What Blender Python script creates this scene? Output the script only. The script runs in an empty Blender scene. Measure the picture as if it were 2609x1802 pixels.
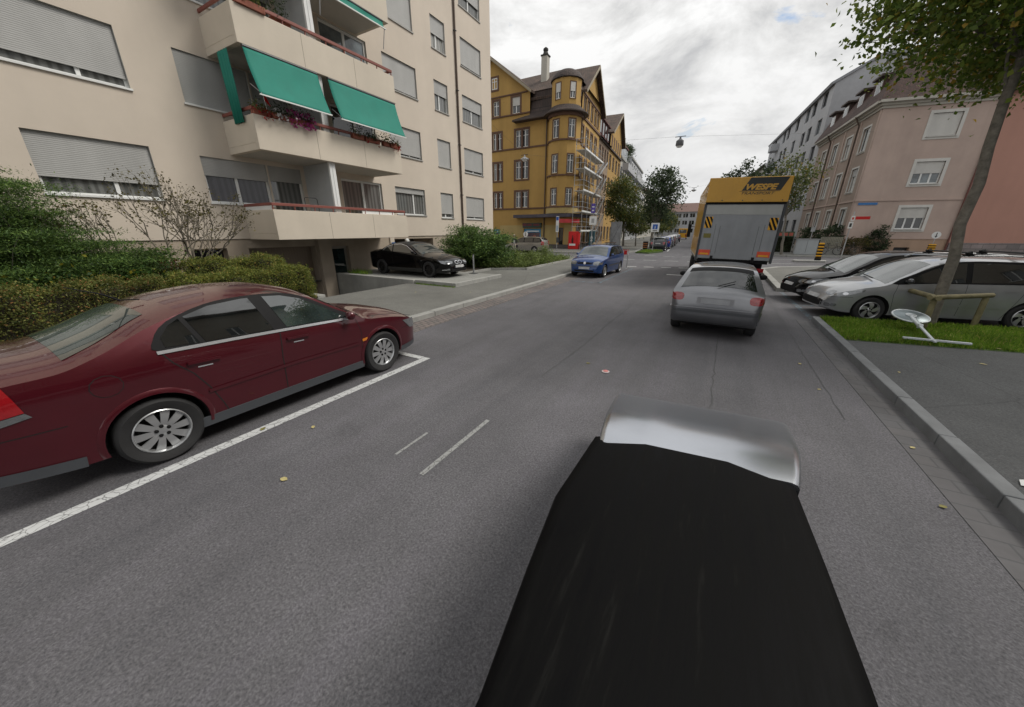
import bpy, bmesh, math, random
import numpy as np
from mathutils import Vector, Matrix
from mathutils.bvhtree import BVHTree
from mathutils.geometry import delaunay_2d_cdt

random.seed(7)
RNG = np.random.default_rng(11)
SC = bpy.context.scene
COL = SC.collection
R = math.radians

# ------------------------------------------------------------------ camera
cam_data = bpy.data.cameras.new('camera')
cam = bpy.data.objects.new('camera', cam_data)
COL.objects.link(cam)
cam_data.sensor_width = 36.0
cam_data.lens = 884.0 / 2609.0 * 36.0
cam_data.clip_start = 0.05
cam_data.clip_end = 3000.0
cam.location = (0, 0, 2.08)
cam.rotation_euler = (R(90 - 19.498), 0, R(29.543))
SC.camera = cam
SC.render.resolution_x = 1024
SC.render.resolution_y = 707

# ------------------------------------------------------------------ world: Nishita sky under a broken cloud deck
SUN_AZ, SUN_EL = R(60), R(50)          # azimuth clockwise from +Y
world = bpy.data.worlds.new('World')
SC.world = world
world.use_nodes = True
wn, wl = world.node_tree.nodes, world.node_tree.links
wn.clear()
w_out = wn.new('ShaderNodeOutputWorld')
bg_sky = wn.new('ShaderNodeBackground')
sky = wn.new('ShaderNodeTexSky')
sky.sky_type = 'NISHITA'
sky.sun_disc = False
sky.sun_elevation = SUN_EL
sky.sun_rotation = SUN_AZ
sky.air_density = 1.2
sky.dust_density = 2.0
bg_sky.inputs['Strength'].default_value = 0.085
wl.new(sky.outputs[0], bg_sky.inputs['Color'])
tc = wn.new('ShaderNodeTexCoord')
sep = wn.new('ShaderNodeSeparateXYZ')
wl.new(tc.outputs['Generated'], sep.inputs[0])
zs = wn.new('ShaderNodeMath'); zs.operation = 'MAXIMUM'; zs.inputs[1].default_value = 0.0
zc = wn.new('ShaderNodeMath'); zc.operation = 'ADD'; zc.inputs[1].default_value = 0.30
wl.new(sep.outputs['Z'], zs.inputs[0]); wl.new(zs.outputs[0], zc.inputs[0])
dx = wn.new('ShaderNodeMath'); dx.operation = 'DIVIDE'
dy = wn.new('ShaderNodeMath'); dy.operation = 'DIVIDE'
wl.new(sep.outputs['X'], dx.inputs[0]); wl.new(zc.outputs[0], dx.inputs[1])
wl.new(sep.outputs['Y'], dy.inputs[0]); wl.new(zc.outputs[0], dy.inputs[1])
cmb = wn.new('ShaderNodeCombineXYZ')
wl.new(dx.outputs[0], cmb.inputs['X']); wl.new(dy.outputs[0], cmb.inputs['Y'])
def wnoise(scale, detail, rough, loc):
    mp = wn.new('ShaderNodeMapping'); mp.inputs['Location'].default_value = loc
    n = wn.new('ShaderNodeTexNoise'); n.inputs['Scale'].default_value = scale
    n.inputs['Detail'].default_value = detail; n.inputs['Roughness'].default_value = rough
    n.inputs['Distortion'].default_value = 0.35
    wl.new(cmb.outputs[0], mp.inputs[0]); wl.new(mp.outputs[0], n.inputs['Vector'])
    return n
def wramp(src, stops):
    r = wn.new('ShaderNodeValToRGB')
    el = r.color_ramp.elements
    while len(el) < len(stops): el.new(0.5)
    for e, (p, c) in zip(el, stops):
        e.position = p; e.color = (c[0], c[1], c[2], 1)
    wl.new(src, r.inputs[0]); return r
n_shape = wnoise(2.4, 10, 0.58, (3.3, 1.7, 0))
n_light = wnoise(2.3, 11, 0.62, (8.1, 4.2, 0))
cover = wramp(n_shape.outputs[0], [(0.31, (0, 0, 0)), (0.37, (1, 1, 1))])
tone = wramp(n_light.outputs[0], [(0.36, (0.36, 0.365, 0.375)), (0.47, (0.58, 0.58, 0.575)), (0.58, (0.76, 0.76, 0.755))])
hz = wramp(sep.outputs['Z'], [(0.0, (1, 1, 1)), (0.10, (0.8,) * 3), (0.42, (0, 0, 0))])
tone2 = wn.new('ShaderNodeMixRGB'); tone2.inputs[2].default_value = (0.61, 0.61, 0.61, 1)
wl.new(hz.outputs[0], tone2.inputs[0]); wl.new(tone.outputs[0], tone2.inputs[1])
cov2 = wn.new('ShaderNodeMath'); cov2.operation = 'MAXIMUM'
wl.new(cover.outputs[0], cov2.inputs[0]); wl.new(hz.outputs[0], cov2.inputs[1])
bg_cloud = wn.new('ShaderNodeBackground')
bg_cloud.inputs['Strength'].default_value = 0.82
wl.new(tone2.outputs[0], bg_cloud.inputs['Color'])
mixw = wn.new('ShaderNodeMixShader')
wl.new(cov2.outputs[0], mixw.inputs[0])
wl.new(bg_sky.outputs[0], mixw.inputs[1]); wl.new(bg_cloud.outputs[0], mixw.inputs[2])
wl.new(mixw.outputs[0], w_out.inputs['Surface'])

# ------------------------------------------------------------------ sun behind thin cloud
sun_data = bpy.data.lights.new('sun', 'SUN')
sun_data.energy = 1.5
sun_data.angle = R(22)
sun_data.color = (1.0, 0.95, 0.87)
sun = bpy.data.objects.new('sun', sun_data)
COL.objects.link(sun)
sd = Vector((math.sin(SUN_AZ) * math.cos(SUN_EL), math.cos(SUN_AZ) * math.cos(SUN_EL), math.sin(SUN_EL)))
sun.rotation_euler = sd.to_track_quat('Z', 'Y').to_euler()

SC.view_settings.view_transform = 'Standard'
SC.view_settings.look = 'None'
SC.view_settings.gamma = 1.0
SC.view_settings.exposure = 0.70
SC.view_settings.use_curve_mapping = False

# ------------------------------------------------------------------ object helpers
WORLD_ROOTS = {}

def tag(o, label=None, cat=None, group=None, kind=None):
    if label: o['label'] = label
    if cat: o['category'] = cat
    if group: o['group'] = group
    if kind: o['kind'] = kind
    return o

def thing(name, label, cat, loc=(0, 0, 0), rotz=0.0, group=None, local=False):
    o = bpy.data.objects.new(name, None)
    o.empty_display_size = 0.3
    COL.objects.link(o)
    o.location = loc
    o.rotation_euler = (0, 0, rotz)
    if not local: WORLD_ROOTS[o.name] = Vector(loc)
    return tag(o, label, cat, group)

def rootof(o):
    while o.parent: o = o.parent
    return o

def link(name, me, parent=None, loc=None):
    o = bpy.data.objects.new(name, me)
    COL.objects.link(o)
    if parent: o.parent = parent
    if loc is not None: o.location = loc
    return o

def dup(root, loc, rotz, label, group=None, mats=None):
    """copy a thing with its parts and sub-parts; mats maps material name -> replacement"""
    def cp(o, par):
        c = o.copy(); COL.objects.link(c); c.parent = par
        if mats and c.type == 'MESH':
            for s in c.material_slots:
                if s.material and s.material.name in mats:
                    nm = mats[s.material.name]
                    s.link = 'OBJECT'; s.material = nm
        for ch in list(o.children): cp(ch, c)
        return c
    r = cp(root, None)
    r.location = loc; r.rotation_euler = (0, 0, rotz); r['label'] = label
    if group: r['group'] = group
    return r

class Fr:
    """a vertical plane: a runs along u, d out along the normal, z up"""
    def __init__(s, o, u):
        l = math.hypot(*u); s.o = (o[0], o[1]); s.u = (u[0] / l, u[1] / l); s.n = (s.u[1], -s.u[0])
    def __call__(s, a, d, z):
        return (s.o[0] + s.u[0] * a + s.n[0] * d, s.o[1] + s.u[1] * a + s.n[1] * d, z)

BOXF = [(0, 3, 2, 1), (4, 5, 6, 7), (0, 1, 5, 4), (1, 2, 6, 5), (2, 3, 7, 6), (3, 0, 4, 7)]

class MB:
    def __init__(s): s.v = []; s.f = []; s.m = []; s.cur = 0
    def add(s, v, f, m=None):
        b = len(s.v); s.v += [tuple(p) for p in v]
        s.f += [tuple(i + b for i in q) for q in f]
        s.m += [s.cur if m is None else m] * len(f); return s
    def box(s, x0, x1, y0, y1, z0, z1):
        return s.add([(x0, y0, z0), (x1, y0, z0), (x1, y1, z0), (x0, y1, z0), (x0, y0, z1), (x1, y0, z1), (x1, y1, z1), (x0, y1, z1)], BOXF)
    def fbox(s, F, a0, a1, d0, d1, z0, z1):
        if a0 > a1: a0, a1 = a1, a0
        if d0 > d1: d0, d1 = d1, d0
        q = [F(a0, d0, z0), F(a0, d1, z0), F(a1, d1, z0), F(a1, d0, z0), F(a0, d0, z1), F(a0, d1, z1), F(a1, d1, z1), F(a1, d0, z1)]
        return s.add(q, [tuple(reversed(k)) for k in BOXF] if (s_cross(F) > 0) else BOXF)
    def poly(s, pts): return s.add(pts, [tuple(range(len(pts)))])
    def prism(s, pts, z0, z1):
        n = len(pts)
        ar = sum(pts[i][0] * pts[(i + 1) % n][1] - pts[(i + 1) % n][0] * pts[i][1] for i in range(n))
        if ar < 0: pts = pts[::-1]
        v = [(p[0], p[1], z0) for p in pts] + [(p[0], p[1], z1) for p in pts]
        f = [tuple(range(n - 1, -1, -1)), tuple(range(n, 2 * n))] + [(i, (i + 1) % n, n + (i + 1) % n, n + i) for i in range(n)]
        return s.add(v, f)
    def fprism(s, F, pts, d0, d1):
        """pts (a,z) outline extruded from d0 to d1"""
        n = len(pts)
        v = [F(p[0], d0, p[1]) for p in pts] + [F(p[0], d1, p[1]) for p in pts]
        ar = sum(pts[i][0] * pts[(i + 1) % n][1] - pts[(i + 1) % n][0] * pts[i][1] for i in range(n))
        f = [tuple(range(n - 1, -1, -1)), tuple(range(n, 2 * n))] + [(i, (i + 1) % n, n + (i + 1) % n, n + i) for i in range(n)]
        if (ar < 0) != (d1 < d0): f = [tuple(reversed(k)) for k in f]
        return s.add(v, f)
    def bar(s, p, q, w, h=None):
        p, q = Vector(p), Vector(q); h = w if h is None else h
        d = (q - p).normalized(); up = Vector((0, 0, 1)) if abs(d.z) < 0.95 else Vector((0, 1, 0))
        x = d.cross(up).normalized() * (w / 2); y = x.cross(d).normalized() * (h / 2)
        v = [p - x - y, p + x - y, p + x + y, p - x + y, q - x - y, q + x - y, q + x + y, q - x + y]
        return s.add(v, BOXF)
    def tube(s, pts, r, n=8, caps=True):
        pts = [Vector(p) for p in pts]; k = len(pts)
        rs = r if isinstance(r, (list, tuple)) else [r] * k
        prev = None; v = []
        for i, p in enumerate(pts):
            d = (pts[min(i + 1, k - 1)] - pts[max(i - 1, 0)]).normalized()
            ref = prev if prev is not None else (Vector((1, 0, 0)) if abs(d.x) < 0.8 else Vector((0, 1, 0)))
            a = (ref - d * ref.dot(d)).normalized(); prev = a; b = d.cross(a)
            for j in range(n):
                t = 2 * math.pi * j / n
                v.append(p + (a * math.cos(t) + b * math.sin(t)) * rs[i])
        f = [(i * n + j, i * n + (j + 1) % n, (i + 1) * n + (j + 1) % n, (i + 1) * n + j) for i in range(k - 1) for j in range(n)]
        if caps: f += [tuple(range(n - 1, -1, -1)), tuple(range((k - 1) * n, k * n))]
        return s.add(v, f)
    def lathe(s, prof, c=(0, 0, 0), n=20, axis='z', closed=False):
        v = []
        for r, h in prof:
            for j in range(n):
                t = 2 * math.pi * j / n; x, y = r * math.cos(t), r * math.sin(t)
                p = (x, y, h) if axis == 'z' else ((h, x, y) if axis == 'x' else (y, h, x))
                v.append((p[0] + c[0], p[1] + c[1], p[2] + c[2]))
        k = len(prof)
        f = [(i * n + j, i * n + (j + 1) % n, (i + 1) * n + (j + 1) % n, (i + 1) * n + j) for i in range(k - 1) for j in range(n)]
        if closed: f += [((k - 1) * n + j, (k - 1) * n + (j + 1) % n, (j + 1) % n, j) for j in range(n)]
        else: f += [tuple(range(n - 1, -1, -1)), tuple(range((k - 1) * n, k * n))]
        return s.add(v, f)
    def mesh(s, name, mats, smooth=None):
        me = bpy.data.meshes.new(name)
        me.from_pydata(s.v, [], s.f)
        for m in (mats if isinstance(mats, (list, tuple)) else [mats]): me.materials.append(m)
        if any(s.m): me.polygons.foreach_set('material_index', s.m)
        if smooth is not None:
            me.polygons.foreach_set('use_smooth', [True] * len(me.polygons))
            me.set_sharp_from_angle(angle=R(smooth))
        me.update(); return me
    def build(s, name, mats, parent=None, smooth=None, bevel=None, label=None):
        loc = None
        if parent is not None:
            rt = rootof(parent)
            if rt.name in WORLD_ROOTS:
                o = WORLD_ROOTS[rt.name]
                s.v = [(p[0] - o[0], p[1] - o[1], p[2] - o[2]) for p in s.v]
        else:
            xs = [p[0] for p in s.v]; ys = [p[1] for p in s.v]; zs = [p[2] for p in s.v]
            loc = ((min(xs) + max(xs)) / 2, (min(ys) + max(ys)) / 2, min(zs))
            s.v = [(p[0] - loc[0], p[1] - loc[1], p[2] - loc[2]) for p in s.v]
        ob = link(name, s.mesh(name, mats, smooth), parent, loc)
        if parent is None: WORLD_ROOTS[ob.name] = Vector(loc)
        if bevel:
            b = ob.modifiers.new('bevel', 'BEVEL'); b.width = bevel; b.segments = 2; b.limit_method = 'ANGLE'; b.angle_limit = R(40)
            b.harden_normals = False
        if label: ob['label'] = label
        return ob

def s_cross(F):   # orientation of (a, d, z): u x n points down for this frame convention
    return 1 if (F.u[0] * F.n[1] - F.u[1] * F.n[0]) > 0 else -1

def text_geo(txt, size, depth=0.004, shear=0.0, bold=0.0):
    """flat text as vertices/faces in (x, y, depth) with origin at the left of the base line; returns v, f, width"""
    cu = bpy.data.curves.new('lettering', 'FONT')
    cu.body = txt; cu.size = size; cu.extrude = depth / 2; cu.shear = shear; cu.offset = bold; cu.resolution_u = 3
    o = bpy.data.objects.new('lettering', cu); COL.objects.link(o)
    dg = bpy.context.evaluated_depsgraph_get(); ev = o.evaluated_get(dg)
    me = ev.to_mesh()
    v = [tuple(p.co) for p in me.vertices]; f = [tuple(p.vertices) for p in me.polygons]
    ev.to_mesh_clear(); bpy.data.objects.remove(o); bpy.data.curves.remove(cu)
    return v, f, (max(p[0] for p in v) if v else 0)

def put_text(mb, F, txt, size, a, z, d, width=None, depth=0.006, shear=0.0, bold=0.0, m=None):
    v, f, w = text_geo(txt, size, depth, shear, bold)
    k = 1.0 if not width else width / w
    mb.add([F(a + p[0] * k, d + p[2], z + p[1]) for p in v], f, m)

# ------------------------------------------------------------------ materials
MATS = {}
def _nt(name):
    m = bpy.data.materials.new(name); m.use_nodes = True
    t = m.node_tree; b = t.nodes['Principled BSDF']
    return m, t, b
def _noise(t, scale, detail=4, rough=0.6, coord='Object', stretch=None):
    c = t.nodes.new('ShaderNodeTexCoord'); n = t.nodes.new('ShaderNodeTexNoise')
    n.inputs['Scale'].default_value = scale; n.inputs['Detail'].default_value = detail; n.inputs['Roughness'].default_value = rough
    if stretch:
        mp = t.nodes.new('ShaderNodeMapping'); mp.inputs['Scale'].default_value = stretch
        t.links.new(c.outputs[coord], mp.inputs[0]); t.links.new(mp.outputs[0], n.inputs['Vector'])
    else: t.links.new(c.outputs[coord], n.inputs['Vector'])
    return n
def _ramp(t, src, stops):
    r = t.nodes.new('ShaderNodeValToRGB'); el = r.color_ramp.elements
    while len(el) < len(stops): el.new(0.5)
    for e, (p, c) in zip(el, stops):
        e.position = p; e.color = (*c[:3], 1)
    t.links.new(src, r.inputs[0]); return r
def _mix(t, fac, a, b, mode='MIX'):
    x = t.nodes.new('ShaderNodeMixRGB'); x.blend_type = mode
    for i, s in ((0, fac), (1, a), (2, b)):
        if isinstance(s, (int, float)): x.inputs[i].default_value = s
        elif isinstance(s, tuple): x.inputs[i].default_value = (*s[:3], 1)
        else: t.links.new(s, x.inputs[i])
    return x
def _bump(t, b, h, strength, dist=0.02):
    n = t.nodes.new('ShaderNodeBump'); n.inputs['Strength'].default_value = strength; n.inputs['Distance'].default_value = dist
    t.links.new(h, n.inputs['Height']); t.links.new(n.outputs[0], b.inputs['Normal']); return n

def mat(name, col, rough=0.6, metal=0.0, var=0.12, vs=3.0, bump=0.0, bs=60.0, coat=0.0, spec=0.5, streak=0.0):
    """plain procedural surface: colour varied by noise, optional vertical streaks and fine bump"""
    if name in MATS: return MATS[name]
    m, t, b = _nt(name)
    b.inputs['Roughness'].default_value = rough; b.inputs['Metallic'].default_value = metal
    b.inputs['Coat Weight'].default_value = coat; b.inputs['Coat Roughness'].default_value = 0.04
    b.inputs['Specular IOR Level'].default_value = spec
    n = _noise(t, vs, 6, 0.65)
    lo = tuple(c * (1 - var) for c in col); hi = tuple(min(1, c * (1 + var)) for c in col)
    r = _ramp(t, n.outputs[0], [(0.3, lo), (0.7, hi)])
    src = r.outputs[0]
    if streak:
        n2 = _noise(t, 0.9, 4, 0.6, stretch=(1, 1, 0.10))
        r2 = _ramp(t, n2.outputs[0], [(0.35, (1 - streak,) * 3), (0.6, (1, 1, 1))])
        src = _mix(t, 1.0, src, r2.outputs[0], 'MULTIPLY').outputs[0]
    t.links.new(src, b.inputs['Base Color'])
    if bump:
        nb = _noise(t, bs, 4, 0.7); _bump(t, b, nb.outputs[0], bump)
    MATS[name] = m; return m

def mat_leaf(name, cols, rough=0.55, clump=0.9, lo=0.6, hi=1.25):
    """foliage: every leaf gets its own tone from three colours, with lighter and darker patches"""
    m, t, b = _nt(name)
    g = t.nodes.new('ShaderNodeNewGeometry')
    r = _ramp(t, g.outputs['Random Per Island'], [(0.0, cols[0]), (0.5, cols[1]), (0.9, cols[2])] + ([(0.97, cols[3])] if len(cols) > 3 else []))
    n = _noise(t, clump, 3, 0.5)
    k = _ramp(t, n.outputs[0], [(0.35, (lo,) * 3), (0.65, (hi, hi, hi * 0.96))])
    t.links.new(_mix(t, 1.0, r.outputs[0], k.outputs[0], 'MULTIPLY').outputs[0], b.inputs['Base Color'])
    b.inputs['Roughness'].default_value = rough
    b.inputs['Specular IOR Level'].default_value = 0.3
    tr = t.nodes.new('ShaderNodeBsdfTranslucent')
    t.links.new(r.outputs[0], tr.inputs['Color'])
    ms = t.nodes.new('ShaderNodeMixShader'); ms.inputs[0].default_value = 0.36
    t.links.new(b.outputs[0], ms.inputs[1]); t.links.new(tr.outputs[0], ms.inputs[2])
    t.links.new(ms.outputs[0], t.nodes['Material Output'].inputs['Surface'])
    return m

def mat_paint(name, col, metal=0.35, rough=0.32, ior=1.5):
    """car paint: flake base under clear coat, faint dust"""
    if name in MATS: return MATS[name]
    m, t, b = _nt(name)
    n = _noise(t, 2.2, 5, 0.6)
    r = _ramp(t, n.outputs[0], [(0.35, tuple(c * 0.93 for c in col)), (0.7, tuple(min(1, c * 1.07) for c in col))])
    sz = t.nodes.new('ShaderNodeSeparateXYZ'); c = t.nodes.new('ShaderNodeTexCoord')
    t.links.new(r.outputs[0], b.inputs['Base Color'])
    b.inputs['Metallic'].default_value = metal; b.inputs['Roughness'].default_value = rough; b.inputs['Specular IOR Level'].default_value = 0.0 if metal < 0.05 else 0.3
    b.inputs['Coat Weight'].default_value = 1.0; b.inputs['Coat Roughness'].default_value = 0.03; b.inputs['Coat IOR'].default_value = ior
    MATS[name] = m; return m

def mat_glass(name, col=(0.012, 0.014, 0.015), rough=0.02, curtain=None, spec=0.5, ior=1.75):
    """window glass seen from outside: dark room or curtain folds behind a clear reflecting pane"""
    m, t, b = _nt(name)
    if curtain:
        c = t.nodes.new('ShaderNodeTexCoord'); w = t.nodes.new('ShaderNodeTexWave')
        w.bands_direction = 'DIAGONAL'; mp = t.nodes.new('ShaderNodeMapping'); mp.inputs['Scale'].default_value = (1, 1, 0.02)
        w.inputs['Scale'].default_value = 3.2; w.inputs['Distortion'].default_value = 3.0; w.inputs['Detail'].default_value = 2
        t.links.new(c.outputs['Object'], mp.inputs[0]); t.links.new(mp.outputs[0], w.inputs['Vector'])
        r = _ramp(t, w.outputs[0], [(0.2, tuple(x * 0.55 for x in curtain)), (0.8, curtain)])
        t.links.new(r.outputs[0], b.inputs['Base Color'])
    else:
        n = _noise(t, 1.2, 4, 0.6)
        r = _ramp(t, n.outputs[0], [(0.35, tuple(x * 0.5 for x in col)), (0.7, tuple(x * 1.8 for x in col))])
        t.links.new(r.outputs[0], b.inputs['Base Color'])
    b.inputs['Roughness'].default_value = 0.5 if curtain else 0.3
    b.inputs['Specular IOR Level'].default_value = 0.0
    b.inputs['Coat Weight'].default_value = 1.0; b.inputs['Coat Roughness'].default_value = rough; b.inputs['Coat IOR'].default_value = ior
    nb = _noise(t, 1.3, 2, 0.5); _bump(t, b, nb.outputs[0], 0.03, 0.05)
    t.links.new(b.inputs['Normal'].links[0].from_socket, b.inputs['Coat Normal'])
    MATS[name] = m; return m

def mat_slats(name, col, pitch, axis='Z', rough=0.5, depth=0.5, gap=0.75):
    """roller shutter or louvre: horizontal ribs"""
    m, t, b = _nt(name)
    c = t.nodes.new('ShaderNodeTexCoord'); s = t.nodes.new('ShaderNodeSeparateXYZ'); t.links.new(c.outputs['Object'], s.inputs[0])
    a = t.nodes.new('ShaderNodeMath'); a.operation = 'DIVIDE'; a.inputs[1].default_value = pitch; t.links.new(s.outputs[axis], a.inputs[0])
    f = t.nodes.new('ShaderNodeMath'); f.operation = 'FRACT'; t.links.new(a.outputs[0], f.inputs[0])
    r = _ramp(t, f.outputs[0], [(0.0, tuple(x * gap for x in col)), (0.16, col), (1.0, col)])
    n = _noise(t, 1.5, 5, 0.6, stretch=(1, 1, 0.4))
    k = _ramp(t, n.outputs[0], [(0.3, (0.88, 0.88, 0.88)), (0.7, (1.04, 1.04, 1.04))])
    t.links.new(_mix(t, 1.0, r.outputs[0], k.outputs[0], 'MULTIPLY').outputs[0], b.inputs['Base Color'])
    b.inputs['Roughness'].default_value = rough
    h = _ramp(t, f.outputs[0], [(0.0, (0, 0, 0)), (0.2, (0.85,) * 3), (0.5, (1, 1, 1)), (1.0, (0.7,) * 3)])
    _bump(t, b, h.outputs[0], depth, 0.012)
    MATS[name] = m; return m

def mat_bricks(name, c1, c2, mortar, scale, bw, rh, msize=0.02, rough=0.8, bump=0.5, coords='Object', rot=(0, 0, 0), var=0.25):
    m, t, b = _nt(name)
    c = t.nodes.new('ShaderNodeTexCoord'); mp = t.nodes.new('ShaderNodeMapping'); mp.inputs['Rotation'].default_value = rot
    t.links.new(c.outputs[coords], mp.inputs[0])
    br = t.nodes.new('ShaderNodeTexBrick')
    br.inputs['Color1'].default_value = (*c1, 1); br.inputs['Color2'].default_value = (*c2, 1); br.inputs['Mortar'].default_value = (*mortar, 1)
    br.inputs['Scale'].default_value = scale; br.inputs['Mortar Size'].default_value = msize; br.inputs['Brick Width'].default_value = bw; br.inputs['Row Height'].default_value = rh
    t.links.new(mp.outputs[0], br.inputs['Vector'])
    n = _noise(t, 0.8, 6, 0.7)
    k = _ramp(t, n.outputs[0], [(0.3, (1 - var,) * 3), (0.7, (1 + var,) * 3)])
    t.links.new(_mix(t, 1.0, br.outputs[0], k.outputs[0], 'MULTIPLY').outputs[0], b.inputs['Base Color'])
    b.inputs['Roughness'].default_value = rough
    inv = t.nodes.new('ShaderNodeMath'); inv.operation = 'SUBTRACT'; inv.inputs[0].default_value = 1.0; t.links.new(br.outputs['Fac'], inv.inputs[1])
    _bump(t, b, inv.outputs[0], bump, 0.015)
    MATS[name] = m; return m

def mat_asphalt(name, col, speck=0.5, crack=True, patch=0.18, sc=1.0, streaks=False):
    m, t, b = _nt(name)
    big = _noise(t, 0.16 * sc, 5, 0.6); mid = _noise(t, 1.1 * sc, 6, 0.65); fine = _noise(t, 62, 6, 0.85)
    vor = t.nodes.new('ShaderNodeTexVoronoi'); vor.inputs['Scale'].default_value = 60
    c = t.nodes.new('ShaderNodeTexCoord'); t.links.new(c.outputs['Object'], vor.inputs['Vector'])
    r1 = _ramp(t, big.outputs[0], [(0.3, tuple(x * (1 - patch) for x in col)), (0.7, tuple(x * (1 + patch) for x in col))])
    r2 = _ramp(t, mid.outputs[0], [(0.3, (0.88,) * 3), (0.7, (1.1,) * 3)])
    x = _mix(t, 1.0, r1.outputs[0], r2.outputs[0], 'MULTIPLY')
    r3 = _ramp(t, fine.outputs[0], [(0.34, (1 - speck,) * 3), (0.5, (1, 1, 1)), (0.64, (1 + speck, 1 + speck * 0.98, 1 + speck * 0.9))])
    x = _mix(t, 1.0, x.outputs[0], r3.outputs[0], 'MULTIPLY')
    r4 = _ramp(t, vor.outputs['Color'], [(0.0, (0.85,) * 3), (1.0, (1.15,) * 3)])
    x = _mix(t, 1.0, x.outputs[0], r4.outputs[0], 'MULTIPLY')
    if streaks:
        ns = _noise(t, 1.0, 5, 0.65, stretch=(2.6, 0.16, 1)); r6 = _ramp(t, ns.outputs[0], [(0.3, (0.86, 0.87, 0.88)), (0.5, (1, 1, 1)), (0.72, (1.10, 1.085, 1.12))])
        x = _mix(t, 1.0, x.outputs[0], r6.outputs[0], 'MULTIPLY')
        no = _noise(t, 0.55, 5, 0.75); r7 = _ramp(t, no.outputs[0], [(0.22, (0.72,) * 3), (0.36, (1, 1, 1))]); x = _mix(t, 1.0, x.outputs[0], r7.outputs[0], 'MULTIPLY')
    if crack:
        wv = _noise(t, 0.6, 4, 0.6)
        ad = _mix(t, 0.25, c.outputs['Object'], wv.outputs['Color'], 'ADD')
        v2 = t.nodes.new('ShaderNodeTexVoronoi'); v2.feature = 'DISTANCE_TO_EDGE'; v2.inputs['Scale'].default_value = 0.22
        t.links.new(ad.outputs[0], v2.inputs['Vector'])
        r5 = _ramp(t, v2.outputs['Distance'], [(0.0, (0.76,) * 3), (0.0018, (1, 1, 1))])
        x = _mix(t, 1.0, x.outputs[0], r5.outputs[0], 'MULTIPLY')
    t.links.new(x.outputs[0], b.inputs['Base Color'])
    b.inputs['Roughness'].default_value = 0.82; b.inputs['Specular IOR Level'].default_value = 0.35
    _bump(t, b, fine.outputs[0], 0.12, 0.006)
    MATS[name] = m; return m

def mat_worn(name, col, under, wear=0.5, sc=7.0):
    """road paint worn through to the asphalt along cracks and scuffs"""
    m, t, b = _nt(name)
    n = _noise(t, sc, 8, 0.75); r = _ramp(t, n.outputs[0], [(wear - 0.1, under), (wear - 0.02, col), (0.8, tuple(min(1, x * 1.1) for x in col))])
    c = t.nodes.new('ShaderNodeTexCoord'); v = t.nodes.new('ShaderNodeTexVoronoi'); v.feature = 'DISTANCE_TO_EDGE'; v.inputs['Scale'].default_value = 13
    n3 = _noise(t, 5, 3, 0.6); ad = _mix(t, 0.12, c.outputs['Object'], n3.outputs['Color'], 'ADD'); t.links.new(ad.outputs[0], v.inputs['Vector'])
    k = _ramp(t, v.outputs['Distance'], [(0.0, (0.28,) * 3), (0.055, (1, 1, 1))])
    t.links.new(_mix(t, 1.0, r.outputs[0], k.outputs[0], 'MULTIPLY').outputs[0], b.inputs['Base Color'])
    b.inputs['Roughness'].default_value = 0.75
    MATS[name] = m; return m

M_WHITE = mat('white_plastic', (0.74, 0.75, 0.74), 0.35, var=0.05)
M_FRAME = mat('window_frame_white', (0.70, 0.71, 0.70), 0.4, var=0.06)
M_BLACK = mat('black_rubber', (0.009, 0.009, 0.010), 0.65, var=0.2, spec=0.2)
M_DARKM = mat('dark_metal', (0.05, 0.052, 0.055), 0.45, 0.4)
M_GALV = mat('galvanised_steel', (0.42, 0.43, 0.44), 0.42, 0.7, var=0.15)
M_CHROME = mat('chrome', (0.72, 0.73, 0.76), 0.25, 0.65, var=0.03)
M_GLASS = mat_glass('dark_window_glass')
M_CURT = mat_glass('curtained_glass', curtain=(0.16, 0.165, 0.16))
M_CURTB = mat_glass('pale_curtained_glass', curtain=(0.34, 0.34, 0.32))
M_LACE = mat_glass('patterned_curtain_glass', curtain=(0.055, 0.052, 0.062), ior=1.5)
M_SKYG = mat_glass('painted_sky_glass', col=(0.10, 0.12, 0.13))  # reflected sky put into the pane's lighter base colour
M_SHUT = mat_slats('grey_roller_shutter', (0.40, 0.40, 0.39), 0.045)
M_SHUTW = mat_slats('pale_roller_blind', (0.56, 0.55, 0.52), 0.05)
M_YEL = mat('signal_yellow', (0.75, 0.38, 0.015), 0.45, var=0.08)
M_RED = mat('signal_red', (0.52, 0.012, 0.012), 0.4, var=0.08)
M_BLUE = mat('signal_blue', (0.02, 0.10, 0.42), 0.4, var=0.05)
M_CONC = mat('concrete', (0.33, 0.33, 0.31), 0.85, var=0.16, vs=1.5, bump=0.15, bs=40, streak=0.2)

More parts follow.
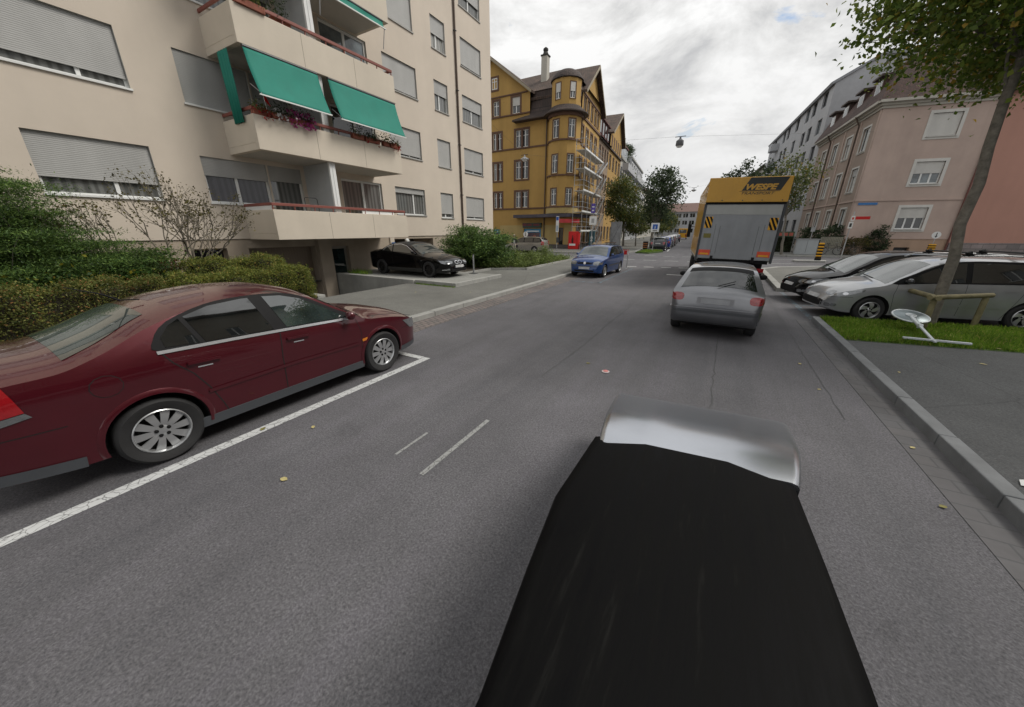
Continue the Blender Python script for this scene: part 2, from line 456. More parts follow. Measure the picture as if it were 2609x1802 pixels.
# ------------------------------------------------------------------ wall and window builders
def wall_sheet(mb, F, a0, a1, z0, z1, holes, depth=0.18, m=0, mr=0):
    """facade sheet with real openings and reveals going back into the wall"""
    xs = sorted({a0, a1, *[h[0] for h in holes], *[h[1] for h in holes]})
    zs = sorted({z0, z1, *[h[2] for h in holes], *[h[3] for h in holes]})
    xs = [x for x in xs if a0 <= x <= a1]; zs = [z for z in zs if z0 <= z <= z1]
    for i in range(len(xs) - 1):
        for j in range(len(zs) - 1):
            cx, cz = (xs[i] + xs[i + 1]) / 2, (zs[j] + zs[j + 1]) / 2
            if any(h[0] < cx < h[1] and h[2] < cz < h[3] for h in holes): continue
            mb.add([F(xs[i], 0, zs[j]), F(xs[i + 1], 0, zs[j]), F(xs[i + 1], 0, zs[j + 1]), F(xs[i], 0, zs[j + 1])], [(0, 1, 2, 3)], m)
    for h in holes:
        p, q, r, s = h[:4]; d = h[4] if len(h) > 4 else depth
        c = [(p, r), (q, r), (q, s), (p, s)]
        for k in range(4):
            a, b = c[k], c[(k + 1) % 4]
            mb.add([F(a[0], 0, a[1]), F(a[0], -d, a[1]), F(b[0], -d, b[1]), F(b[0], 0, b[1])], [(0, 1, 2, 3)], mr)

def window(F, par, a0, a1, z0, z1, depth=0.16, cols=2, shut=0.0, frame=None, glass=None, shutter=None, sill=True, transom=None,
           fw=0.06, sill_mat=None, surround=None, sur_w=0.14, split=None, name='window', sill_out=0.05):
    """one window in its opening: frame with mullions, panes, roller shutter part way down, sill, painted surround"""
    fr = frame or M_FRAME; gl = glass or M_GLASS
    mb = MB(); d0, d1 = -depth - 0.01, -depth + 0.05
    mb.fbox(F, a0, a1, d0, d1, z0, z0 + fw); mb.fbox(F, a0, a1, d0, d1, z1 - fw, z1)
    mb.fbox(F, a0, a0 + fw, d0, d1, z0 + fw, z1 - fw); mb.fbox(F, a1 - fw, a1, d0, d1, z0 + fw, z1 - fw)
    cuts = split if split is not None else [k / cols for k in range(1, cols)]
    for t in cuts:
        x = a0 + (a1 - a0) * t; mb.fbox(F, x - fw * 0.7, x + fw * 0.7, d0, d1 + 0.008, z0 + fw, z1 - fw)
    if transom:
        z = z0 + (z1 - z0) * transom; mb.fbox(F, a0 + fw, a1 - fw, d0, d1 + 0.004, z - fw * 0.4, z + fw * 0.4)
    w = mb.build(name, fr, par)
    g = MB(); g.add([F(a0 + fw * 0.5, -depth + 0.015, z0 + fw * 0.5), F(a1 - fw * 0.5, -depth + 0.015, z0 + fw * 0.5), F(a1 - fw * 0.5, -depth + 0.015, z1 - fw * 0.5), F(a0 + fw * 0.5, -depth + 0.015, z1 - fw * 0.5)], [(0, 1, 2, 3)])
    g.build('pane', gl, w)
    if shut > 0:
        s = MB(); zb = z1 - shut * (z1 - z0)
        s.fbox(F, a0 + 0.012, a1 - 0.012, -depth + 0.075, -depth + 0.095, zb, z1 - 0.003)
        s.fbox(F, a0 + 0.012, a1 - 0.012, -depth + 0.070, -depth + 0.102, zb - 0.045, zb)
        s.build('shutter', shutter or M_SHUT, w)
    if sill:
        s = MB(); s.fbox(F, a0 - 0.03, a1 + 0.03, -depth + 0.052, sill_out, z0 - 0.045, z0 + 0.003); s.build('sill', sill_mat or fr, w)
    if surround:
        s = MB(); k = sur_w
        s.fbox(F, a0 - k, a0, -0.02, 0.035, z0 - k, z1 + k); s.fbox(F, a1, a1 + k, -0.02, 0.035, z0 - k, z1 + k)
        s.fbox(F, a0, a1, -0.02, 0.033, z1, z1 + k); s.fbox(F, a0, a1, -0.02, 0.05, z0 - k, z0 - 0.046)
        s.build('surround', surround, w)
    return w
# ------------------------------------------------------------------ foliage helpers
def leaf_mesh(name, pts, size, m, nrm=None, up=0.3, aspect=0.55, jit=0.35, bend=0.18):
    """many separate leaf-sized faces: four-vertex leaves folded along the rib, random turn around a bias direction"""
    pts = np.asarray(pts, dtype=np.float64); n = len(pts)
    N = RNG.normal(size=(n, 3))
    if nrm is not None: N = N * 0.7 + np.asarray(nrm) * 1.0
    N[:, 2] += up
    N /= np.linalg.norm(N, axis=1)[:, None] + 1e-9
    T = RNG.normal(size=(n, 3)); T -= N * (T * N).sum(1)[:, None]; T /= np.linalg.norm(T, axis=1)[:, None] + 1e-9
    B = np.cross(N, T)
    s = size * (1 + jit * RNG.uniform(-1, 1, n))[:, None]
    w = s * aspect * 0.5
    V = np.empty((n, 4, 3))
    V[:, 0] = pts - T * s * 0.5
    V[:, 1] = pts + B * w + N * s * bend
    V[:, 2] = pts + T * s * 0.5
    V[:, 3] = pts - B * w + N * s * bend
    me = bpy.data.meshes.new(name)
    me.vertices.add(n * 4); me.vertices.foreach_set('co', V.reshape(-1).astype(np.float32))
    me.loops.add(n * 4); me.loops.foreach_set('vertex_index', np.arange(n * 4, dtype=np.int32))
    me.polygons.add(n); me.polygons.foreach_set('loop_start', np.arange(0, n * 4, 4, dtype=np.int32)); me.polygons.foreach_set('loop_total', np.full(n, 4, dtype=np.int32))
    me.materials.append(m); me.update(calc_edges=True); me.validate()
    return me

def leaves(name, pts, size, m, parent=None, **k):
    pts = np.asarray(pts, dtype=np.float64)
    if parent is not None:
        rt = rootof(parent)
        off = np.array(WORLD_ROOTS.get(rt.name, Vector((0, 0, 0))))
        return link(name, leaf_mesh(name, pts - off, size, m, **k), parent)
    c = np.array([pts[:, 0].mean(), pts[:, 1].mean(), pts[:, 2].min()])
    o = link(name, leaf_mesh(name, pts - c, size, m, **k), None, tuple(c)); WORLD_ROOTS[o.name] = Vector(c); return o

def blob(c, r, n, hollow=0.25):
    """points in an ellipsoid, denser towards its skin"""
    d = RNG.normal(size=(n, 3)); d /= np.linalg.norm(d, axis=1)[:, None]
    q = (hollow + (1 - hollow) * RNG.uniform(0, 1, n)) ** 0.6
    return np.asarray(c) + d * q[:, None] * np.asarray(r)

def clusters(c, r, k, n, cr, flat=0.75, fill=0.45):
    """leaf points gathered in k clumps spread through an ellipsoid; returns points and clump centres"""
    cs = blob(c, r, k, fill); P = []
    for q in cs:
        rr = cr * RNG.uniform(0.55, 1.25)
        P.append(q + RNG.normal(size=(int(n * RNG.uniform(0.6, 1.4)), 3)) * np.array([rr, rr, rr * flat]) * 0.5)
    return np.concatenate(P), cs

def limb(mb, p, q, r0, r1, wob=0.12, k=5, n=6):
    p, q = Vector(p), Vector(q); L = (q - p).length; pts = []; rs = []
    for i in range(k + 1):
        t = i / k; w = wob * L * math.sin(math.pi * t)
        pts.append(p.lerp(q, t) + Vector((random.uniform(-1, 1), random.uniform(-1, 1), random.uniform(-0.3, 1.0))) * w * 0.5); rs.append(r0 + (r1 - r0) * t)
    mb.tube(pts, rs, n); return pts

G_MAPLE = mat_leaf('maple_leaves', [(0.07, 0.125, 0.020), (0.14, 0.205, 0.034), (0.235, 0.27, 0.05), (0.36, 0.24, 0.035)])
G_DARK = mat_leaf('dark_leaves', [(0.032, 0.052, 0.028), (0.06, 0.088, 0.045), (0.095, 0.125, 0.062)])
G_MID = mat_leaf('mid_green_leaves', [(0.06, 0.085, 0.026), (0.11, 0.14, 0.042), (0.17, 0.185, 0.05), (0.30, 0.20, 0.04)])
G_JUN = mat_leaf('juniper_needles', [(0.040, 0.080, 0.024), (0.085, 0.155, 0.042), (0.17, 0.26, 0.06)], clump=2.0, lo=0.32, hi=1.45)  # clump contrast puts the dark gaps between needle plates into the colour
G_HEDGE = mat_leaf('hedge_leaves', [(0.08, 0.105, 0.026), (0.155, 0.175, 0.045), (0.235, 0.225, 0.065), (0.36, 0.17, 0.07)], clump=2.6, lo=0.5)
G_HEDG2 = mat_leaf('bright_hedge_leaves', [(0.085, 0.125, 0.026), (0.18, 0.215, 0.045), (0.30, 0.30, 0.07), (0.36, 0.24, 0.07)], clump=2.2)
G_COVER = mat_leaf('ground_cover_leaves', [(0.085, 0.13, 0.03), (0.16, 0.22, 0.055), (0.25, 0.30, 0.10)], clump=1.8)
G_IVY = mat_leaf('laurel_leaves', [(0.02, 0.055, 0.012), (0.05, 0.11, 0.022), (0.11, 0.17, 0.03), (0.32, 0.28, 0.03)], clump=1.6)
G_GRASS = mat_leaf('grass_blades', [(0.085, 0.17, 0.014), (0.15, 0.27, 0.025), (0.24, 0.34, 0.045), (0.34, 0.31, 0.10)], clump=1.2)
G_DRY = mat_leaf('sparse_dry_leaves', [(0.05, 0.045, 0.02), (0.11, 0.10, 0.035), (0.16, 0.14, 0.04)])
M_BARK = mat('bark', (0.165, 0.150, 0.125), 0.9, var=0.4, vs=9, bump=0.7, bs=35)
M_TWIG = mat('twigs', (0.16, 0.14, 0.11), 0.85, var=0.3, vs=8)
# ------------------------------------------------------------------ the setting: ground, roads, pavements, kerbs, markings
M_ROAD = mat_asphalt('street_asphalt', (0.105, 0.103, 0.111), 0.58, crack=False, streaks=True)
M_PAVE = mat_asphalt('pavement_asphalt', (0.138, 0.138, 0.128), 0.4, sc=1.6)
M_PAVR = mat_asphalt('dark_pavement_asphalt', (0.078, 0.081, 0.084), 0.45, sc=1.4)
M_KERB = mat('kerb_stone', (0.30, 0.30, 0.285), 0.8, var=0.18, vs=2.5, bump=0.25, bs=70)
M_KERBD = mat('dark_kerb_stone', (0.17, 0.178, 0.185), 0.8, var=0.2, vs=2.5, bump=0.25, bs=70)
M_COBB = mat_bricks('gutter_cobbles', (0.185, 0.150, 0.138), (0.125, 0.115, 0.112), (0.06, 0.06, 0.058), 1.0, 0.17, 0.13, 0.012, bump=0.9, rot=(0, 0, R(90)))
M_COBR = mat_bricks('tarred_gutter_cobbles', (0.106, 0.101, 0.103), (0.096, 0.095, 0.100), (0.076, 0.076, 0.079), 1.0, 0.36, 0.19, 0.008, bump=0.4, rot=(0, 0, R(0)), var=0.3)
M_LINE = mat_worn('white_road_paint', (0.52, 0.53, 0.53), (0.14, 0.14, 0.14), 0.44, 11)
M_LINEW = mat_worn('faded_white_road_paint', (0.42, 0.43, 0.42), (0.145, 0.145, 0.145), 0.47, 5)
M_LINEF = mat_worn('ghost_white_road_paint', (0.27, 0.275, 0.27), (0.12, 0.12, 0.12), 0.45, 9)
M_LINEB = mat_worn('blue_zone_paint', (0.13, 0.22, 0.30), (0.11, 0.115, 0.12), 0.60, 6)
M_LINEY = mat_worn('yellow_road_paint', (0.55, 0.40, 0.05), (0.15, 0.15, 0.14), 0.44, 5)
M_SOIL = mat('bed_soil', (0.055, 0.045, 0.033), 0.95, var=0.35, vs=5, bump=0.6, bs=20)
M_TURF = mat('turf_base', (0.050, 0.085, 0.018), 0.9, var=0.35, vs=4, bump=0.5, bs=40)

M_PATCH = None
PIT = (-14.98, -10.4, 6.55, 10.3)
def holed_sheet(name, m, xs, ys, z):
    mb = MB()
    xs = sorted(set(xs) | {PIT[0], PIT[1]}); ys = sorted(set(ys) | {PIT[2], PIT[3]})
    for i in range(len(xs) - 1):
        for j in range(len(ys) - 1):
            if xs[i] >= PIT[0] and xs[i + 1] <= PIT[1] and ys[j] >= PIT[2] and ys[j + 1] <= PIT[3]: continue
            mb.add([(xs[i], ys[j], z), (xs[i + 1], ys[j], z), (xs[i + 1], ys[j + 1], z), (xs[i], ys[j + 1], z)], [(0, 1, 2, 3)])
    return tag(mb.build(name, m), kind='structure')
holed_sheet('ground', mat('earth', (0.10, 0.10, 0.085), 0.95, var=0.3, vs=0.2), [-1500, 1500], [-1500, 1500], -0.03)
holed_sheet('road', M_ROAD, [-90, 70], [-30, 320], 0.0)

def struct(name, mb, m, **k): return tag(mb.build(name, m, **k), kind='structure')
# left pavement with its kerb and rounded street corner
arc = [(-6.25 - 3.2 * (1 - math.cos(t)), 23.6 + 3.2 * math.sin(t)) for t in [k * math.pi / 16 for k in range(9)]]
mb = MB(); mb.prism([(-10.4, -20), (-6.25, -20)] + arc + [(-40, 26.8), (-40, 25.6), (-10.4, 25.6)], -0.02, 0.12)
struct('pavement_left', mb, M_PAVE)
def kerb_run(mb, pts, w, h, side=1, seg=1.0, gap=0.012):
    """kerb stones laid end to end along a line, each with a small joint"""
    for p, q in zip(pts, pts[1:]):
        p, q = Vector(p), Vector(q); L = (q - p).length; d = (q - p) / L; n = Vector((d.y, -d.x)) * w * side
        k = max(1, round(L / seg))
        for i in range(k):
            a = p + d * (L * i / k + gap / 2); b = p + d * (L * (i + 1) / k - gap / 2)
            mb.prism([(a.x, a.y), (b.x, b.y), (b.x + n.x, b.y + n.y), (a.x + n.x, a.y + n.y)], -0.02, h + random.uniform(-0.003, 0.003))
mb = MB(); kerb_run(mb, [(-6.25, -20), (-6.25, 23.6)], 0.21, 0.128, 1, 1.2)
arcK = [(x, y) for x, y in arc]
kerb_run(mb, arcK, 0.21, 0.128, 1, 0.6); kerb_run(mb, [arc[-1], (-40, 26.8)], 0.21, 0.128, 1, 1.2)
struct('kerb_left', mb, M_KERB, bevel=0.012)
mb = MB(); mb.box(-6.04, -5.42, -20, 23.6, -0.01, 0.005); struct('gutter_left', mb, M_COBB)
mb = MB(); mb.box(1.98, 2.27, -20, 10.7, -0.01, 0.005); struct('gutter_right', mb, M_COBR)
# right pavement, grass verge, kerbs (everything on this side is skewed 11.6 degrees)
e = (0.9796, 0.2011)
def onE(p, x): return (x, p[1] + (x - p[0]) * e[1] / e[0])
near, far = (2.41, 8.63), (2.41, 10.72)
mb = MB(); mb.prism([(2.41, -20), (40, -20), onE(near, 40), near], -0.02, 0.115); struct('pavement_right', mb, M_PAVR)
mb = MB(); mb.prism([near, onE(near, 16), onE(far, 16), far], -0.02, 0.12); struct('verge_soil', mb, M_TURF)
mb = MB(); kerb_run(mb, [(2.27, -20), (2.27, 10.75)], 0.14, 0.13, 1, 1.0); kerb_run(mb, [(2.41, 10.74), onE((2.41, 10.74), 16)], 0.10, 0.10, -1, 1.0)
struct('kerb_right', mb, M_KERBD, bevel=0.012)
fp = [(2.35, 15.95), (2.42, 23.7), (3.3, 25.3), (6.0, 27.4), (30, 36), (30, 24.3), (3.2, 16.25)]
mb = MB(); mb.prism(fp, -0.02, 0.11); struct('pavement_far_right', mb, M_PAVE)
mb = MB(); kerb_run(mb, [(2.12, 15.75), (2.18, 23.8), (3.15, 25.5), (5.9, 27.6), (30, 36.2)], 0.24, 0.125, 1, 1.0); kerb_run(mb, [(2.4, 15.72), (3.2, 16.02), (30, 24.05)], 0.2, 0.12, -1, 1.0)
struct('kerb_far_right', mb, M_KERB, bevel=0.012)
# far blocks beyond the crossing
a4 = R(4.5); d2 = (-math.sin(a4), math.cos(a4))
def along(p, s, r=0.0): return (p[0] + d2[0] * s + d2[1] * r, p[1] + d2[1] * s - d2[0] * r)
pl = (-7.2, 37.6)
mb = MB(); mb.prism([(-60, 33.0), (-17.5, 33.0), (-12.5, 33.2), (-9.5, 34.3), (-7.9, 36.0), pl, along(pl, 240), along(pl, 240, -40), (-60, 120)], -0.02, 0.12); struct('pavement_far_left', mb, M_PAVE)
mb = MB(); kerb_run(mb, [(-60, 33.0), (-17.5, 33.0), (-12.5, 33.2), (-9.5, 34.3), (-7.9, 36.0), pl, along(pl, 120)], 0.2, 0.127, 1, 1.2); struct('kerb_far_left', mb, M_KERB)
pr = (4.4, 38.8)
mb = MB(); mb.prism([pr, (5.2, 37.9), (30, 44.2), (60, 50), along((60, 50), 200), along(pr, 220)], -0.02, 0.12); struct('pavement_beyond', mb, M_PAVE)
mb = MB(); kerb_run(mb, [along(pr, 120), pr, (5.2, 37.9), (30, 44.2)], 0.2, 0.127, 1, 1.2); struct('kerb_beyond', mb, M_KERB)
# small grass triangle under the far street tree
mb = MB(); mb.prism([(-6.9, 36.6), (-5.6, 36.2), (-4.75, 39.6), (-5.0, 41.2), (-6.8, 41.4)], -0.02, 0.13); struct('verge_far', mb, M_TURF)
# painted markings, each a thin sheet
def stripe(name, m, p, q, w, z=0.004):
    p, q = Vector(p), Vector(q); d = (q - p).normalized(); n = Vector((-d.y, d.x)) * w / 2
    mb = MB(); k = max(1, int((q - p).length / 1.0))
    for i in range(k):
        a = p + (q - p) * i / k; b = p + (q - p) * (i + 1) / k
        mb.add([(a.x - n.x, a.y - n.y, z), (b.x - n.x, b.y - n.y, z), (b.x + n.x, b.y + n.y, z), (a.x + n.x, a.y + n.y, z)], [(3, 2, 1, 0)])
    return struct(name, mb, m)
stripe('parking_line', M_LINE, (-4.06, -6), (-4.06, 4.19), 0.13)
stripe('parking_line', M_LINE, (-4.13, 4.13), (-6.0, 4.13), 0.12, 0.0075)
stripe('old_line', M_LINEF, (-1.99, 1.85), (-1.99, 2.95), 0.05)
stripe('old_line', M_LINEF, (-2.42, 1.95), (-2.42, 2.4), 0.03)
for p, q in (((-4.1, 14.6), (-4.1, 21.5)), ((-4.1, 14.7), (-6.0, 14.7)), ((-4.1, 21.5), (-6.0, 21.5))): stripe('blue_zone_line', M_LINEB, p, q, 0.13)
stripe('blue_zone_line', M_LINEB, (2.35, 11.0), (2.25, 15.5), 0.13, 0.0055)
stripe('blue_zone_line', M_LINEB, (2.35, 13.0), (7.5, 14.05), 0.11)
for i in range(7): stripe('crossing_mark', M_LINEW, (-5.6 + i * 0.95, 22.3 + i * 0.22), (-5.05 + i * 0.95, 22.43 + i * 0.22), 0.32)
stripe('stop_line', M_LINE, (-2.0, 19.3), (-0.2, 19.3), 0.28)
for i in range(5): stripe('crossing_mark', M_LINEW, (-6.2 + i * 1.5, 28.2), (-5.3 + i * 1.5, 28.3), 0.2)
for i in range(4): stripe('crossing_mark', M_LINEW, (-5.5 + i * 1.5, 33.5), (-4.6 + i * 1.5, 33.6), 0.2)
stripe('lane_line', M_LINEW, (2.6, 29.2), (4.6, 29.9), 0.14); stripe('lane_line', M_LINEW, (3.2, 33.3), (14, 37.4), 0.14); stripe('lane_line', M_LINEW, (-40, 31.6), (-9, 30.9), 0.12)
stripe('bicycle_mark', M_LINEY, (5.6, 28.25), (7.8, 29.1), 0.14); stripe('bicycle_mark', M_LINEY, (5.9, 27.75), (7.2, 28.25), 0.14)
stripe('parking_line', M_LINE, along((-4.55, 41.5), 0), along((-4.55, 41.5), 70), 0.14)
M_TAR = mat('tar_seam', (0.064, 0.065, 0.067), 0.75, var=0.25, vs=3)
def seam(pts, w):
    g = MB(); P = []
    for a, b in zip(pts, pts[1:]):
        k = max(2, int(math.hypot(b[0] - a[0], b[1] - a[1]) / 0.15)); P += [(a[0] + (b[0] - a[0]) * i / k + random.gauss(0, .008), a[1] + (b[1] - a[1]) * i / k) for i in range(k)]
    V = []
    for x, y in P: q = w * random.uniform(.4, 1.3) / 2; V += [(x - q, y, .0035), (x + q, y, .0035)]
    g.add(V, [(2 * i, 2 * i + 1, 2 * i + 3, 2 * i + 2) for i in range(len(P) - 1)]); struct('tar_seam', g, M_TAR)
seam([(-1.99, 4.4), (-1.93, 6.4), (-1.95, 8.2), (-1.9, 12)], .022); seam([(.25, 4.4), (.28, 6.3), (.31, 8.4)], .016); seam([(1.62, 5.0), (1.66, 9.5), (1.7, 14.5), (1.66, 19)], .014)
# traffic island on the cross street
mb = MB(); mb.prism([(4.9, 31.5), (6.6, 31.9), (6.75, 32.5), (6.5, 32.8), (4.9, 32.3), (4.75, 31.9)], -0.02, 0.13); struct('traffic_island', mb, M_KERB, bevel=0.02)
# sunken garage yard: sloping floor with retaining walls, raised drive beside it, planting beds
mb = MB()
mb.add([(-10.4, 6.55, 0.118), (-12.4, 6.55, -0.95), (-12.4, 10.3, -0.95), (-10.4, 10.3, 0.118)], [(0, 3, 2, 1)])
mb.add([(-12.4, 6.55, -0.95), (-14.98, 6.55, -1.0), (-14.98, 10.3, -1.0), (-12.4, 10.3, -0.95)], [(0, 3, 2, 1)])
struct('garage_ramp', mb, M_PAVR)
mb = MB(); mb.box(-14.98, -10.15, 10.06, 10.3, -1.05, 0.262); mb.box(-14.98, -10.42, 6.3, 6.55, -1.05, 0.2); struct('retaining_kerb', mb, M_CONC, bevel=0.01)
mb = MB(); mb.prism([(-14.98, 10.3), (-8.25, 10.3), (-8.25, 13.4), (-14.98, 13.4)], 0.0, 0.245); struct('driveway', mb, mat_asphalt('pale_drive_asphalt', (0.25, 0.25, 0.235), 0.3))
mb = MB(); kerb_run(mb, [(-8.25, 10.12), (-8.25, 13.4)], 0.14, 0.262, 1, 1.0); kerb_run(mb, [(-10.12, 10.3), (-8.25, 10.3)], 0.18, 0.262, 1, 1.0); struct('driveway_kerb', mb, M_KERB, bevel=0.01)
mb = MB(); mb.box(-15.0, -10.4, -20, 6.3, -0.02, 0.14); struct('front_garden_soil', mb, M_SOIL)
mb = MB(); mb.prism([(-15, 13.4), (-10.3, 13.4), (-10.3, 15.8), (-8.7, 16.8), (-8.9, 24.6), (-15, 24.6)], 0.0, 0.17); struct('planting_bed', mb, M_SOIL)
mb = MB(); kerb_run(mb, [(-10.3, 13.5), (-10.3, 15.8), (-8.7, 16.8), (-8.9, 24.6)], 0.1, 0.22, 1, 1.0); struct('planting_bed_kerb', mb, M_CONC)
# ------------------------------------------------------------------ the beige apartment building on the left
M_REND = mat('beige_render', (0.585, 0.515, 0.435), 0.88, var=0.05, vs=0.6, bump=0.12, bs=140, streak=0.035)
M_RENDL = mat('balcony_render', (0.60, 0.535, 0.445), 0.85, var=0.06, vs=0.7, bump=0.1, bs=140, streak=0.05)
M_PLIN = mat('basement_render', (0.38, 0.32, 0.255), 0.88, var=0.10, vs=1.2, bump=0.15, bs=120, streak=0.16)
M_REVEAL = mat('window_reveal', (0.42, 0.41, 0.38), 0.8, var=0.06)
M_RAIL = mat('rust_red_rail', (0.22, 0.068, 0.052), 0.5, var=0.12)
M_GREEN = mat('green_awning_cloth', (0.006, 0.185, 0.138), 0.75, var=0.07, vs=2.5, bump=0.1, bs=200)
M_DIV = mat('pale_grey_panel', (0.42, 0.44, 0.45), 0.6, var=0.06, streak=0.1)
M_SILLG = mat('grey_sill', (0.34, 0.335, 0.32), 0.7, var=0.1)
M_GDOOR = mat('brown_garage_door', (0.22, 0.175, 0.135), 0.6, var=0.08, streak=0.1)
M_BRPIPE = mat('brown_downpipe', (0.085, 0.058, 0.043), 0.5, 0.2)
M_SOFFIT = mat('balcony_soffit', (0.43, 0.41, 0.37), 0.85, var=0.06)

apt = thing('apartment_building', 'beige apartment block with grey roller shutters, long balconies and green awnings', 'building', (-15, 5.8, 0))
F = Fr((-15, 0), (0, 1))
FP = Fr((-15.04, 0), (0, 1))
ST = 2.83
wins = []   # a0, a1, z0, z1, shutter fraction, columns split, glass, open door below
sh = {'A': [0.69, 0.81, 1, 1, .6, 1], 'D': [0.17, 0.88, 0.9, 1.0, 0.5, 1], 'E': [0.80, 0.96, 0.42, 0.5, 1, 0.4], 'F': [0.86, 0.84, 0.42, 0.88, 0.55, 0.9]}
FL = 6
holes = []
for k in range(FL):
    z = k * ST
    holes += [(2.55, 4.85, 2.98 + z, 4.41 + z), (14.2, 16.4, 2.9 + z, 4.25 + z), (17.76, 18.93, 2.82 + z, 4.24 + z), (20.3, 22.42, 2.82 + z, 4.22 + z),
              (6.05, 8.02, 2.97 + z, 4.36 + z), (8.08, 9.3, 2.05 + z, 4.36 + z), (11.1, 13.34, 2.05 + z, 4.27 + z), (-1.2, 1.1, 2.98 + z, 4.41 + z), (-5.4, -3.0, 2.98 + z, 4.41 + z)]
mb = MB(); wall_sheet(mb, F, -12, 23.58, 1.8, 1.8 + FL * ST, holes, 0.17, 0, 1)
zt = 1.8 + FL * ST
mb.add([F(23.58, 0, -0.5), F(23.58, -13, -0.5), F(23.58, -13, zt), F(23.58, 0, zt)], [(0, 1, 2, 3)], 0)
mb.add([F(-12, 0, -0.5), F(-12, -13, -0.5), F(-12, -13, zt), F(-12, 0, zt)], [(3, 2, 1, 0)], 0)
mb.add([F(-12, -13, -0.5), F(23.58, -13, -0.5), F(23.58, -13, zt), F(-12, -13, zt)], [(3, 2, 1, 0)], 0)
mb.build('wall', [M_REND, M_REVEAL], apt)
mb = MB(); mb.fbox(F, -12.2, 23.8, -13.2, 0.35, zt, zt + 0.25); mb.build('roof', M_CONC, apt)
ph = [(5.19, 6.15, 0.85, 1.5, 0.3), (6.83, 9.39, -0.98, 1.46, 0.45), (10.08, 11.0, -0.9, 1.42, 0.3), (13.75, 16.85, 0.24, 1.66, 1.6), (2.6, 3.6, 0.85, 1.5, 0.3)]
mb = MB(); wall_sheet(mb, FP, -12, 23.58, -1.1, 1.79, ph, 0.3, 0, 0); mb.build('plinth', M_PLIN, apt)
# windows floor by floor
for k in range(FL):
    z = k * ST
    sA, sD, sE, sF = sh['A'][k], sh['D'][k], sh['E'][k], sh['F'][k]
    window(F, apt, 2.55, 4.85, 2.98 + z, 4.41 + z, 0.17, shut=sA, split=[0.6], glass=M_CURT, sill_mat=M_FRAME)
    if k < 3: window(F, apt, -1.2, 1.1, 2.98 + z, 4.41 + z, 0.17, shut=0.7, split=[0.6], glass=M_CURT)
    if k < 3: window(F, apt, -5.4, -3.0, 2.98 + z, 4.41 + z, 0.17, shut=0.7, split=[0.6], glass=M_CURT)
    window(F, apt, 14.2, 16.4, 2.9 + z, 4.25 + z, 0.17, shut=sD, split=[0.62], glass=M_CURT, sill_mat=M_SILLG)
    window(F, apt, 17.76, 18.93, 2.82 + z, 4.24 + z, 0.17, shut=sE, split=[0.42], glass=M_CURTB if k % 2 else M_CURT, sill_mat=M_SILLG)
    window(F, apt, 20.3, 22.42, 2.82 + z, 4.22 + z, 0.17, shut=sF, split=[0.5], glass=M_CURT, sill_mat=M_SILLG)
    window(F, apt, 6.05, 8.02, 2.97 + z, 4.36 + z, 0.14, shut=[0.37, 1, 0.3, 0.4, 1, .3][k], split=[0.47], glass=M_LACE if k == 0 else M_CURT)
    window(F, apt, 8.08, 9.3, 2.05 + z, 4.36 + z, 0.14, cols=1, shut=[0.2, 0.9, 0.2, .2, .2, 1][k], glass=M_CURT, sill=False, name='balcony_door')
    window(F, apt, 11.1, 13.34, 2.05 + z, 4.27 + z, 0.14, split=[0.52], glass=[M_CURT, M_GLASS, M_SKYG, M_GLASS, M_CURT, M_GLASS][k], sill=False, name='balcony_door', fw=0.08)
# basement openings
g = MB(); g.fbox(FP, 6.83, 9.39, -0.42, -0.37, -0.98, 1.46); gd = g.build('garage_door', mat_slats('garage_door_boards', (0.215, 0.17, 0.13), 0.11, 'Y', 0.6, 0.25, 0.8), apt)
s = MB(); s.fbox(FP, 7.55, 7.95, -0.37, -0.36, 0.55, 0.80); s.build('notice', mat('notice_board', (0.36, 0.33, 0.27), 0.6), gd)
s = MB(); s.fbox(FP, 9.0, 9.12, -0.37, -0.33, 0.45, 0.72); s.build('handle', M_DARKM, gd)
g = MB(); g.fbox(FP, 10.08, 11.0, -0.28, -0.2, -0.9, 1.42)
dr = g.build('basement_door', mat('grey_door_frame', (0.30, 0.285, 0.25), 0.5), apt)
s = MB(); s.fbox(FP, 10.2, 10.88, -0.2, -0.19, -0.55, 1.3); s.build('pane', mat_glass('teal_door_glass', (0.02, 0.035, 0.036)), dr)
s = MB(); s.bar(FP(10.13, -0.15, 0.1), FP(10.26, -0.15, 0.1), 0.03); s.build('handle', M_CHROME, dr)
s = MB(); s.fbox(FP, 9.5, 9.72, 0.0, 0.015, 0.0, 0.42)
sg = s.build('parking_notice', M_WHITE, apt)
s = MB(); s.lathe([(0.07, 0), (0.07, 0.004)], FP(9.61, 0.016, 0.27), 16, 'x'); s.build('notice_symbol', mat('grey_print', (0.16, 0.16, 0.17), 0.6), sg)
window(FP, apt, 5.19, 6.15, 0.85, 1.5, 0.26, cols=1, sill=False, fw=0.05, frame=M_PLIN, name='basement_window')
window(FP, apt, 2.6, 3.6, 0.85, 1.5, 0.26, cols=1, sill=False, fw=0.05, frame=M_PLIN, name='basement_window')
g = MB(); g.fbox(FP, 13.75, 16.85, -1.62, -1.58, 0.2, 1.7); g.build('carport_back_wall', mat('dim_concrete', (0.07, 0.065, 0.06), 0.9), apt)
g = MB(); g.fbox(FP, 9.42, 10.0, 0.0, 0.22, -1.05, 1.76); g.build('pillar', M_PLIN, apt)
g = MB(); g.fbox(FP, 13.5, 13.78, 0.0, 0.06, 0.25, 1.76); g.build('pillar', M_RENDL, apt)
g = MB(); g.tube([F(19.78, 0.07, 0.2), F(19.78, 0.07, zt)], 0.055, 10)
dp = g.build('downpipe', M_BRPIPE, apt, smooth=60)
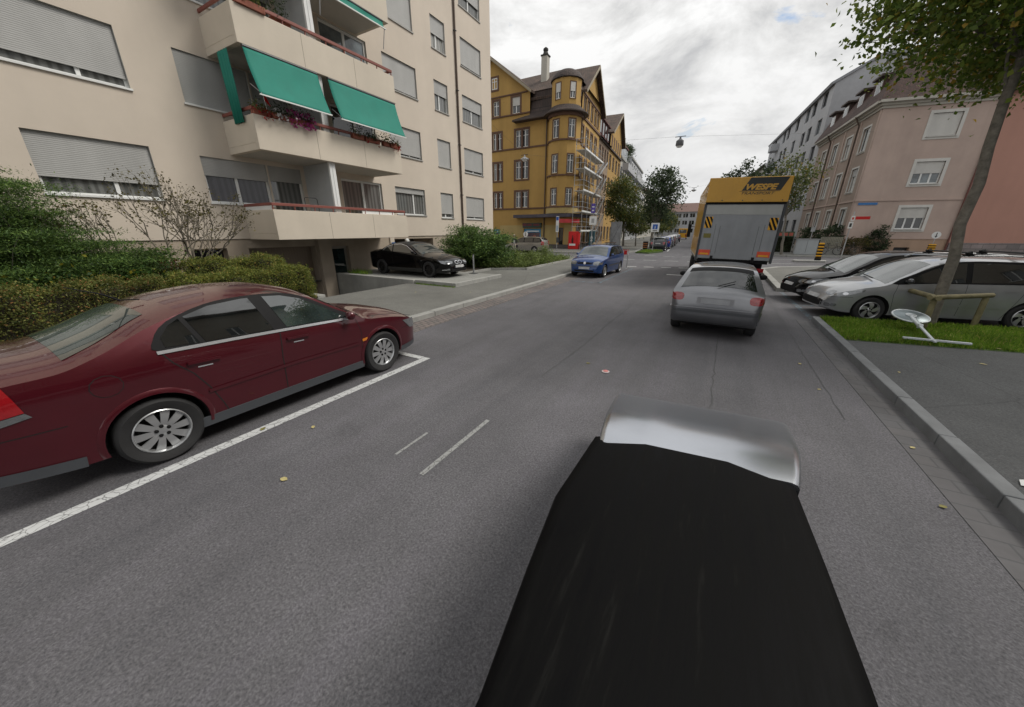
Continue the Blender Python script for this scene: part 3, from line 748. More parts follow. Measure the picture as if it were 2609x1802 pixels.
g = MB(); [g.fbox(F, 19.70, 19.86, -0.01, 0.14, 1.4 + k * 2.83, 1.44 + k * 2.83) for k in range(6)]; g.build('pipe_bracket', M_DARKM, dp)
g = MB(); g.lathe([(0.11, 0), (0.13, 0.03), (0.13, 0.09), (0.09, 0.14)], F(14.6, 0.05, 1.55), 14, 'x'); g.build('wall_lamp', M_WHITE, apt, smooth=40)
g = MB(); g.box(-14.99, -14.95, 13.56, 13.80, 0.95, 1.5); nn = g.build('house_number_plate', mat('blue_enamel', (0.05, 0.12, 0.30), 0.35), apt)
# balconies
BA0, BA1, BX = 6.95, 12.95, 1.9
for k in range(FL - 1):
    zb = 1.78 + k * 2.735; ztop = zb + 0.97
    g = MB()
    g.fbox(F, BA0, BA1, 0.003, BX - 0.14, zb, zb + 0.2)                       # slab
    g.fbox(F, BA0, BA1, BX - 0.14, BX, zb, ztop)                            # front parapet
    g.fbox(F, BA0, BA0 + 0.12, 0.003, BX - 0.14, zb + 0.2, ztop - 0.003); g.fbox(F, BA1 - 0.12, BA1, 0.003, BX - 0.14, zb + 0.2, ztop - 0.003)
    b = g.build('balcony', M_RENDL, apt, bevel=0.012)
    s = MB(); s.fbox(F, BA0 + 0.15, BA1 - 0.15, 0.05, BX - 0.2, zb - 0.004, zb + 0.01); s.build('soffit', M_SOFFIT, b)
    s = MB()
    for a in (8.98, 11.0): s.fbox(F, a - 0.006, a + 0.006, BX - 0.02, BX + 0.002, zb + 0.03, ztop - 0.02)
    s.build('expansion_joint', mat('joint_seal', (0.22, 0.19, 0.15), 0.9), b)  # joint strips darker than the render
    s = MB()
    s.fbox(F, BA0 + 0.02, BA1 - 0.02, BX - 0.115, BX - 0.045, ztop + 0.13, ztop + 0.22)
    s.fbox(F, BA0 + 0.02, BA0 + 0.07, 0.02, BX - 0.12, ztop + 0.13, ztop + 0.22); s.fbox(F, BA1 - 0.07, BA1 - 0.02, 0.02, BX - 0.12, ztop + 0.13, ztop + 0.22)
    for i in range(9):
        a = BA0 + 0.05 + (BA1 - BA0 - 0.1) * i / 8; s.fbox(F, a - 0.015, a + 0.015, BX - 0.1, BX - 0.06, ztop, ztop + 0.13)
    s.build('railing', M_RAIL, b, bevel=0.008)
    if k == 0:
        s = MB(); s.fbox(F, BA0 + 0.035, BA0 + 0.05, 0.1, BX - 0.14, ztop + 0.005, ztop + 0.125); s.build('wind_board', M_WHITE, b); s = MB(); s.fbox(F, BA0 + 3.6, BA0 + 5.3, BX - 0.085, BX - 0.075, ztop + 0.005, ztop + 0.12); s.build('wind_board', M_WHITE, b)
    s = MB(); s.fbox(F, 9.46, 9.56, 0.003, BX - 0.24, zb + 0.2, zb + 2.735 - 0.002); s.build('balcony_divider', M_DIV, apt)
    s = MB(); s.fbox(F, 9.39, 9.63, BX - 0.235, BX - 0.145, zb + 0.2, zb + 2.735 - 0.002); s.fbox(F, 9.50, 9.52, BX - 0.14, BX - 0.13, zb + 1.0, zb + 2.7); s.build('balcony_post', M_WHITE, apt)
# the green awnings let down over the balcony
def awning(a0, a1, x0, z0, x1, z1, lab=None):
    g = MB(); n = 14; c_ = 20; V = []
    for i in range(n + 1):
        t = i / n
        for k in range(c_ + 1):
            u = k / c_; w = math.sin(math.pi * t); sag = -0.04 * w - 0.012 * w * math.sin(u * 19 + t * 3) - 0.010 * w * math.sin(u * 7.3 + 1 + t * 5)
            V.append(F(a0 + (a1 - a0) * u, x0 + (x1 - x0) * t + sag * 0.8, z0 + (z1 - z0) * t + sag))
    g.add(V, [(i * (c_ + 1) + k, i * (c_ + 1) + k + 1, (i + 1) * (c_ + 1) + k + 1, (i + 1) * (c_ + 1) + k) for i in range(n) for k in range(c_)])
    aw = g.build('awning', M_GREEN, apt, smooth=60); so = aw.modifiers.new('thickness', 'SOLIDIFY'); so.thickness = 0.008
    s = MB(); s.bar(F(a0 - 0.02, x1 + 0.005, z1 - 0.015), F(a1 + 0.02, x1 + 0.005, z1 - 0.015), 0.045, 0.035); s.build('front_bar', M_WHITE, aw)
    s = MB(); s.tube([F(a0, x0 - 0.02, z0 + 0.01), F(a1, x0 - 0.02, z0 + 0.01)], 0.05, 10); s.build('roller', M_DARKM, aw)
    s = MB()
    for a in (a0 + 0.04, a1 - 0.04): s.bar(F(a, x0 - 0.05, z0 - 0.9), F(a, x1, z1 + 0.03), 0.02)
    s.build('arm', M_GALV, aw)
awning(7.03, 9.33, BX + 0.05, 7.18, BX + 0.50, 5.93)
awning(9.72, 12.82, BX + 0.05, 7.18, BX + 0.52, 5.90)
awning(9.8, 12.6, BX + 0.04, 9.92, BX + 0.16, 9.66)
g = MB(); N_ = 18; V = []
for i in range(N_ + 1):
    x = 0.75 + 0.62 * i / N_; w = 0.03 * math.sin(i * 1.35)
    for zz in (7.2, 6.3, 5.3): V.append(F(6.9 + w * (1.4 if zz < 6 else 0.6), x + (7.2 - zz) * 0.06, zz))
g.add(V, [(3 * i + j, 3 * i + 3 + j, 3 * i + 4 + j, 3 * i + 1 + j) for i in range(N_) for j in (0, 1)])
sc = g.build('side_curtain', M_GREEN, apt, smooth=80); so = sc.modifiers.new('thickness', 'SOLIDIFY'); so.thickness = 0.01
# flowers and pots on the middle balcony
M_TERRA = mat('terracotta', (0.24, 0.075, 0.045), 0.75, var=0.15)
M_PINK = mat_leaf('magenta_petals', [(0.35, 0.03, 0.16), (0.48, 0.06, 0.28), (0.55, 0.16, 0.40), (0.75, 0.60, 0.66)])
M_REDP = mat_leaf('red_petals', [(0.20, 0.015, 0.015), (0.32, 0.02, 0.02), (0.40, 0.05, 0.04)])
M_WHP = mat_leaf('white_petals', [(0.6, 0.58, 0.62), (0.7, 0.7, 0.7), (0.75, 0.72, 0.75)])
def planter(name, label, a0, a1, z, petals, np_, green, h=0.35, out=0.0, box=True):
    d = BX - 0.02 + out
    t = thing(name, label, 'plant', F((a0 + a1) / 2, d, z), group='plants on the balcony parapet')
    g = MB(); g.fbox(F, a0, a1, d - 0.11, d + 0.07, z, z + 0.17); g.build('trough', M_TERRA, t, bevel=0.01)
    n = int((a1 - a0) * 420)
    P = np.array([F(random.uniform(a0, a1), random.gauss(d, 0.11), z + 0.10 + abs(random.gauss(0, h * 0.55))) for _ in range(n)]); leaves('greenery', P, 0.07, green, t)
    if petals:
        P = np.array([F(random.uniform(a0, a1), random.gauss(d + 0.08, 0.10), z + random.uniform(-0.12, h * 0.9)) for _ in range(np_)]); leaves('flowers', P, 0.085, petals, t, aspect=0.9)
    return t
planter('flower_trough', 'red geranium trough on the balcony corner under the green side curtain', 7.0, 7.5, 5.49, M_REDP, 50, G_MID, 0.28, -0.05)
planter('flower_trough', 'white flowers in a trough under the left green awning', 7.55, 7.95, 5.49, M_WHP, 60, G_DARK, 0.3)
planter('flower_trough', 'magenta petunias spilling over the parapet under the left green awning', 8.0, 8.9, 5.49, M_PINK, 230, G_DARK, 0.38)
planter('flower_trough', 'leafy tall plant on the parapet under the right green awning beside the white post', 10.5, 11.0, 5.49, None, 0, G_MID, 0.7)
planter('flower_trough', 'dark red trough with low green plants under the right green awning', 11.1, 11.8, 5.49, M_REDP, 14, G_DARK, 0.25)
planter('flower_trough', 'bushy plant in a pot just past the right green awning', 12.0, 12.3, 5.49, None, 0, G_MID, 0.45)
planter('flower_trough', 'terracotta trough with dry red flowers at the right end of the balcony', 12.4, 12.9, 5.49, M_REDP, 26, G_DRY, 0.25)
planter('flower_trough', 'trailing green plants hanging over the topmost balcony in view', 7.1, 7.9, 8.22, None, 0, G_MID, 0.35, 0.02)
planter('flower_trough', 'tall leafy plants further along the topmost balcony in view', 8.2, 8.8, 8.22, None, 0, G_DARK, 0.8, -0.2)
t = thing('pennant', 'small red pennant on a stick in the geranium trough', 'flag', F(7.42, BX, 5.6))
g = MB(); g.tube([F(7.42, BX, 5.6), F(7.36, BX, 6.28)], 0.008, 6); g.build('stick', M_WHITE, t)
g = MB(); g.fprism(F, [(7.36, 6.27), (7.39, 5.92), (7.56, 5.78)], BX - 0.006, BX + 0.006); g.build('cloth', M_RED, t)
# a folding chair back seen above the lowest parapet
t = thing('folding_chair', 'thin dark metal chair frame on the lowest balcony beside the grey divider', 'chair', F(8.85, 1.0, 1.98))
g = MB()
g.tube([F(8.62, 1.15, 1.98), F(8.62, 1.05, 3.22), F(8.67, 1.05, 3.27), F(9.08, 1.05, 3.27), F(9.13, 1.05, 3.22), F(9.13, 1.15, 1.98)], 0.014, 8); g.build('back_frame', M_DARKM, t, smooth=60)
g = MB(); g.fbox(F, 8.64, 9.11, 0.72, 1.1, 2.42, 2.45); g.build('seat', M_DARKM, t)
for a in (8.64, 9.11):
    g = MB(); g.tube([F(a, 0.72, 2.43), F(a, 0.66, 1.98)], 0.013, 8); g.build('leg', M_DARKM, t)
# ------------------------------------------------------------------ the ochre corner house and its neighbours across the junction
M_OCH = mat('ochre_render', (0.43, 0.268, 0.082), 0.88, var=0.07, vs=0.7, bump=0.1, bs=90, streak=0.12)
M_OCHL = mat('pale_ochre_render', (0.42, 0.32, 0.135), 0.88, var=0.06, vs=0.8, streak=0.1)
M_BRST = mat('brown_stone', (0.115, 0.062, 0.040), 0.8, var=0.15)
M_TILE = mat_bricks('brown_roof_tiles', (0.105, 0.068, 0.050), (0.070, 0.048, 0.038), (0.03, 0.022, 0.018), 1.0, 0.22, 0.3, 0.02, bump=0.7, var=0.4)
M_TILED = mat_bricks('dark_mansard_tiles', (0.060, 0.040, 0.034), (0.045, 0.032, 0.028), (0.02, 0.015, 0.013), 1.0, 0.2, 0.22, 0.02, bump=0.7, var=0.35)
M_EAVE = mat('dark_eave_boards', (0.055, 0.038, 0.030), 0.7)
M_MARO = mat('maroon_shingles', (0.120, 0.048, 0.045), 0.8, var=0.15, vs=3)
M_CREAMR = mat('cream_render', (0.45, 0.43, 0.38), 0.85, var=0.06, streak=0.1)
M_GREYR = mat('light_grey_render', (0.43, 0.44, 0.46), 0.85, var=0.05, streak=0.08)

och = thing('corner_house', 'ochre corner house with brown window surrounds, round bay and tiled gables', 'house', (-18, 42, 0))
F1 = Fr((-30, 40), (1, 0)); K = 30.0
def w1(x0, x1, z0, z1): return (x0 + K, x1 + K, z0, z1)
rows = [(4.72, 6.45), (7.82, 9.68), (11.1, 12.82)]
fw_ = []
for z0, z1 in rows:
    for x0, x1 in ((-28.6, -27.3), (-25.25, -24.1), (-22.2, -20.55)): fw_.append((x0 + K, x1 + K, z0, z1))
gnd = [(4.7, 5.5, 0.85, 2.25), (9.0, 11.3, 0.85, 2.3), (13.6, 14.15, 0.14, 2.4)]
att = [(4.85, 5.65, 14.55, 16.0), (7.35, 8.35, 14.5, 16.05)]
gw = [(4.72, 5.45, 17.15, 18.2)]
mb = MB()
wall_sheet(mb, F1, 0, 15.2, -0.1, 13.6, fw_ + gnd, 0.2, 0, 0)
wall_sheet(mb, F1, 0, 9.6, 13.6, 16.35, att, 0.2, 0, 0)
mb.add([F1(-0.1, 0, 16.35), F1(9.6, 0, 16.35), F1(4.72, 0, 20.0)], [(0, 1, 2)])
# side facade along the far street
F2 = Fr((-14.75, 40.0), d2)
sw = []
for z0, z1 in rows:
    for s in (1.3, 3.4, 5.6, 7.8): sw.append((s, s + 1.05, z0, z1))
sg_ = [(s, s + 0.85, 14.15, 15.6) for s in (1.9, 3.4, 5.2, 6.9, 8.4)]
sgr = [(1.6, 3.4, 0.6, 2.6), (4.4, 5.4, 0.14, 2.5), (6.3, 8.3, 0.6, 2.6)]
wall_sheet(mb, F2, 0, 10.3, -0.1, 13.6, sw + sgr, 0.2, 0, 0)
wall_sheet(mb, F2, 1.2, 10.3, 13.6, 15.8, sg_, 0.2, 0, 0)
mb.add([F2(1.2, 0, 15.8), F2(10.3, 0, 15.8), F2(5.75, 0, 19.2)], [(0, 1, 2)])
mb.add([F1(0, 0, -0.1), F1(0, -13, -0.1), F1(0, -13, 16.3), F1(0, 0, 16.3)], [(3, 2, 1, 0)])
mb.build('wall', M_OCH, och)
TB = dict(transom=0.68, surround=M_BRST, sur_w=0.2, fw=0.07, sill=False)
for h in fw_:
    g = MB(); xm = (h[0] + h[1]) / 2; g.fbox(F1, xm - 0.11, xm + 0.11, -0.19, 0.028, h[2] + 0.002, h[3] - 0.002); g.build('window_post', M_BRST, och)
for i, h in enumerate(fw_): window(F1, och, *h, 0.16, split=[0.25, 0.75], shut=[0, 0, 0, 0.0, 0.95, 0.0, 0, 0, 0][(i + 1) % 9] if i else 0.0, shutter=M_SHUTW, glass=M_GLASS if i % 3 else M_CURTB, **TB)
for i, h in enumerate(att): window(F1, och, *h, 0.16, cols=2, shut=0.5 if i else 0, shutter=M_SHUTW, **TB)
window(F1, och, *gw[0], -0.0 + 0.02, cols=2, **TB)
for i, h in enumerate(sw): window(F2, och, *h, 0.16, cols=2, **TB)
for i, h in enumerate(sg_): window(F2, och, *h, 0.16, cols=1, surround=M_BRST, sur_w=0.14, sill=False)
for h in sgr: window(F2, och, *h, 0.16, cols=2, surround=M_BRST, sur_w=0.12, sill=False, name='shop_window')
# bands and cornices
mb = MB()
for z in (4.6, 11.02): mb.fbox(F1, 0, 12.9, 0.0, 0.09, z - 0.09, z + 0.06); mb.fbox(F2, 0.7, 10.3, 0.0, 0.09, z - 0.09, z + 0.06)
mb.fbox(F1, -0.1, 9.62, 0.0, 0.12, 14.32, 14.45); mb.fbox(F1, -0.1, 9.3, 0.0, 0.10, 16.28, 16.40); mb.fbox(F2, 1.1, 10.3, 0.0, 0.12, 13.5, 13.72); mb.fbox(F2, 1.3, 10.2, 0.0, 0.10, 15.75, 15.87)
mb.build('cornice', M_BRST, och)
mb = MB(); mb.fbox(F1, 0, 15.2, 0.0, 0.05, -0.1, 0.55); mb.fbox(F2, 0, 10.3, 0.0, 0.05, -0.1, 0.5); mb.build('plinth', mat('dark_stone_plinth', (0.10, 0.092, 0.088), 0.8), och)
# pale painted band of the shop front, with the openings left free
for a0, a1 in ((0, 4.6), (5.6, 8.9), (11.4, 13.5), (14.25, 15.2)): mb = MB(); mb.fbox(F1, a0, a1, 0.004, 0.03, 0.56, 2.7); mb.build('shop_front_paint', M_OCHL, och)
# shop windows with posters, board, canopy and door
M_POST = mat('blue_poster', (0.03, 0.22, 0.42), 0.4, var=0.25, vs=2)
for (a0, a1, z0, z1) in gnd[:2]:
    w = window(F1, och, a0, a1, z0, z1, 0.12, cols=1, sill=False, fw=0.16, frame=M_POST, name='shop_window', glass=mat_glass('shop_poster_glass', (0.06, 0.03, 0.05)))
    g = MB(); g.fbox(F1, a0 + 0.1, a1 - 0.1, -0.07, -0.055, z1 - 0.42, z1 - 0.12); g.build('poster_heading', M_POST, w)
    g = MB(); g.fbox(F1, a0 + 0.35, a1 - 0.3, -0.055, -0.05, z1 - 0.34, z1 - 0.22); g.build('poster_lettering', M_WHITE, w)
    g = MB(); g.lathe([(0.24, 0), (0.24, 0.006)], F1((a0 + a1) / 2 + 0.25, -0.09, z0 + 0.5), 14, 'y'); g.build('poster_picture', mat('poster_skin_tone', (0.32, 0.10, 0.07), 0.5, var=0.4, vs=6), w)
mb = MB(); mb.fbox(F1, 8.95, 11.4, 0.0, 0.25, 2.42, 2.95); bb = mb.build('shop_board', mat('dark_green_board', (0.02, 0.045, 0.035), 0.5), och)
mb = MB(); mb.fbox(F1, 9.0, 9.5, 0.25, 0.262, 2.6, 2.9); mb.fbox(F1, 9.6, 10.2, 0.25, 0.262, 2.62, 2.86); mb.fbox(F1, 10.4, 11.2, 0.25, 0.262, 2.62, 2.86); mb.build('board_panels', mat('dark_red_panels', (0.13, 0.018, 0.025), 0.5, var=0.3), bb)
window(F1, och, *gnd[2], 0.14, cols=1, sill=False, fw=0.07, frame=mat('dark_blue_door', (0.015, 0.02, 0.06), 0.4), name='shop_door')
cx, cy, rt = -16.3, 40.35, 1.75
mb = MB(); n = 14
can = [(-22.0, 40.0), (-22.0, 39.1), (-18.6, 38.8)] + [(cx + 2.35 * math.cos(t), cy + 2.35 * math.sin(t)) for t in [R(-128 + 148 * i / n) for i in range(n + 1)]] + [(-14.2, 44.6), (-14.9, 44.6), (-14.76, 40.0)]
mb.prism(can, 3.52, 3.86); mb.build('shop_canopy', mat('dark_purple_canopy', (0.055, 0.048, 0.066), 0.55, var=0.2, vs=1.2), och)
mb = MB(); tt = [R(-75 + 70 * i / 8) for i in range(9)]
V = [(cx + r_ * math.cos(t), cy + r_ * math.sin(t), z) for t in tt for r_, z in ((2.28, 2.9), (2.28, 3.3), (2.18, 3.3), (2.18, 2.9))]
mb.add(V, [(4 * i + j, 4 * i + (j + 1) % 4, 4 * i + 4 + (j + 1) % 4, 4 * i + 4 + j) for i in range(8) for j in range(4)])
mb.build('shop_sign', mat('red_shop_sign', (0.50, 0.045, 0.05), 0.4, var=0.35, vs=1.4), och)
mb = MB(); mb.tube([(-18.28, 39.9, 0), (-18.28, 39.9, 13.6)], 0.07, 8); mb.build('downpipe', M_BRPIPE, och, smooth=60)
# round bay: facets, alternately with and without windows
ang = [-177, -147, -118, -88, -59, -29, 0, 30, 60]
rowT = [(4.75, 6.42), (7.95, 9.7), (11.25, 12.9)]
bay = MB(); tw = []
vz = [(cx + rt * math.cos(R(a)), cy + rt * math.sin(R(a))) for a in ang]
for i in range(len(ang) - 1):
    p, q = vz[i], vz[i + 1]; L = math.hypot(q[0] - p[0], q[1] - p[1]); Ff = Fr(p, (q[0] - p[0], q[1] - p[1]))
    hs = [(0.10, L - 0.10, z0, z1) for z0, z1 in rowT] if i in (2, 4, 6) else []
    wall_sheet(bay, Ff, 0, L, 3.9, 13.6, hs, 0.14, 0, 0)
    tw += [(Ff, h) for h in hs]
bay.add([(x, y, 3.9) for x, y in vz], [tuple(range(len(vz) - 1, -1, -1))])
bo = bay.build('bay', M_OCH, och, smooth=35)
for Ff, h in tw: window(Ff, och, *h, 0.11, cols=2, transom=0.68, surround=M_BRST, sur_w=0.1, fw=0.06, sill=False, glass=M_GLASS)
def ring(mb, r0, r1, z0, z1, t0=-180, t1=64, k=18):
    V = [(cx + r * math.cos(R(t0 + (t1 - t0) * i / k)), cy + r * math.sin(R(t0 + (t1 - t0) * i / k)), z) for i in range(k + 1) for r, z in ((r0, z0), (r1, z0), (r1, z1), (r0, z1))]
    mb.add(V, [(4 * i + j, 4 * i + 4 + j, 4 * i + 4 + (j + 1) % 4, 4 * i + (j + 1) % 4) for i in range(k) for j in range(4)])
for r_, z0, z1 in ((1.84, 4.5, 4.66), (1.84, 7.66, 7.8), (1.84, 10.98, 11.12), (1.9, 13.2, 13.6)): mb = MB(); ring(mb, 1.6, r_, z0, z1); mb.build('bay_band', M_BRST, bo)
mb = MB(); ring(mb, 1.5, 1.8, 3.92, 4.5); mb.build('bay_base', M_OCHL, bo)
# skirt roof over the bay, dormer drum and its arched roof
mb = MB(); k = 20
for (ra, za), (rb, zb) in (((2.35, 13.58), (2.05, 13.78)), ((2.05, 13.78), (1.58, 14.22))):
    V = [(cx + r * math.cos(R(-185 + 260 * i / k)), cy + r * math.sin(R(-185 + 260 * i / k)), z) for i in range(k + 1) for r, z in ((ra, za), (rb, zb))]
    mb.add(V, [(2 * i, 2 * i + 2, 2 * i + 3, 2 * i + 1) for i in range(k)])
mb.build('bay_roof', M_TILED, och, smooth=30)
mb = MB(); ring(mb, 1.6, 2.37, 13.48, 13.58, -185, 75, 20); mb.build('eave', M_EAVE, och)
dm = MB(); dw = []
vd = [(cx + 1.55 * math.cos(R(a)), cy + 1.55 * math.sin(R(a))) for a in ang]
for i in range(len(ang) - 1):
    p, q = vd[i], vd[i + 1]; L = math.hypot(q[0] - p[0], q[1] - p[1]); Ff = Fr(p, (q[0] - p[0], q[1] - p[1]))
    hs = [(0.12, L - 0.12, 14.75, 16.1)] if i in (2, 4, 6) else []
    wall_sheet(dm, Ff, 0, L, 14.2, 16.6, hs, 0.1); dw += [(Ff, h) for h in hs]
dmo = dm.build('bay_dormer', M_OCH, och)
for Ff, h in dw: window(Ff, och, *h, 0.08, cols=2, surround=M_BRST, sur_w=0.08, shut=0.55, shutter=M_SHUTW, sill=False)
mb = MB(); mb.lathe([(1.62, 16.5), (1.70, 16.55), (1.62, 16.75), (1.3, 17.15), (0.8, 17.45), (0.02, 17.55)], (cx, cy, 0), 24); mb.build('dormer_roof', M_TILED, och, smooth=50)
# mansard beside the bay, main hip, two gable roofs, chimney
mb = MB()
prof = [(39.15, 13.62), (39.3, 13.72), (39.9, 14.1), (40.25, 14.7), (40.45, 15.5), (40.55, 16.4)]
V = [(x, y, z) for y, z in prof for x in (-22.2 if z < 13.8 else -20.42, -17.4)]
mb.add(V, [(2 * i, 2 * i + 1, 2 * i + 3, 2 * i + 2) for i in range(len(prof) - 1)])
mb.build('mansard', M_TILED, och, smooth=50)
mb = MB(); mb.fbox(F1, 7.8, 12.6, -0.1, 0.86, 13.5, 13.62); mb.build('eave', M_EAVE, och)
mb = MB()
mb.add([(-21.0, 40.45, 16.38), (-14.6, 40.45, 16.38), (-19.0, 45.2, 19.6), (-24.6, 45.2, 19.6)], [(0, 1, 2, 3)])
mb.add([(-14.6, 40.45, 16.38), (-15.2, 51, 16.4), (-19.0, 45.2, 19.6)], [(0, 1, 2)])
mb.add([(-24.6, 45.2, 19.6), (-19.0, 45.2, 19.6), (-15.2, 51, 16.4), (-27, 51, 16.4)], [(0, 1, 2, 3)])
mb.build('roof', M_TILE, och)
def gable_roof(par, F, aL, aR, zE, aA, zA, back, over=0.55, th=0.22, ex=0.45):
    """two tiled slopes over a gable, running back from the facade; barge boards in front"""
    def off(a, z): return a, z
    kl = (zA - zE) / (aA - aL)
    mb = MB()
    L = (aL - ex, zE - ex * kl); Rr = (aR + ex, zE - ex * kl); T = (aA, zA)
    mb.fprism(F, [L, T, (T[0], T[1] + th * 1.2), (L[0] - 0.05, L[1] + th)], -back, over)
    mb.fprism(F, [T, Rr, (Rr[0] + 0.05, Rr[1] + th), (T[0], T[1] + th * 1.2)], -back, over)
    r = mb.build('gable_roof', M_TILE, par)
    mb = MB()
    mb.fprism(F, [(L[0], L[1] - 0.06), (T[0], T[1] - 0.08), (T[0], T[1] + th * 1.0), (L[0] - 0.05, L[1] + th * 0.8)], over, over + 0.05)
    mb.fprism(F, [(T[0], T[1] - 0.08), (Rr[0], Rr[1] - 0.06), (Rr[0] + 0.05, Rr[1] + th * 0.8), (T[0], T[1] + th * 1.0)], over, over + 0.05)
    mb.build('barge_board', mat('pale_barge_board', (0.30, 0.26, 0.19), 0.7), r)
gable_roof(och, F1, -0.1, 9.5, 16.4, 4.72, 20.0, 11)
gable_roof(och, F2, 1.2, 10.3, 15.85, 5.75, 19.2, 9)
mb = MB(); mb.box(-20.45, -19.75, 42.7, 43.4, 17.8, 20.3); ch = mb.build('chimney', M_CREAMR, och)
mb = MB(); mb.box(-20.52, -19.68, 42.63, 43.47, 20.3, 20.42); mb.lathe([(0.38, 20.42), (0.22, 20.75), (0.28, 20.85), (0.28, 21.0), (0.1, 21.15)], (-20.1, 43.05, 0), 12); mb.build('chimney_pot', mat('sooty_clay', (0.035, 0.033, 0.03), 0.8), ch)

# neighbours along the far street; one frame per house so that each is a thing of its own
def row_house(name, label, s0, s1, zE, zR, wallm, roofm, cols, rows, depth=12, gable=None, mansard=None, sur=M_BRST, parapet=False, balc=False):
    o = along((-14.75, 40.0), s0); Fh = Fr(o, d2); L = s1 - s0
    t = thing(name, label, 'house', (*along(o, L / 2, -2)[:2], 0))
    hs = []
    for (z0, z1) in rows:
        for c_ in range(cols):
            a = L * (c_ + 0.5) / cols; w_ = min(1.3, L / cols * 0.45); hs.append((a - w_ / 2, a + w_ / 2, z0, z1))
    mb = MB(); wall_sheet(mb, Fh, 0, L, -0.1, zE, hs, 0.2)
    for a in (0, L): mb.add([Fh(a, 0, -0.1), Fh(a, -depth, -0.1), Fh(a, -depth, zE), Fh(a, 0, zE)], [(3, 2, 1, 0) if a == 0 else (0, 1, 2, 3)])
    mb.build('wall', wallm, t)
    for h in hs: window(Fh, t, *h, 0.16, cols=2, surround=sur, sur_w=0.12, sill=False)
    if parapet:
        mb = MB(); mb.fbox(Fh, 0, L, -depth, 0.1, zE, zE + 0.3); mb.build('roof', M_CONC, t)
    elif mansard:
        zm, inset = mansard
        mb = MB(); V = [Fh(a, d, z) for a in (0, L) for d, z in ((0.45, zE - 0.05), (-0.15, zE + 0.35), (-inset, zm), (-depth / 2, zR), (-depth, zm))]
        mb.add(V, [(i, i + 1, i + 6, i + 5) for i in range(4)] + [(0, 4, 3, 2, 1), (5, 6, 7, 8, 9)]); mb.build('roof', roofm, t)
        for c_ in range(cols):
            a = L * (c_ + 0.5) / cols
            mb = MB(); mb.fbox(Fh, a - 0.6, a + 0.6, -2.2, -0.12, zE + 0.4, zm - 0.1); mb.fbox(Fh, a - 0.75, a + 0.75, -2.2, 0.1, zm - 0.1, zm + 0.05); dd = mb.build('dormer', M_MARO, t)
            mb = MB(); mb.fbox(Fh, a - 0.4, a + 0.4, -0.12, -0.09, zE + 0.7, zm - 0.35); mb.build('pane', M_GLASS, dd)
    mb = MB(); mb.fbox(Fh, 0, L, 0.0, 0.25, zE - 0.2, zE + 0.02); mb.build('cornice', M_EAVE if not parapet else M_CONC, t)
    if balc:
        for z in (3.4, 6.4, 9.4, 12.2):
            mb = MB(); mb.fbox(Fh, 0.6, L - 0.6, 0.26, 1.3, z - 0.15, z); mb.fbox(Fh, 0.6, L - 0.6, 1.2, 1.3, z, z + 0.95); mb.fbox(Fh, 0.6, 0.7, 0.26, 1.2, z, z + 0.95); mb.fbox(Fh, L - 0.7, L - 0.6, 0.26, 1.2, z, z + 0.95); mb.build('balcony', M_GREYR, t)
    return t, Fh, L
R3 = [(0.7, 2.6), (4.7, 6.4), (7.8, 9.6), (11.0, 12.7)]
t, Fh, L = row_house('row_house', 'brown house with maroon shingled dormers between the two ochre gables', 10.32, 17.2, 13.5, 18.5, mat('brown_render', (0.27, 0.20, 0.14), 0.85, var=0.08), M_TILED, 4, R3, mansard=(15.9, 1.2))
t, Fh, L = row_house('row_house', 'second ochre gabled house beyond the maroon dormers', 17.22, 27.9, 13.5, 18, M_OCH, M_TILE, 4, R3)
mb = MB(); wall_sheet(mb, Fh, 0.6, 10.6, 13.5, 15.6, []); mb.add([Fh(0.6, 0, 15.6), Fh(10.6, 0, 15.6), Fh(6.4, 0, 19.0)], [(0, 1, 2)]); mb.build('gable_wall', M_OCH, t)
for i in range(5):
    a = 1.4 + i * 1.8; mb = MB(); mb.fbox(Fh, a, a + 0.8, 0.0, 0.04, 13.9, 15.4); mb.build('window', M_BRST, t)
gable_roof(t, Fh, 0.4, 10.7, 15.5, 6.4, 19.0, 9)
t, Fh, L = row_house('apartment_house', 'cream apartment house with a glazed roof storey and roof plants', 27.92, 41, 14.0, 17, M_CREAMR, M_CONC, 5, R3, parapet=True, sur=M_GREYR, balc=True)
mb = MB(); mb.fbox(Fh, 0.3, 8.8, -6, -0.3, 14.3, 16.4); pe = mb.build('roof_storey', M_DARKM, t)
for i in range(5):
    mb = MB(); mb.fbox(Fh, 0.5 + i * 1.65, 1.95 + i * 1.65, -0.3, -0.26, 14.5, 16.2); mb.build('pane', M_SKYG, pe)
mb = MB(); mb.fbox(Fh, 0.2, 8.9, -6.1, -0.1, 16.4, 16.6); mb.build('roof_edge', M_MARO, pe)
t, Fh, L = row_house('apartment_house', 'white balconied apartment house behind the dark street tree', 41.02, 62, 15.9, 17, M_GREYR, M_CONC, 7, R3 + [(13.5, 15.2)], parapet=True, sur=M_FRAME, balc=True)
t, Fh, L = row_house('apartment_house', 'low white house furthest along the left row', 62.05, 150, 12.5, 15, M_CREAMR, M_TILE, 18, R3[:3], mansard=(14, 2), sur=M_FRAME)
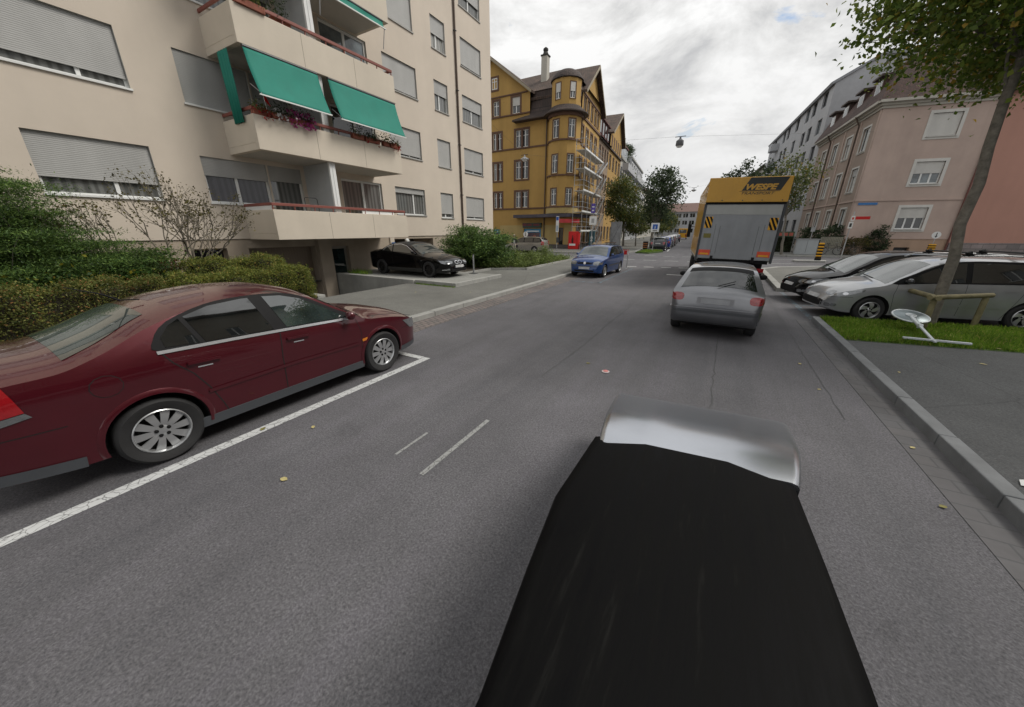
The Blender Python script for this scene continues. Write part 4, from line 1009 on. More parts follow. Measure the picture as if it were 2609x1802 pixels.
for lab, s, d_, z, r_ in (('roof garden tree nearest the second ochre gable', 31, -3, 16.4, 1.7), ('dark roof garden tree over the cream apartment house', 37, -2, 14.6, 1.8), ('lower roof garden shrub at the far end of the row', 43, -1.5, 15.9, 1.6)):
    b = along((-14.75, 40.0), s, d_)
    tr = thing('roof_tree', lab, 'tree', (b[0], b[1], z), group='trees on the roof terraces')
    g = MB(); g.tube([(b[0], b[1], z), (b[0] + 0.1, b[1], z + 1.6)], [0.09, 0.05], 6); g.build('trunk', M_BARK, tr)
    P, cs = clusters((b[0], b[1], z + 1.3), (r_, r_ * 1.5, r_ * 0.95), 60, 80, 0.8); leaves('crown', P, 0.22, G_DARK, tr)
# street end
t = thing('end_building', 'long brown-roofed pale building closing the far end of the street', 'building', (-10, 172, 0))
Fe = Fr((-40, 172), (1, 0))
hs = [(a, a + 2.0, z, z + 1.7) for a in [20 + 2.6 * i for i in range(16)] for z in (1.2, 4.4, 7.2)]
mb = MB(); wall_sheet(mb, Fe, 0, 70, -0.1, 9.6, hs, 0.2); mb.build('wall', M_GREYR, t)
for h in hs: window(Fe, t, *h, 0.15, cols=2, sill=False)
mb = MB(); mb.add([Fe(-1, 0.8, 9.5), Fe(71, 0.8, 9.5), Fe(71, -6, 13.2), Fe(-1, -6, 13.2), Fe(71, -13, 9.5), Fe(-1, -13, 9.5)], [(0, 1, 2, 3), (3, 2, 4, 5)]); mb.build('roof', mat('red_brown_roof', (0.16, 0.10, 0.085), 0.85, var=0.2), t)

# scaffolding in front of the ochre side facade
sc_ = thing('scaffolding', 'galvanised scaffold tower with plank decks against the ochre side facade', 'scaffolding', (*along((-14.75, 40), 2, 0.9)[:2], 0.12))
LV = [2.0, 4.0, 6.1, 8.2, 9.9]; S0 = [-1.4, 0.8, 3.0, 5.2, 7.4]
for s in S0:
    for d_ in (0.35, 1.35):
        g = MB(); g.tube([F2(s, d_, 0.12), F2(s, d_, 10.9 if s < 7 else 9.9)], 0.03, 6); g.build('standard', M_GALV, sc_)
for z in LV:
    g = MB(); g.fbox(F2, -1.5, 7.5, 0.38, 1.32, z - 0.05, z); g.build('plank_deck', mat('pale_scaffold_boards', (0.46, 0.45, 0.42), 0.7, var=0.15), sc_)
    g = MB(); g.fbox(F2, -1.5, 7.5, 1.33, 1.36, z, z + 0.16); g.build('toe_board', M_WHITE, sc_)
    for h_ in (0.5, 1.0):
        g = MB(); g.tube([F2(-1.5, 1.37, z + h_), F2(7.5, 1.37, z + h_)], 0.022, 6); g.tube([F2(-1.45, 0.3, z + h_), F2(-1.45, 1.4, z + h_)], 0.022, 6); g.build('guard_rail', M_GALV, sc_)
for i, z in enumerate([0.12] + LV[:-1]):
    z2 = LV[i]
    for dd in (1.5, 1.95):
        g = MB(); g.bar(F2(3.4, dd, z), F2(7.2, dd, z2), 0.05, 0.16); g.build('stair_stringer', M_GALV, sc_)
    g = MB()
    for k_ in range(8):
        u_ = (k_ + 0.5) / 8; g.fbox(F2, 3.4 + 3.8 * u_ - 0.1, 3.4 + 3.8 * u_ + 0.1, 1.52, 1.93, z + (z2 - z) * u_, z + (z2 - z) * u_ + 0.03)
    g.build('stair_treads', M_GALV, sc_)
    g = MB(); g.tube([F2(3.0 if i % 2 else 7.4, 1.4, z), F2(7.4 if i % 2 else 3.0, 1.4, z2)], 0.022, 6); g.build('brace', M_GALV, sc_)
# ------------------------------------------------------------------ the houses on the right
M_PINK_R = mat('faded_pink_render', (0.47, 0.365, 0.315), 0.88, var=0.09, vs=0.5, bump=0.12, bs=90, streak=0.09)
M_PINK_SHADE = mat('shaded_pink_render', (0.34, 0.27, 0.225), 0.88, var=0.08, vs=0.6, bump=0.12, bs=90, streak=0.08)  # darker copy of the pink render: the side facade's shade put into colour
M_PEACH = mat('peach_plinth_render', (0.41, 0.285, 0.205), 0.88, var=0.08, vs=0.7, streak=0.15)
M_SALM = mat('salmon_render', (0.45, 0.245, 0.19), 0.88, var=0.05, vs=0.4, bump=0.1, bs=120, streak=0.06)
M_STONE = mat_bricks('rubble_plinth', (0.26, 0.22, 0.215), (0.19, 0.17, 0.165), (0.14, 0.13, 0.125), 1.0, 0.7, 0.35, 0.02, bump=0.7, rot=(R(90), 0, 0))
M_SURR = mat('white_window_surround', (0.60, 0.59, 0.555), 0.7, var=0.06, streak=0.1)
M_CORN = mat('pale_cornice', (0.47, 0.45, 0.40), 0.75, var=0.06, streak=0.1)
M_TILER = mat_bricks('dark_red_roof_tiles', (0.085, 0.045, 0.036), (0.062, 0.036, 0.030), (0.045, 0.027, 0.022), 1.0, 0.16, 0.13, 0.012, bump=0.5, var=0.45)

pc = (9.42, 41.8); up_ = (0.9755, 0.22)
FR = Fr(pc, up_)
LS = 15.0
FL_ = Fr(along(pc, LS), (-d2[0], -d2[1]))
pink = thing('corner_house', 'faded pink corner house with white framed windows and a dark red mansard roof', 'house', (13, 46, 0))
WR = [(3.22, 5.0, 2.2, 3.85), (3.22, 5.0, 5.6, 7.18), (3.22, 5.0, 8.9, 10.45)]
WLs = [(LS - s - 1.3, LS - s, z0, z1) for s in (1.3, 4.9, 8.3, 11.6) for z0, z1 in ((2.3, 3.9), (5.25, 7.1), (8.35, 10.15))]
mb = MB()
wall_sheet(mb, FR, 0, 7.05, 4.4, 11.3, WR, 0.2, 0); wall_sheet(mb, FR, 0, 7.05, 1.5, 4.4, WR, 0.2, 0)
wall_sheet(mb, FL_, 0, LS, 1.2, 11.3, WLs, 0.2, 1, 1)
wall_sheet(mb, FR, 0, 7.05, -0.1, 1.5, [(3.65, 4.7, 0.35, 0.75)], 0.3, 2, 2); wall_sheet(mb, FL_, 0, LS, -0.1, 1.2, [], 0.2, 1)
e0, e1 = FL_(0, 0, 0), FR(7.05, 0, 0)
back = (e1[0] + d2[0] * LS, e1[1] + d2[1] * LS)
mb.add([(e0[0], e0[1], -0.1), (back[0], back[1], -0.1), (back[0], back[1], 11.3), (e0[0], e0[1], 11.3)], [(3, 2, 1, 0)], 1)
mb.add([(e1[0], e1[1], -0.1), (back[0], back[1], -0.1), (back[0], back[1], 11.3), (e1[0], e1[1], 11.3)], [(0, 1, 2, 3)], 0)
mb.build('wall', [M_PINK_R, M_PINK_SHADE, M_PEACH], pink)
for i, h in enumerate(WR): window(FR, pink, *h, 0.16, cols=3, shut=[0.45, 0.5, 0.94][i], shutter=M_SHUTW, surround=M_SURR, sur_w=0.2, fw=0.08, sill_mat=M_SURR, sill_out=0.14, glass=[M_GLASS, M_SKYG, M_GLASS][i])
for i, h in enumerate(WLs): window(FL_, pink, *h, 0.16, cols=2, shut=0.3 if i % 4 == 1 else 0, surround=M_SURR, sur_w=0.13, fw=0.07, glass=M_CURTB if i % 2 else M_SKYG, sill_mat=M_SURR, sill_out=0.1)
mb = MB(); mb.fbox(FR, 3.65, 4.7, -0.3, -0.26, 0.35, 0.75); mb.build('cellar_grille', M_DARKM, pink)
mb = MB(); mb.fbox(FR, -0.03, 7.05, 0, 0.07, 4.38, 4.5); mb.fbox(FL_, 0, LS, 0, 0.07, 4.38, 4.5); mb.fbox(FR, 0.0, 7.05, 0, 0.045, 1.42, 1.5); mb.build('string_course', M_PINK_R, pink)
mb = MB()
for d_, z0, z1 in ((0.10, 11.0, 11.18), (0.25, 11.18, 11.34), (0.5, 11.34, 11.52)):
    mb.fbox(FR, -d_, 7.05, 0, d_, z0, z1); mb.fbox(FL_, 0, LS + d_ * 0.5, 0, d_, z0, z1)
mb.build('cornice', M_CORN, pink)
mb = MB()
for s in (LS - 0.14, LS - 3.55, LS - 7.0, LS - 10.3): mb.fbox(FL_, s - 0.16, s + 0.1, 0.0, 0.05, 1.2, 10.98)
mb.build('pilaster', M_PINK_R, pink)
for s in (LS - 3.75, LS - 10.6):
    mb = MB(); mb.tube([FL_(s, 0.12, 0.1), FL_(s, 0.12, 10.7), FL_(s, 0.35, 11.1), FL_(s, 0.5, 11.4)], 0.06, 8); mb.build('downpipe', M_BRPIPE, pink, smooth=60)
mb = MB(); mb.tube([FR(6.95, 0.1, 0.1), FR(6.95, 0.1, 11.2)], 0.06, 8); mb.build('downpipe', mat('dark_red_downpipe', (0.14, 0.05, 0.04), 0.5), pink, smooth=60)
# mansard and hip
def cpt(r, f, z):   # r metres in from the left facade, f metres in from the front facade
    return (pc[0] + FL_.n[0] * -r + FR.n[0] * -f, pc[1] + FL_.n[1] * -r + FR.n[1] * -f, z)
mb = MB()
A = [cpt(-0.55, -0.55, 11.5), cpt(0.9, 0.9, 14.2), cpt(5.5, 5.5, 17.6)]
Bk = [(p[0] + d2[0] * LS, p[1] + d2[1] * LS, p[2]) for p in (cpt(-0.55, 0, 11.5), cpt(0.9, 0, 14.2), cpt(5.5, 0, 17.6))]
Rt = [(p[0] + up_[0] * 14, p[1] + up_[1] * 14, p[2]) for p in (cpt(0, -0.55, 11.5), cpt(0, 0.9, 14.2), cpt(0, 5.5, 17.6))]
for i in (0, 1):
    mb.add([Bk[i], A[i], A[i + 1], Bk[i + 1]], [(0, 1, 2, 3)]); mb.add([A[i], Rt[i], Rt[i + 1], A[i + 1]], [(0, 1, 2, 3)])
mb.add([Bk[0], Bk[1], Bk[2], (Bk[2][0] + 8, Bk[2][1] + 2, 11.5)], [(3, 2, 1, 0)])
mb.add([A[2], Rt[2], (Rt[2][0] - 1, Rt[2][1] + 9, 12), (Bk[2][0] + 8, Bk[2][1] + 2, 11.5), Bk[2]], [(0, 1, 2, 3, 4)])
rf = mb.build('roof', M_TILER, pink)
for s in (1.6, 4.9, 8.3, 11.7):
    a = LS - s - 0.65
    mb = MB(); mb.fbox(FL_, a - 0.6, a + 0.6, -2.0, -0.05, 11.75, 13.6); dd = mb.build('dormer', M_TILER, rf)
    mb = MB(); mb.fbox(FL_, a - 0.85, a + 0.85, -2.2, 0.25, 13.6, 13.75); mb.build('dormer_roof', M_EAVE, rf)
    mb = MB(); mb.fbox(FL_, a - 0.48, a + 0.48, -0.05, 0.0, 12.0, 13.4); mb.build('dormer_frame', M_FRAME, rf)
    mb = MB(); mb.fbox(FL_, a - 0.36, a + 0.36, 0.0, 0.01, 12.1, 13.3); mb.build('dormer_pane', M_GLASS, rf)
g = MB(); g.fbox(FR, 0.25, 1.55, 0.02, 0.05, 4.1, 4.28); s_ = g.build('street_name_plate', mat('blue_name_plate', (0.04, 0.17, 0.42), 0.4, var=0.3, vs=3), pink)

salm = thing('salmon_house', 'flat salmon rendered house wall behind the leaning tree trunk, on a rubble stone plinth', 'house', (24, 46, 0))
mb = MB(); wall_sheet(mb, FR, 7.06, 34, 1.15, 14.0, [(24, 25.6, 2.2, 4), (24, 25.6, 5.5, 7.2)], 0.2)
mb.add([FR(34, 0, 0), FR(34, -12, 0), FR(34, -12, 14), FR(34, 0, 14)], [(0, 1, 2, 3)]); mb.add([FR(7.06, 0, 11), FR(7.06, -12, 11), FR(7.06, -12, 14), FR(7.06, 0, 14)], [(3, 2, 1, 0)])
mb.build('wall', M_SALM, salm)
for h in ((24, 25.6, 2.2, 4), (24, 25.6, 5.5, 7.2)): window(FR, salm, *h, 0.16, cols=2, surround=M_SURR)
mb = MB(); mb.fbox(FR, 7.06, 34, -0.3, 0.12, -0.1, 1.15); mb.build('plinth', M_STONE, salm)
mb = MB(); mb.fbox(FR, 7.0, 34.3, -12.2, 0.5, 14.0, 14.25); mb.build('roof', M_TILER, salm)

grey = thing('apartment_house', 'tall light grey apartment house rising behind the pink house, with loggias', 'building', (*along(pc, 30, 3)[:2], 0))
FG = Fr(along(pc, 48), (-d2[0], -d2[1]))
hs = []
for k in range(6):
    z = 1.2 + 2.75 * k
    for a in (1.2, 4.0, 10.5, 13.2, 18.2, 23.0, 25.8, 29.6): hs.append((a, a + 1.7, z + 0.6, z + 2.2))
mb = MB(); wall_sheet(mb, FG, 0, 33, -0.1, 17.4, hs, 0.25)
def gx(a, d, z): return FG(a, d, z)
mb.add([gx(33, 0, -0.1), gx(33, -11, -0.1), gx(33, -11, 18.6), gx(33, -3.4, 19.2), gx(33, 0, 17.4)], [(0, 1, 2, 3, 4)])
mb.add([gx(0, 0, -0.1), gx(0, -11, -0.1), gx(0, -11, 18.6), gx(0, -3.4, 19.2), gx(0, 0, 17.4)], [(4, 3, 2, 1, 0)])
mb.build('wall', M_GREYR, grey)
mb = MB(); mb.add([gx(-0.2, 0.4, 17.3), gx(33.15, 0.4, 17.3), gx(33.15, -3.4, 19.4), gx(-0.2, -3.4, 19.4), gx(33.15, -11.2, 18.7), gx(-0.2, -11.2, 18.7)], [(0, 1, 2, 3), (3, 2, 4, 5)])
so = mb.build('roof', mat('grey_sheet_roof', (0.27, 0.28, 0.30), 0.6, var=0.08), grey).modifiers.new('thickness', 'SOLIDIFY'); so.thickness = 0.25
for i, h in enumerate(hs): window(FG, grey, *h, 0.2, cols=2, sill=False, frame=M_DARKM, glass=M_SKYG if i % 3 == 0 else M_GLASS)
for k in range(6):
    for a in (7.0,):
        z = 1.2 + 2.75 * k; mb = MB(); mb.fbox(FG, a - 1.0, a + 1.4, 0.003, 1.1, z + 0.1, z + 0.28); mb.fbox(FG, a - 1.0, a + 1.4, 1.0, 1.1, z + 0.28, z + 1.15); mb.fbox(FG, a - 1.0, a - 0.92, 0.003, 1.0, z + 0.28, z + 1.15); mb.fbox(FG, a + 1.32, a + 1.4, 0.003, 1.0, z + 0.28, z + 1.15); mb.build('balcony', M_GREYR, grey)
bl = thing('apartment_house', 'pale house furthest along the right side of the street', 'building', (*along(pc, 70, 3)[:2], 0))
FB_ = Fr(along(pc, 120), (-d2[0], -d2[1]))
hs = [(a, a + 1.4, z, z + 1.6) for a in [2 + 4.3 * i for i in range(16)] for z in (2, 5, 8, 11)]
mb = MB(); wall_sheet(mb, FB_, 0, 71, -0.1, 14, hs, 0.2); mb.add([FB_(71, 0, 0), FB_(71, -11, 0), FB_(71, -11, 14), FB_(71, 0, 14)], [(0, 1, 2, 3)]); mb.build('wall', M_CREAMR, bl)
for h in hs[-24:]: window(FB_, bl, *h, 0.16, cols=2, sill=False)
mb = MB(); mb.fbox(FB_, -0.3, 71.3, -11.3, 0.5, 14, 14.3); mb.build('roof', M_TILER, bl)
# the house across the pavement beside the camera: just outside the picture, seen in the car windows
t = thing('town_house', 'plain brownish town house standing along the right pavement beside the camera', 'house', (24, 4, 0.11))
FS = Fr((18.5, 18), (0, -1)); hs = [(a, a + 1.2, z, z + 1.7) for a in [1.5 + 3.3 * i for i in range(11)] for z in (1.6, 4.8, 8.0, 11.2, 14.4)]
mb = MB(); wall_sheet(mb, FS, 0, 37, 0, 19, hs, 0.2); q = [FS(a, d, 0)[:2] for a, d in ((0, 0), (0, -11), (37, -11), (37, 0))]
for i in range(3): a_, b_ = q[i], q[i + 1]; mb.add([(*a_, 0), (*b_, 0), (*b_, 19), (*a_, 19)], [(3, 2, 1, 0)])
mb.build('wall', mat('dark_brown_render', (0.22, 0.19, 0.155), 0.9, var=0.1), t)
for h in hs: window(FS, t, *h, 0.16, cols=2)
mb = MB(); mb.fbox(FS, -.4, 37.4, -11.4, .5, 19, 19.3); mb.build('roof', M_TILER, t)
# low garden wall, fence and hedge before the pink house
gw0 = along(pc, 16, -3.3); gw1 = (7.6, 41.0)
FW = Fr(gw0, (gw1[0] - gw0[0], gw1[1] - gw0[1])); GL = math.hypot(gw1[0] - gw0[0], gw1[1] - gw0[1])
t = thing('garden_wall', 'low pale garden wall in front of the pink house', 'wall', (*FW(GL / 2, 0, 0)[:2], 0.12))
g = MB(); g.fbox(FW, 0, GL, -0.12, 0.12, 0.1, 0.62); g.fbox(FW, 0, GL, -0.15, 0.15, 0.62, 0.68); g.build('wall', M_CONC, t)
t = thing('garden_wall', 'short pale garden wall turning the corner beside the grey cabinet', 'wall', (8.9, 41.3, 0.12))
g = MB(); g.box(7.65, 9.2, 40.7, 40.94, 0.1, 0.62); g.build('wall', M_CONC, t)
t = thing('garden_fence', 'wooden slat fence panel above the garden wall by the pink house', 'fence', (8.3, 40.85, 0.62))
g = MB()
for i in range(14): g.box(7.7 + i * 0.105, 7.78 + i * 0.105, 40.79, 40.82, 0.66, 1.58)
g.build('slats', mat('weathered_wood', (0.26, 0.25, 0.20), 0.85, var=0.2), t)
g = MB(); g.box(7.66, 9.2, 40.825, 40.86, 0.8, 0.88); g.box(7.66, 9.2, 40.825, 40.86, 1.35, 1.43); g.build('rails', M_BARK, t)
# ------------------------------------------------------------------ vehicles
def pchip(kn):
    xs = [k[0] for k in kn]; ys = [k[1] for k in kn]; n = len(xs)
    h = [xs[i + 1] - xs[i] for i in range(n - 1)]; d = [(ys[i + 1] - ys[i]) / h[i] for i in range(n - 1)]
    m = [d[0]] + [0 if d[i - 1] * d[i] <= 0 else 3 * (h[i - 1] + h[i]) / ((2 * h[i] + h[i - 1]) / d[i - 1] + (h[i] + 2 * h[i - 1]) / d[i]) for i in range(1, n - 1)] + [d[-1]]
    def f(x):
        x = min(max(x, xs[0]), xs[-1]); i = 0
        while i < n - 2 and x > xs[i + 1]: i += 1
        t = (x - xs[i]) / h[i]; a, b = ys[i], ys[i + 1]
        return a * (1 + 2 * t) * (1 - t) ** 2 + m[i] * h[i] * t * (1 - t) ** 2 + b * t * t * (3 - 2 * t) + m[i + 1] * h[i] * t * t * (t - 1)
    return f

def inpoly(x, y, P):
    c = False; j = len(P) - 1
    for i in range(len(P)):
        if (P[i][1] > y) != (P[j][1] > y) and x < (P[j][0] - P[i][0]) * (y - P[i][1]) / (P[j][1] - P[i][1]) + P[i][0]: c = not c
        j = i
    return c

def fill(poly, step):
    """triangulate a 2-D outline with extra points so that it can follow a curved panel"""
    B = []
    for a, b in zip(poly, poly[1:] + poly[:1]):
        k = max(1, int(math.hypot(b[0] - a[0], b[1] - a[1]) / step + 0.5))
        B += [(a[0] + (b[0] - a[0]) * i / k, a[1] + (b[1] - a[1]) * i / k) for i in range(k)]
    nb = len(B); xs = [p[0] for p in B]; ys = [p[1] for p in B]; pts = list(B)
    nx, ny = int((max(xs) - min(xs)) / step), int((max(ys) - min(ys)) / step)
    for i in range(1, nx + 1):
        for j in range(1, ny + 1):
            x, y = min(xs) + step * (i - 0.5 + 0.13 * (j % 2)), min(ys) + step * (j - 0.5)
            if inpoly(x, y, poly) and min((x - p[0]) ** 2 + (y - p[1]) ** 2 for p in B) > (0.35 * step) ** 2: pts.append((x, y))
    r = delaunay_2d_cdt([Vector(p) for p in pts], [(i, (i + 1) % nb) for i in range(nb)], [], 1, 1e-6)
    return [tuple(v) for v in r[0]], [tuple(f) for f in r[2]]

def curve(P, n=4, closed=True):
    """round off an outline through its points (Catmull-Rom)"""
    out = []; m = len(P)
    for i in range(m):
        p0, p1, p2, p3 = P[i - 1], P[i], P[(i + 1) % m], P[(i + 2) % m]
        for k in range(n):
            t = k / n
            out.append(tuple(0.5 * (2 * b + (c - a) * t + (2 * a - 5 * b + 4 * c - d) * t * t + (3 * b - a - 3 * c + d) * t ** 3) for a, b, c, d in zip(p0, p1, p2, p3)))
    return out

M_ARCH = mat('dark_wheel_arch', (0.012, 0.012, 0.012), 0.9)
M_TYRE = mat('tyre_rubber', (0.018, 0.018, 0.019), 0.75, var=0.2, vs=8)
M_ALLOY = mat('alloy_wheel', (0.52, 0.53, 0.54), 0.30, 0.75, var=0.06)
M_ALLOYD = mat('dark_alloy_wheel', (0.030, 0.028, 0.028), 0.3, 0.6)
M_CGLASS = mat_glass('car_glass', (0.008, 0.010, 0.010), ior=2.2)
M_CGLASSL = mat_glass('pale_car_glass', (0.03, 0.042, 0.042), ior=2.3)
M_TRIM = mat('grey_plastic_trim', (0.055, 0.06, 0.068), 0.55, var=0.08)
M_PLATE = mat('blank_number_plate', (0.50, 0.51, 0.52), 0.4, var=0.2, vs=5)
M_REDL = mat('red_lamp_lens', (0.30, 0.009, 0.013), 0.12, var=0.15, vs=20, coat=1.0)
M_ORANGE = mat('orange_lamp_lens', (0.65, 0.20, 0.015), 0.15, var=0.1, coat=1.0)
M_CLEAR = mat('clear_lamp_lens', (0.20, 0.21, 0.22), 0.12, 0.5, var=0.25, vs=14, coat=1.0)

class Shape:
    def __init__(s, top, half, bot, belt, tumble=0.36, crH=0.10, crR=0.075, n=72):
        s.top, s.half, s.bot, s.belt = pchip(top), pchip(half), pchip(bot), pchip(belt)
        s.tumble, s.crH, s.crR = tumble, crH, crR; s.y0, s.y1 = top[0][0], top[-1][0]
        ys = [s.y0 + (s.y1 - s.y0) * (0.5 - 0.5 * math.cos(math.pi * i / n)) * 0.5 + (s.y1 - s.y0) * (i / n) * 0.5 for i in range(n + 1)]
        s.ys = sorted(set(ys + [k[0] for k in top]))
    def sx(s, y, z):
        w = s.half(y); b = s.belt(y)
        if z <= b:
            t = (b - z) / max(b - 0.15, 0.1); x = w - 0.05 * max(0, t) ** 2.2 - 0.02 * (1 - min(1, t * 5)) ** 2
        else: x = w - 0.02 - s.tumble * (z - b) - 0.12 * (z - b) ** 2
        return max(x, 0.02)
    def crown(s, y):
        g = min(1, max(0, (s.top(y) - s.belt(y)) / 0.3)); g = g * g * (3 - 2 * g)
        return min(s.crH + (s.crR - s.crH) * g, max(0.03, (s.top(y) - s.bot(y)) * 0.35))
    def S(s, y, t, off=0.0):
        c = s.crown(y); ze = s.top(y) - c; xe = s.sx(y, ze)
        return (t * xe, y, ze + c * (1 - abs(t) ** 2.6) + off)
    def body(s):
        mb = MB(); M_, T_ = 14, 9; rows = []
        for y in s.ys:
            zb = s.bot(y); c = s.crown(y); ze = s.top(y) - c; h = []
            h.append((0, zb)); h.append((s.sx(y, zb) * 0.55, zb)); h.append((s.sx(y, zb) * 0.93, zb + 0.005))
            for k in range(M_ + 1):
                z = zb + 0.03 + (ze - zb - 0.03) * k / M_; h.append((s.sx(y, z), z))
            for k in range(1, T_ + 1):
                t = 1 - k / T_; p = s.S(y, t); h.append((p[0], p[2]))
            full = h + [(-x, z) for x, z in h[-2:0:-1]]
            rows.append([(x, y, z) for x, z in full])
        m = len(rows[0])
        mb.v = [p for r in rows for p in r]
        mb.f = [(i * m + j, (i + 1) * m + j, (i + 1) * m + (j + 1) % m, i * m + (j + 1) % m) for i in range(len(rows) - 1) for j in range(m)]
        mb.f += [tuple(range(m)), tuple(reversed(range((len(rows) - 1) * m, len(rows) * m)))]
        mb.m = [0] * len(mb.f); return mb

RIMS = {}
def wheel(par, x, y, r, w, style, rim_mat):
    side = 1 if x > 0 else -1
    key = (round(r, 3), round(w, 3), style, rim_mat.name)
    if key not in RIMS:
        rr = r * (0.66 if style != 'van' else 0.55)
        if style == 'alloy7': rr = r * 0.69
        t = MB(); t.lathe([(rr, -w / 2), (r - 0.03, -w / 2), (r - 0.008, -w / 2 + 0.02), (r, -w / 4), (r, w / 4), (r - 0.008, w / 2 - 0.02), (r - 0.03, w / 2), (rr + 0.01, w / 2 - 0.012), (rr, w / 2 - 0.02)], (0, 0, 0), 40, 'x', closed=True)
        hub = MB(); hub.lathe([(0.02, -w / 2 + 0.02), (rr * 0.98, -w / 2 + 0.02), (rr * 0.98, w / 2 - 0.09), (rr * 0.3, w / 2 - 0.085), (0.02, w / 2 - 0.085)], (0, 0, 0), 28, 'x')
        k = MB(); xo = w / 2 - 0.012
        k.lathe([(rr, xo - 0.05), (rr, xo), (rr - 0.008, xo + 0.005), (rr - 0.018, xo - 0.01), (rr - 0.022, xo - 0.05)], (0, 0, 0), 40, 'x', closed=True)
        k.lathe([(rr * 0.30, xo - 0.05), (rr * 0.30, xo - 0.02), (rr * 0.2, xo - 0.008), (0.01, xo - 0.004)], (0, 0, 0), 20, 'x')
        ns, wi, wo, tw = {'disc10': (10, 0.040, 0.068, 0.0), 'five': (5, 0.055, 0.11, 0.42), 'multi': (10, 0.02, 0.028, 0.0), 'alloy7': (7, 0.045, 0.05, 0.1), 'van': (6, 0.06, 0.06, 0), 'cover': (12, 0.035, 0.06, 0.0)}[style]
        for i in range(ns):
            a0 = 2 * math.pi * i / ns; P = []
            for j in range(5):
                u = j / 4; rad = rr * (0.22 + 0.74 * u); a = a0 + tw * u * u; hw = (wi + (wo - wi) * u) * rr / 0.2; xx = xo - 0.016 + 0.010 * math.sin(math.pi * u) - 0.004 * u
                for sg, dx_ in ((-1, -0.012), (-1, 0), (1, 0), (1, -0.012)):
                    aa = a + sg * hw / 2 / max(rad, 0.03) * (0.2 / 0.2); P.append((xx + dx_ - (0.006 if dx_ == 0 else 0) * 0, rad * math.cos(aa), rad * math.sin(aa)))
            k.add(P, [(4 * j + q, 4 * j + 4 + q, 4 * j + 4 + (q + 1) % 4, 4 * j + (q + 1) % 4) for j in range(4) for q in range(4)] + [(3, 2, 1, 0), (16, 17, 18, 19)])
        b = MB()
        for i in range(5):
            a = 2 * math.pi * (i + 0.3) / 5; b.lathe([(0.017, xo - 0.03), (0.017, xo - 0.006), (0.012, xo - 0.003)], (0, rr * 0.22 * math.cos(a), rr * 0.22 * math.sin(a)), 8, 'x')
        RIMS[key] = (hub.mesh('wheel', M_ARCH, 40), t.mesh('tyre', M_TYRE, 40), k.mesh('rim', rim_mat, 35), b.mesh('wheel_bolts', M_BLACK, 40))
    hub, t, k, b = RIMS[key]
    o = link('wheel', hub, par, (x, y, r)); o.rotation_euler = (R(random.uniform(0, 70)) * 0, 0, 0 if side > 0 else math.pi)
    link('tyre', t, o); link('rim', k, o); link('wheel_bolts', b, o)
    return o

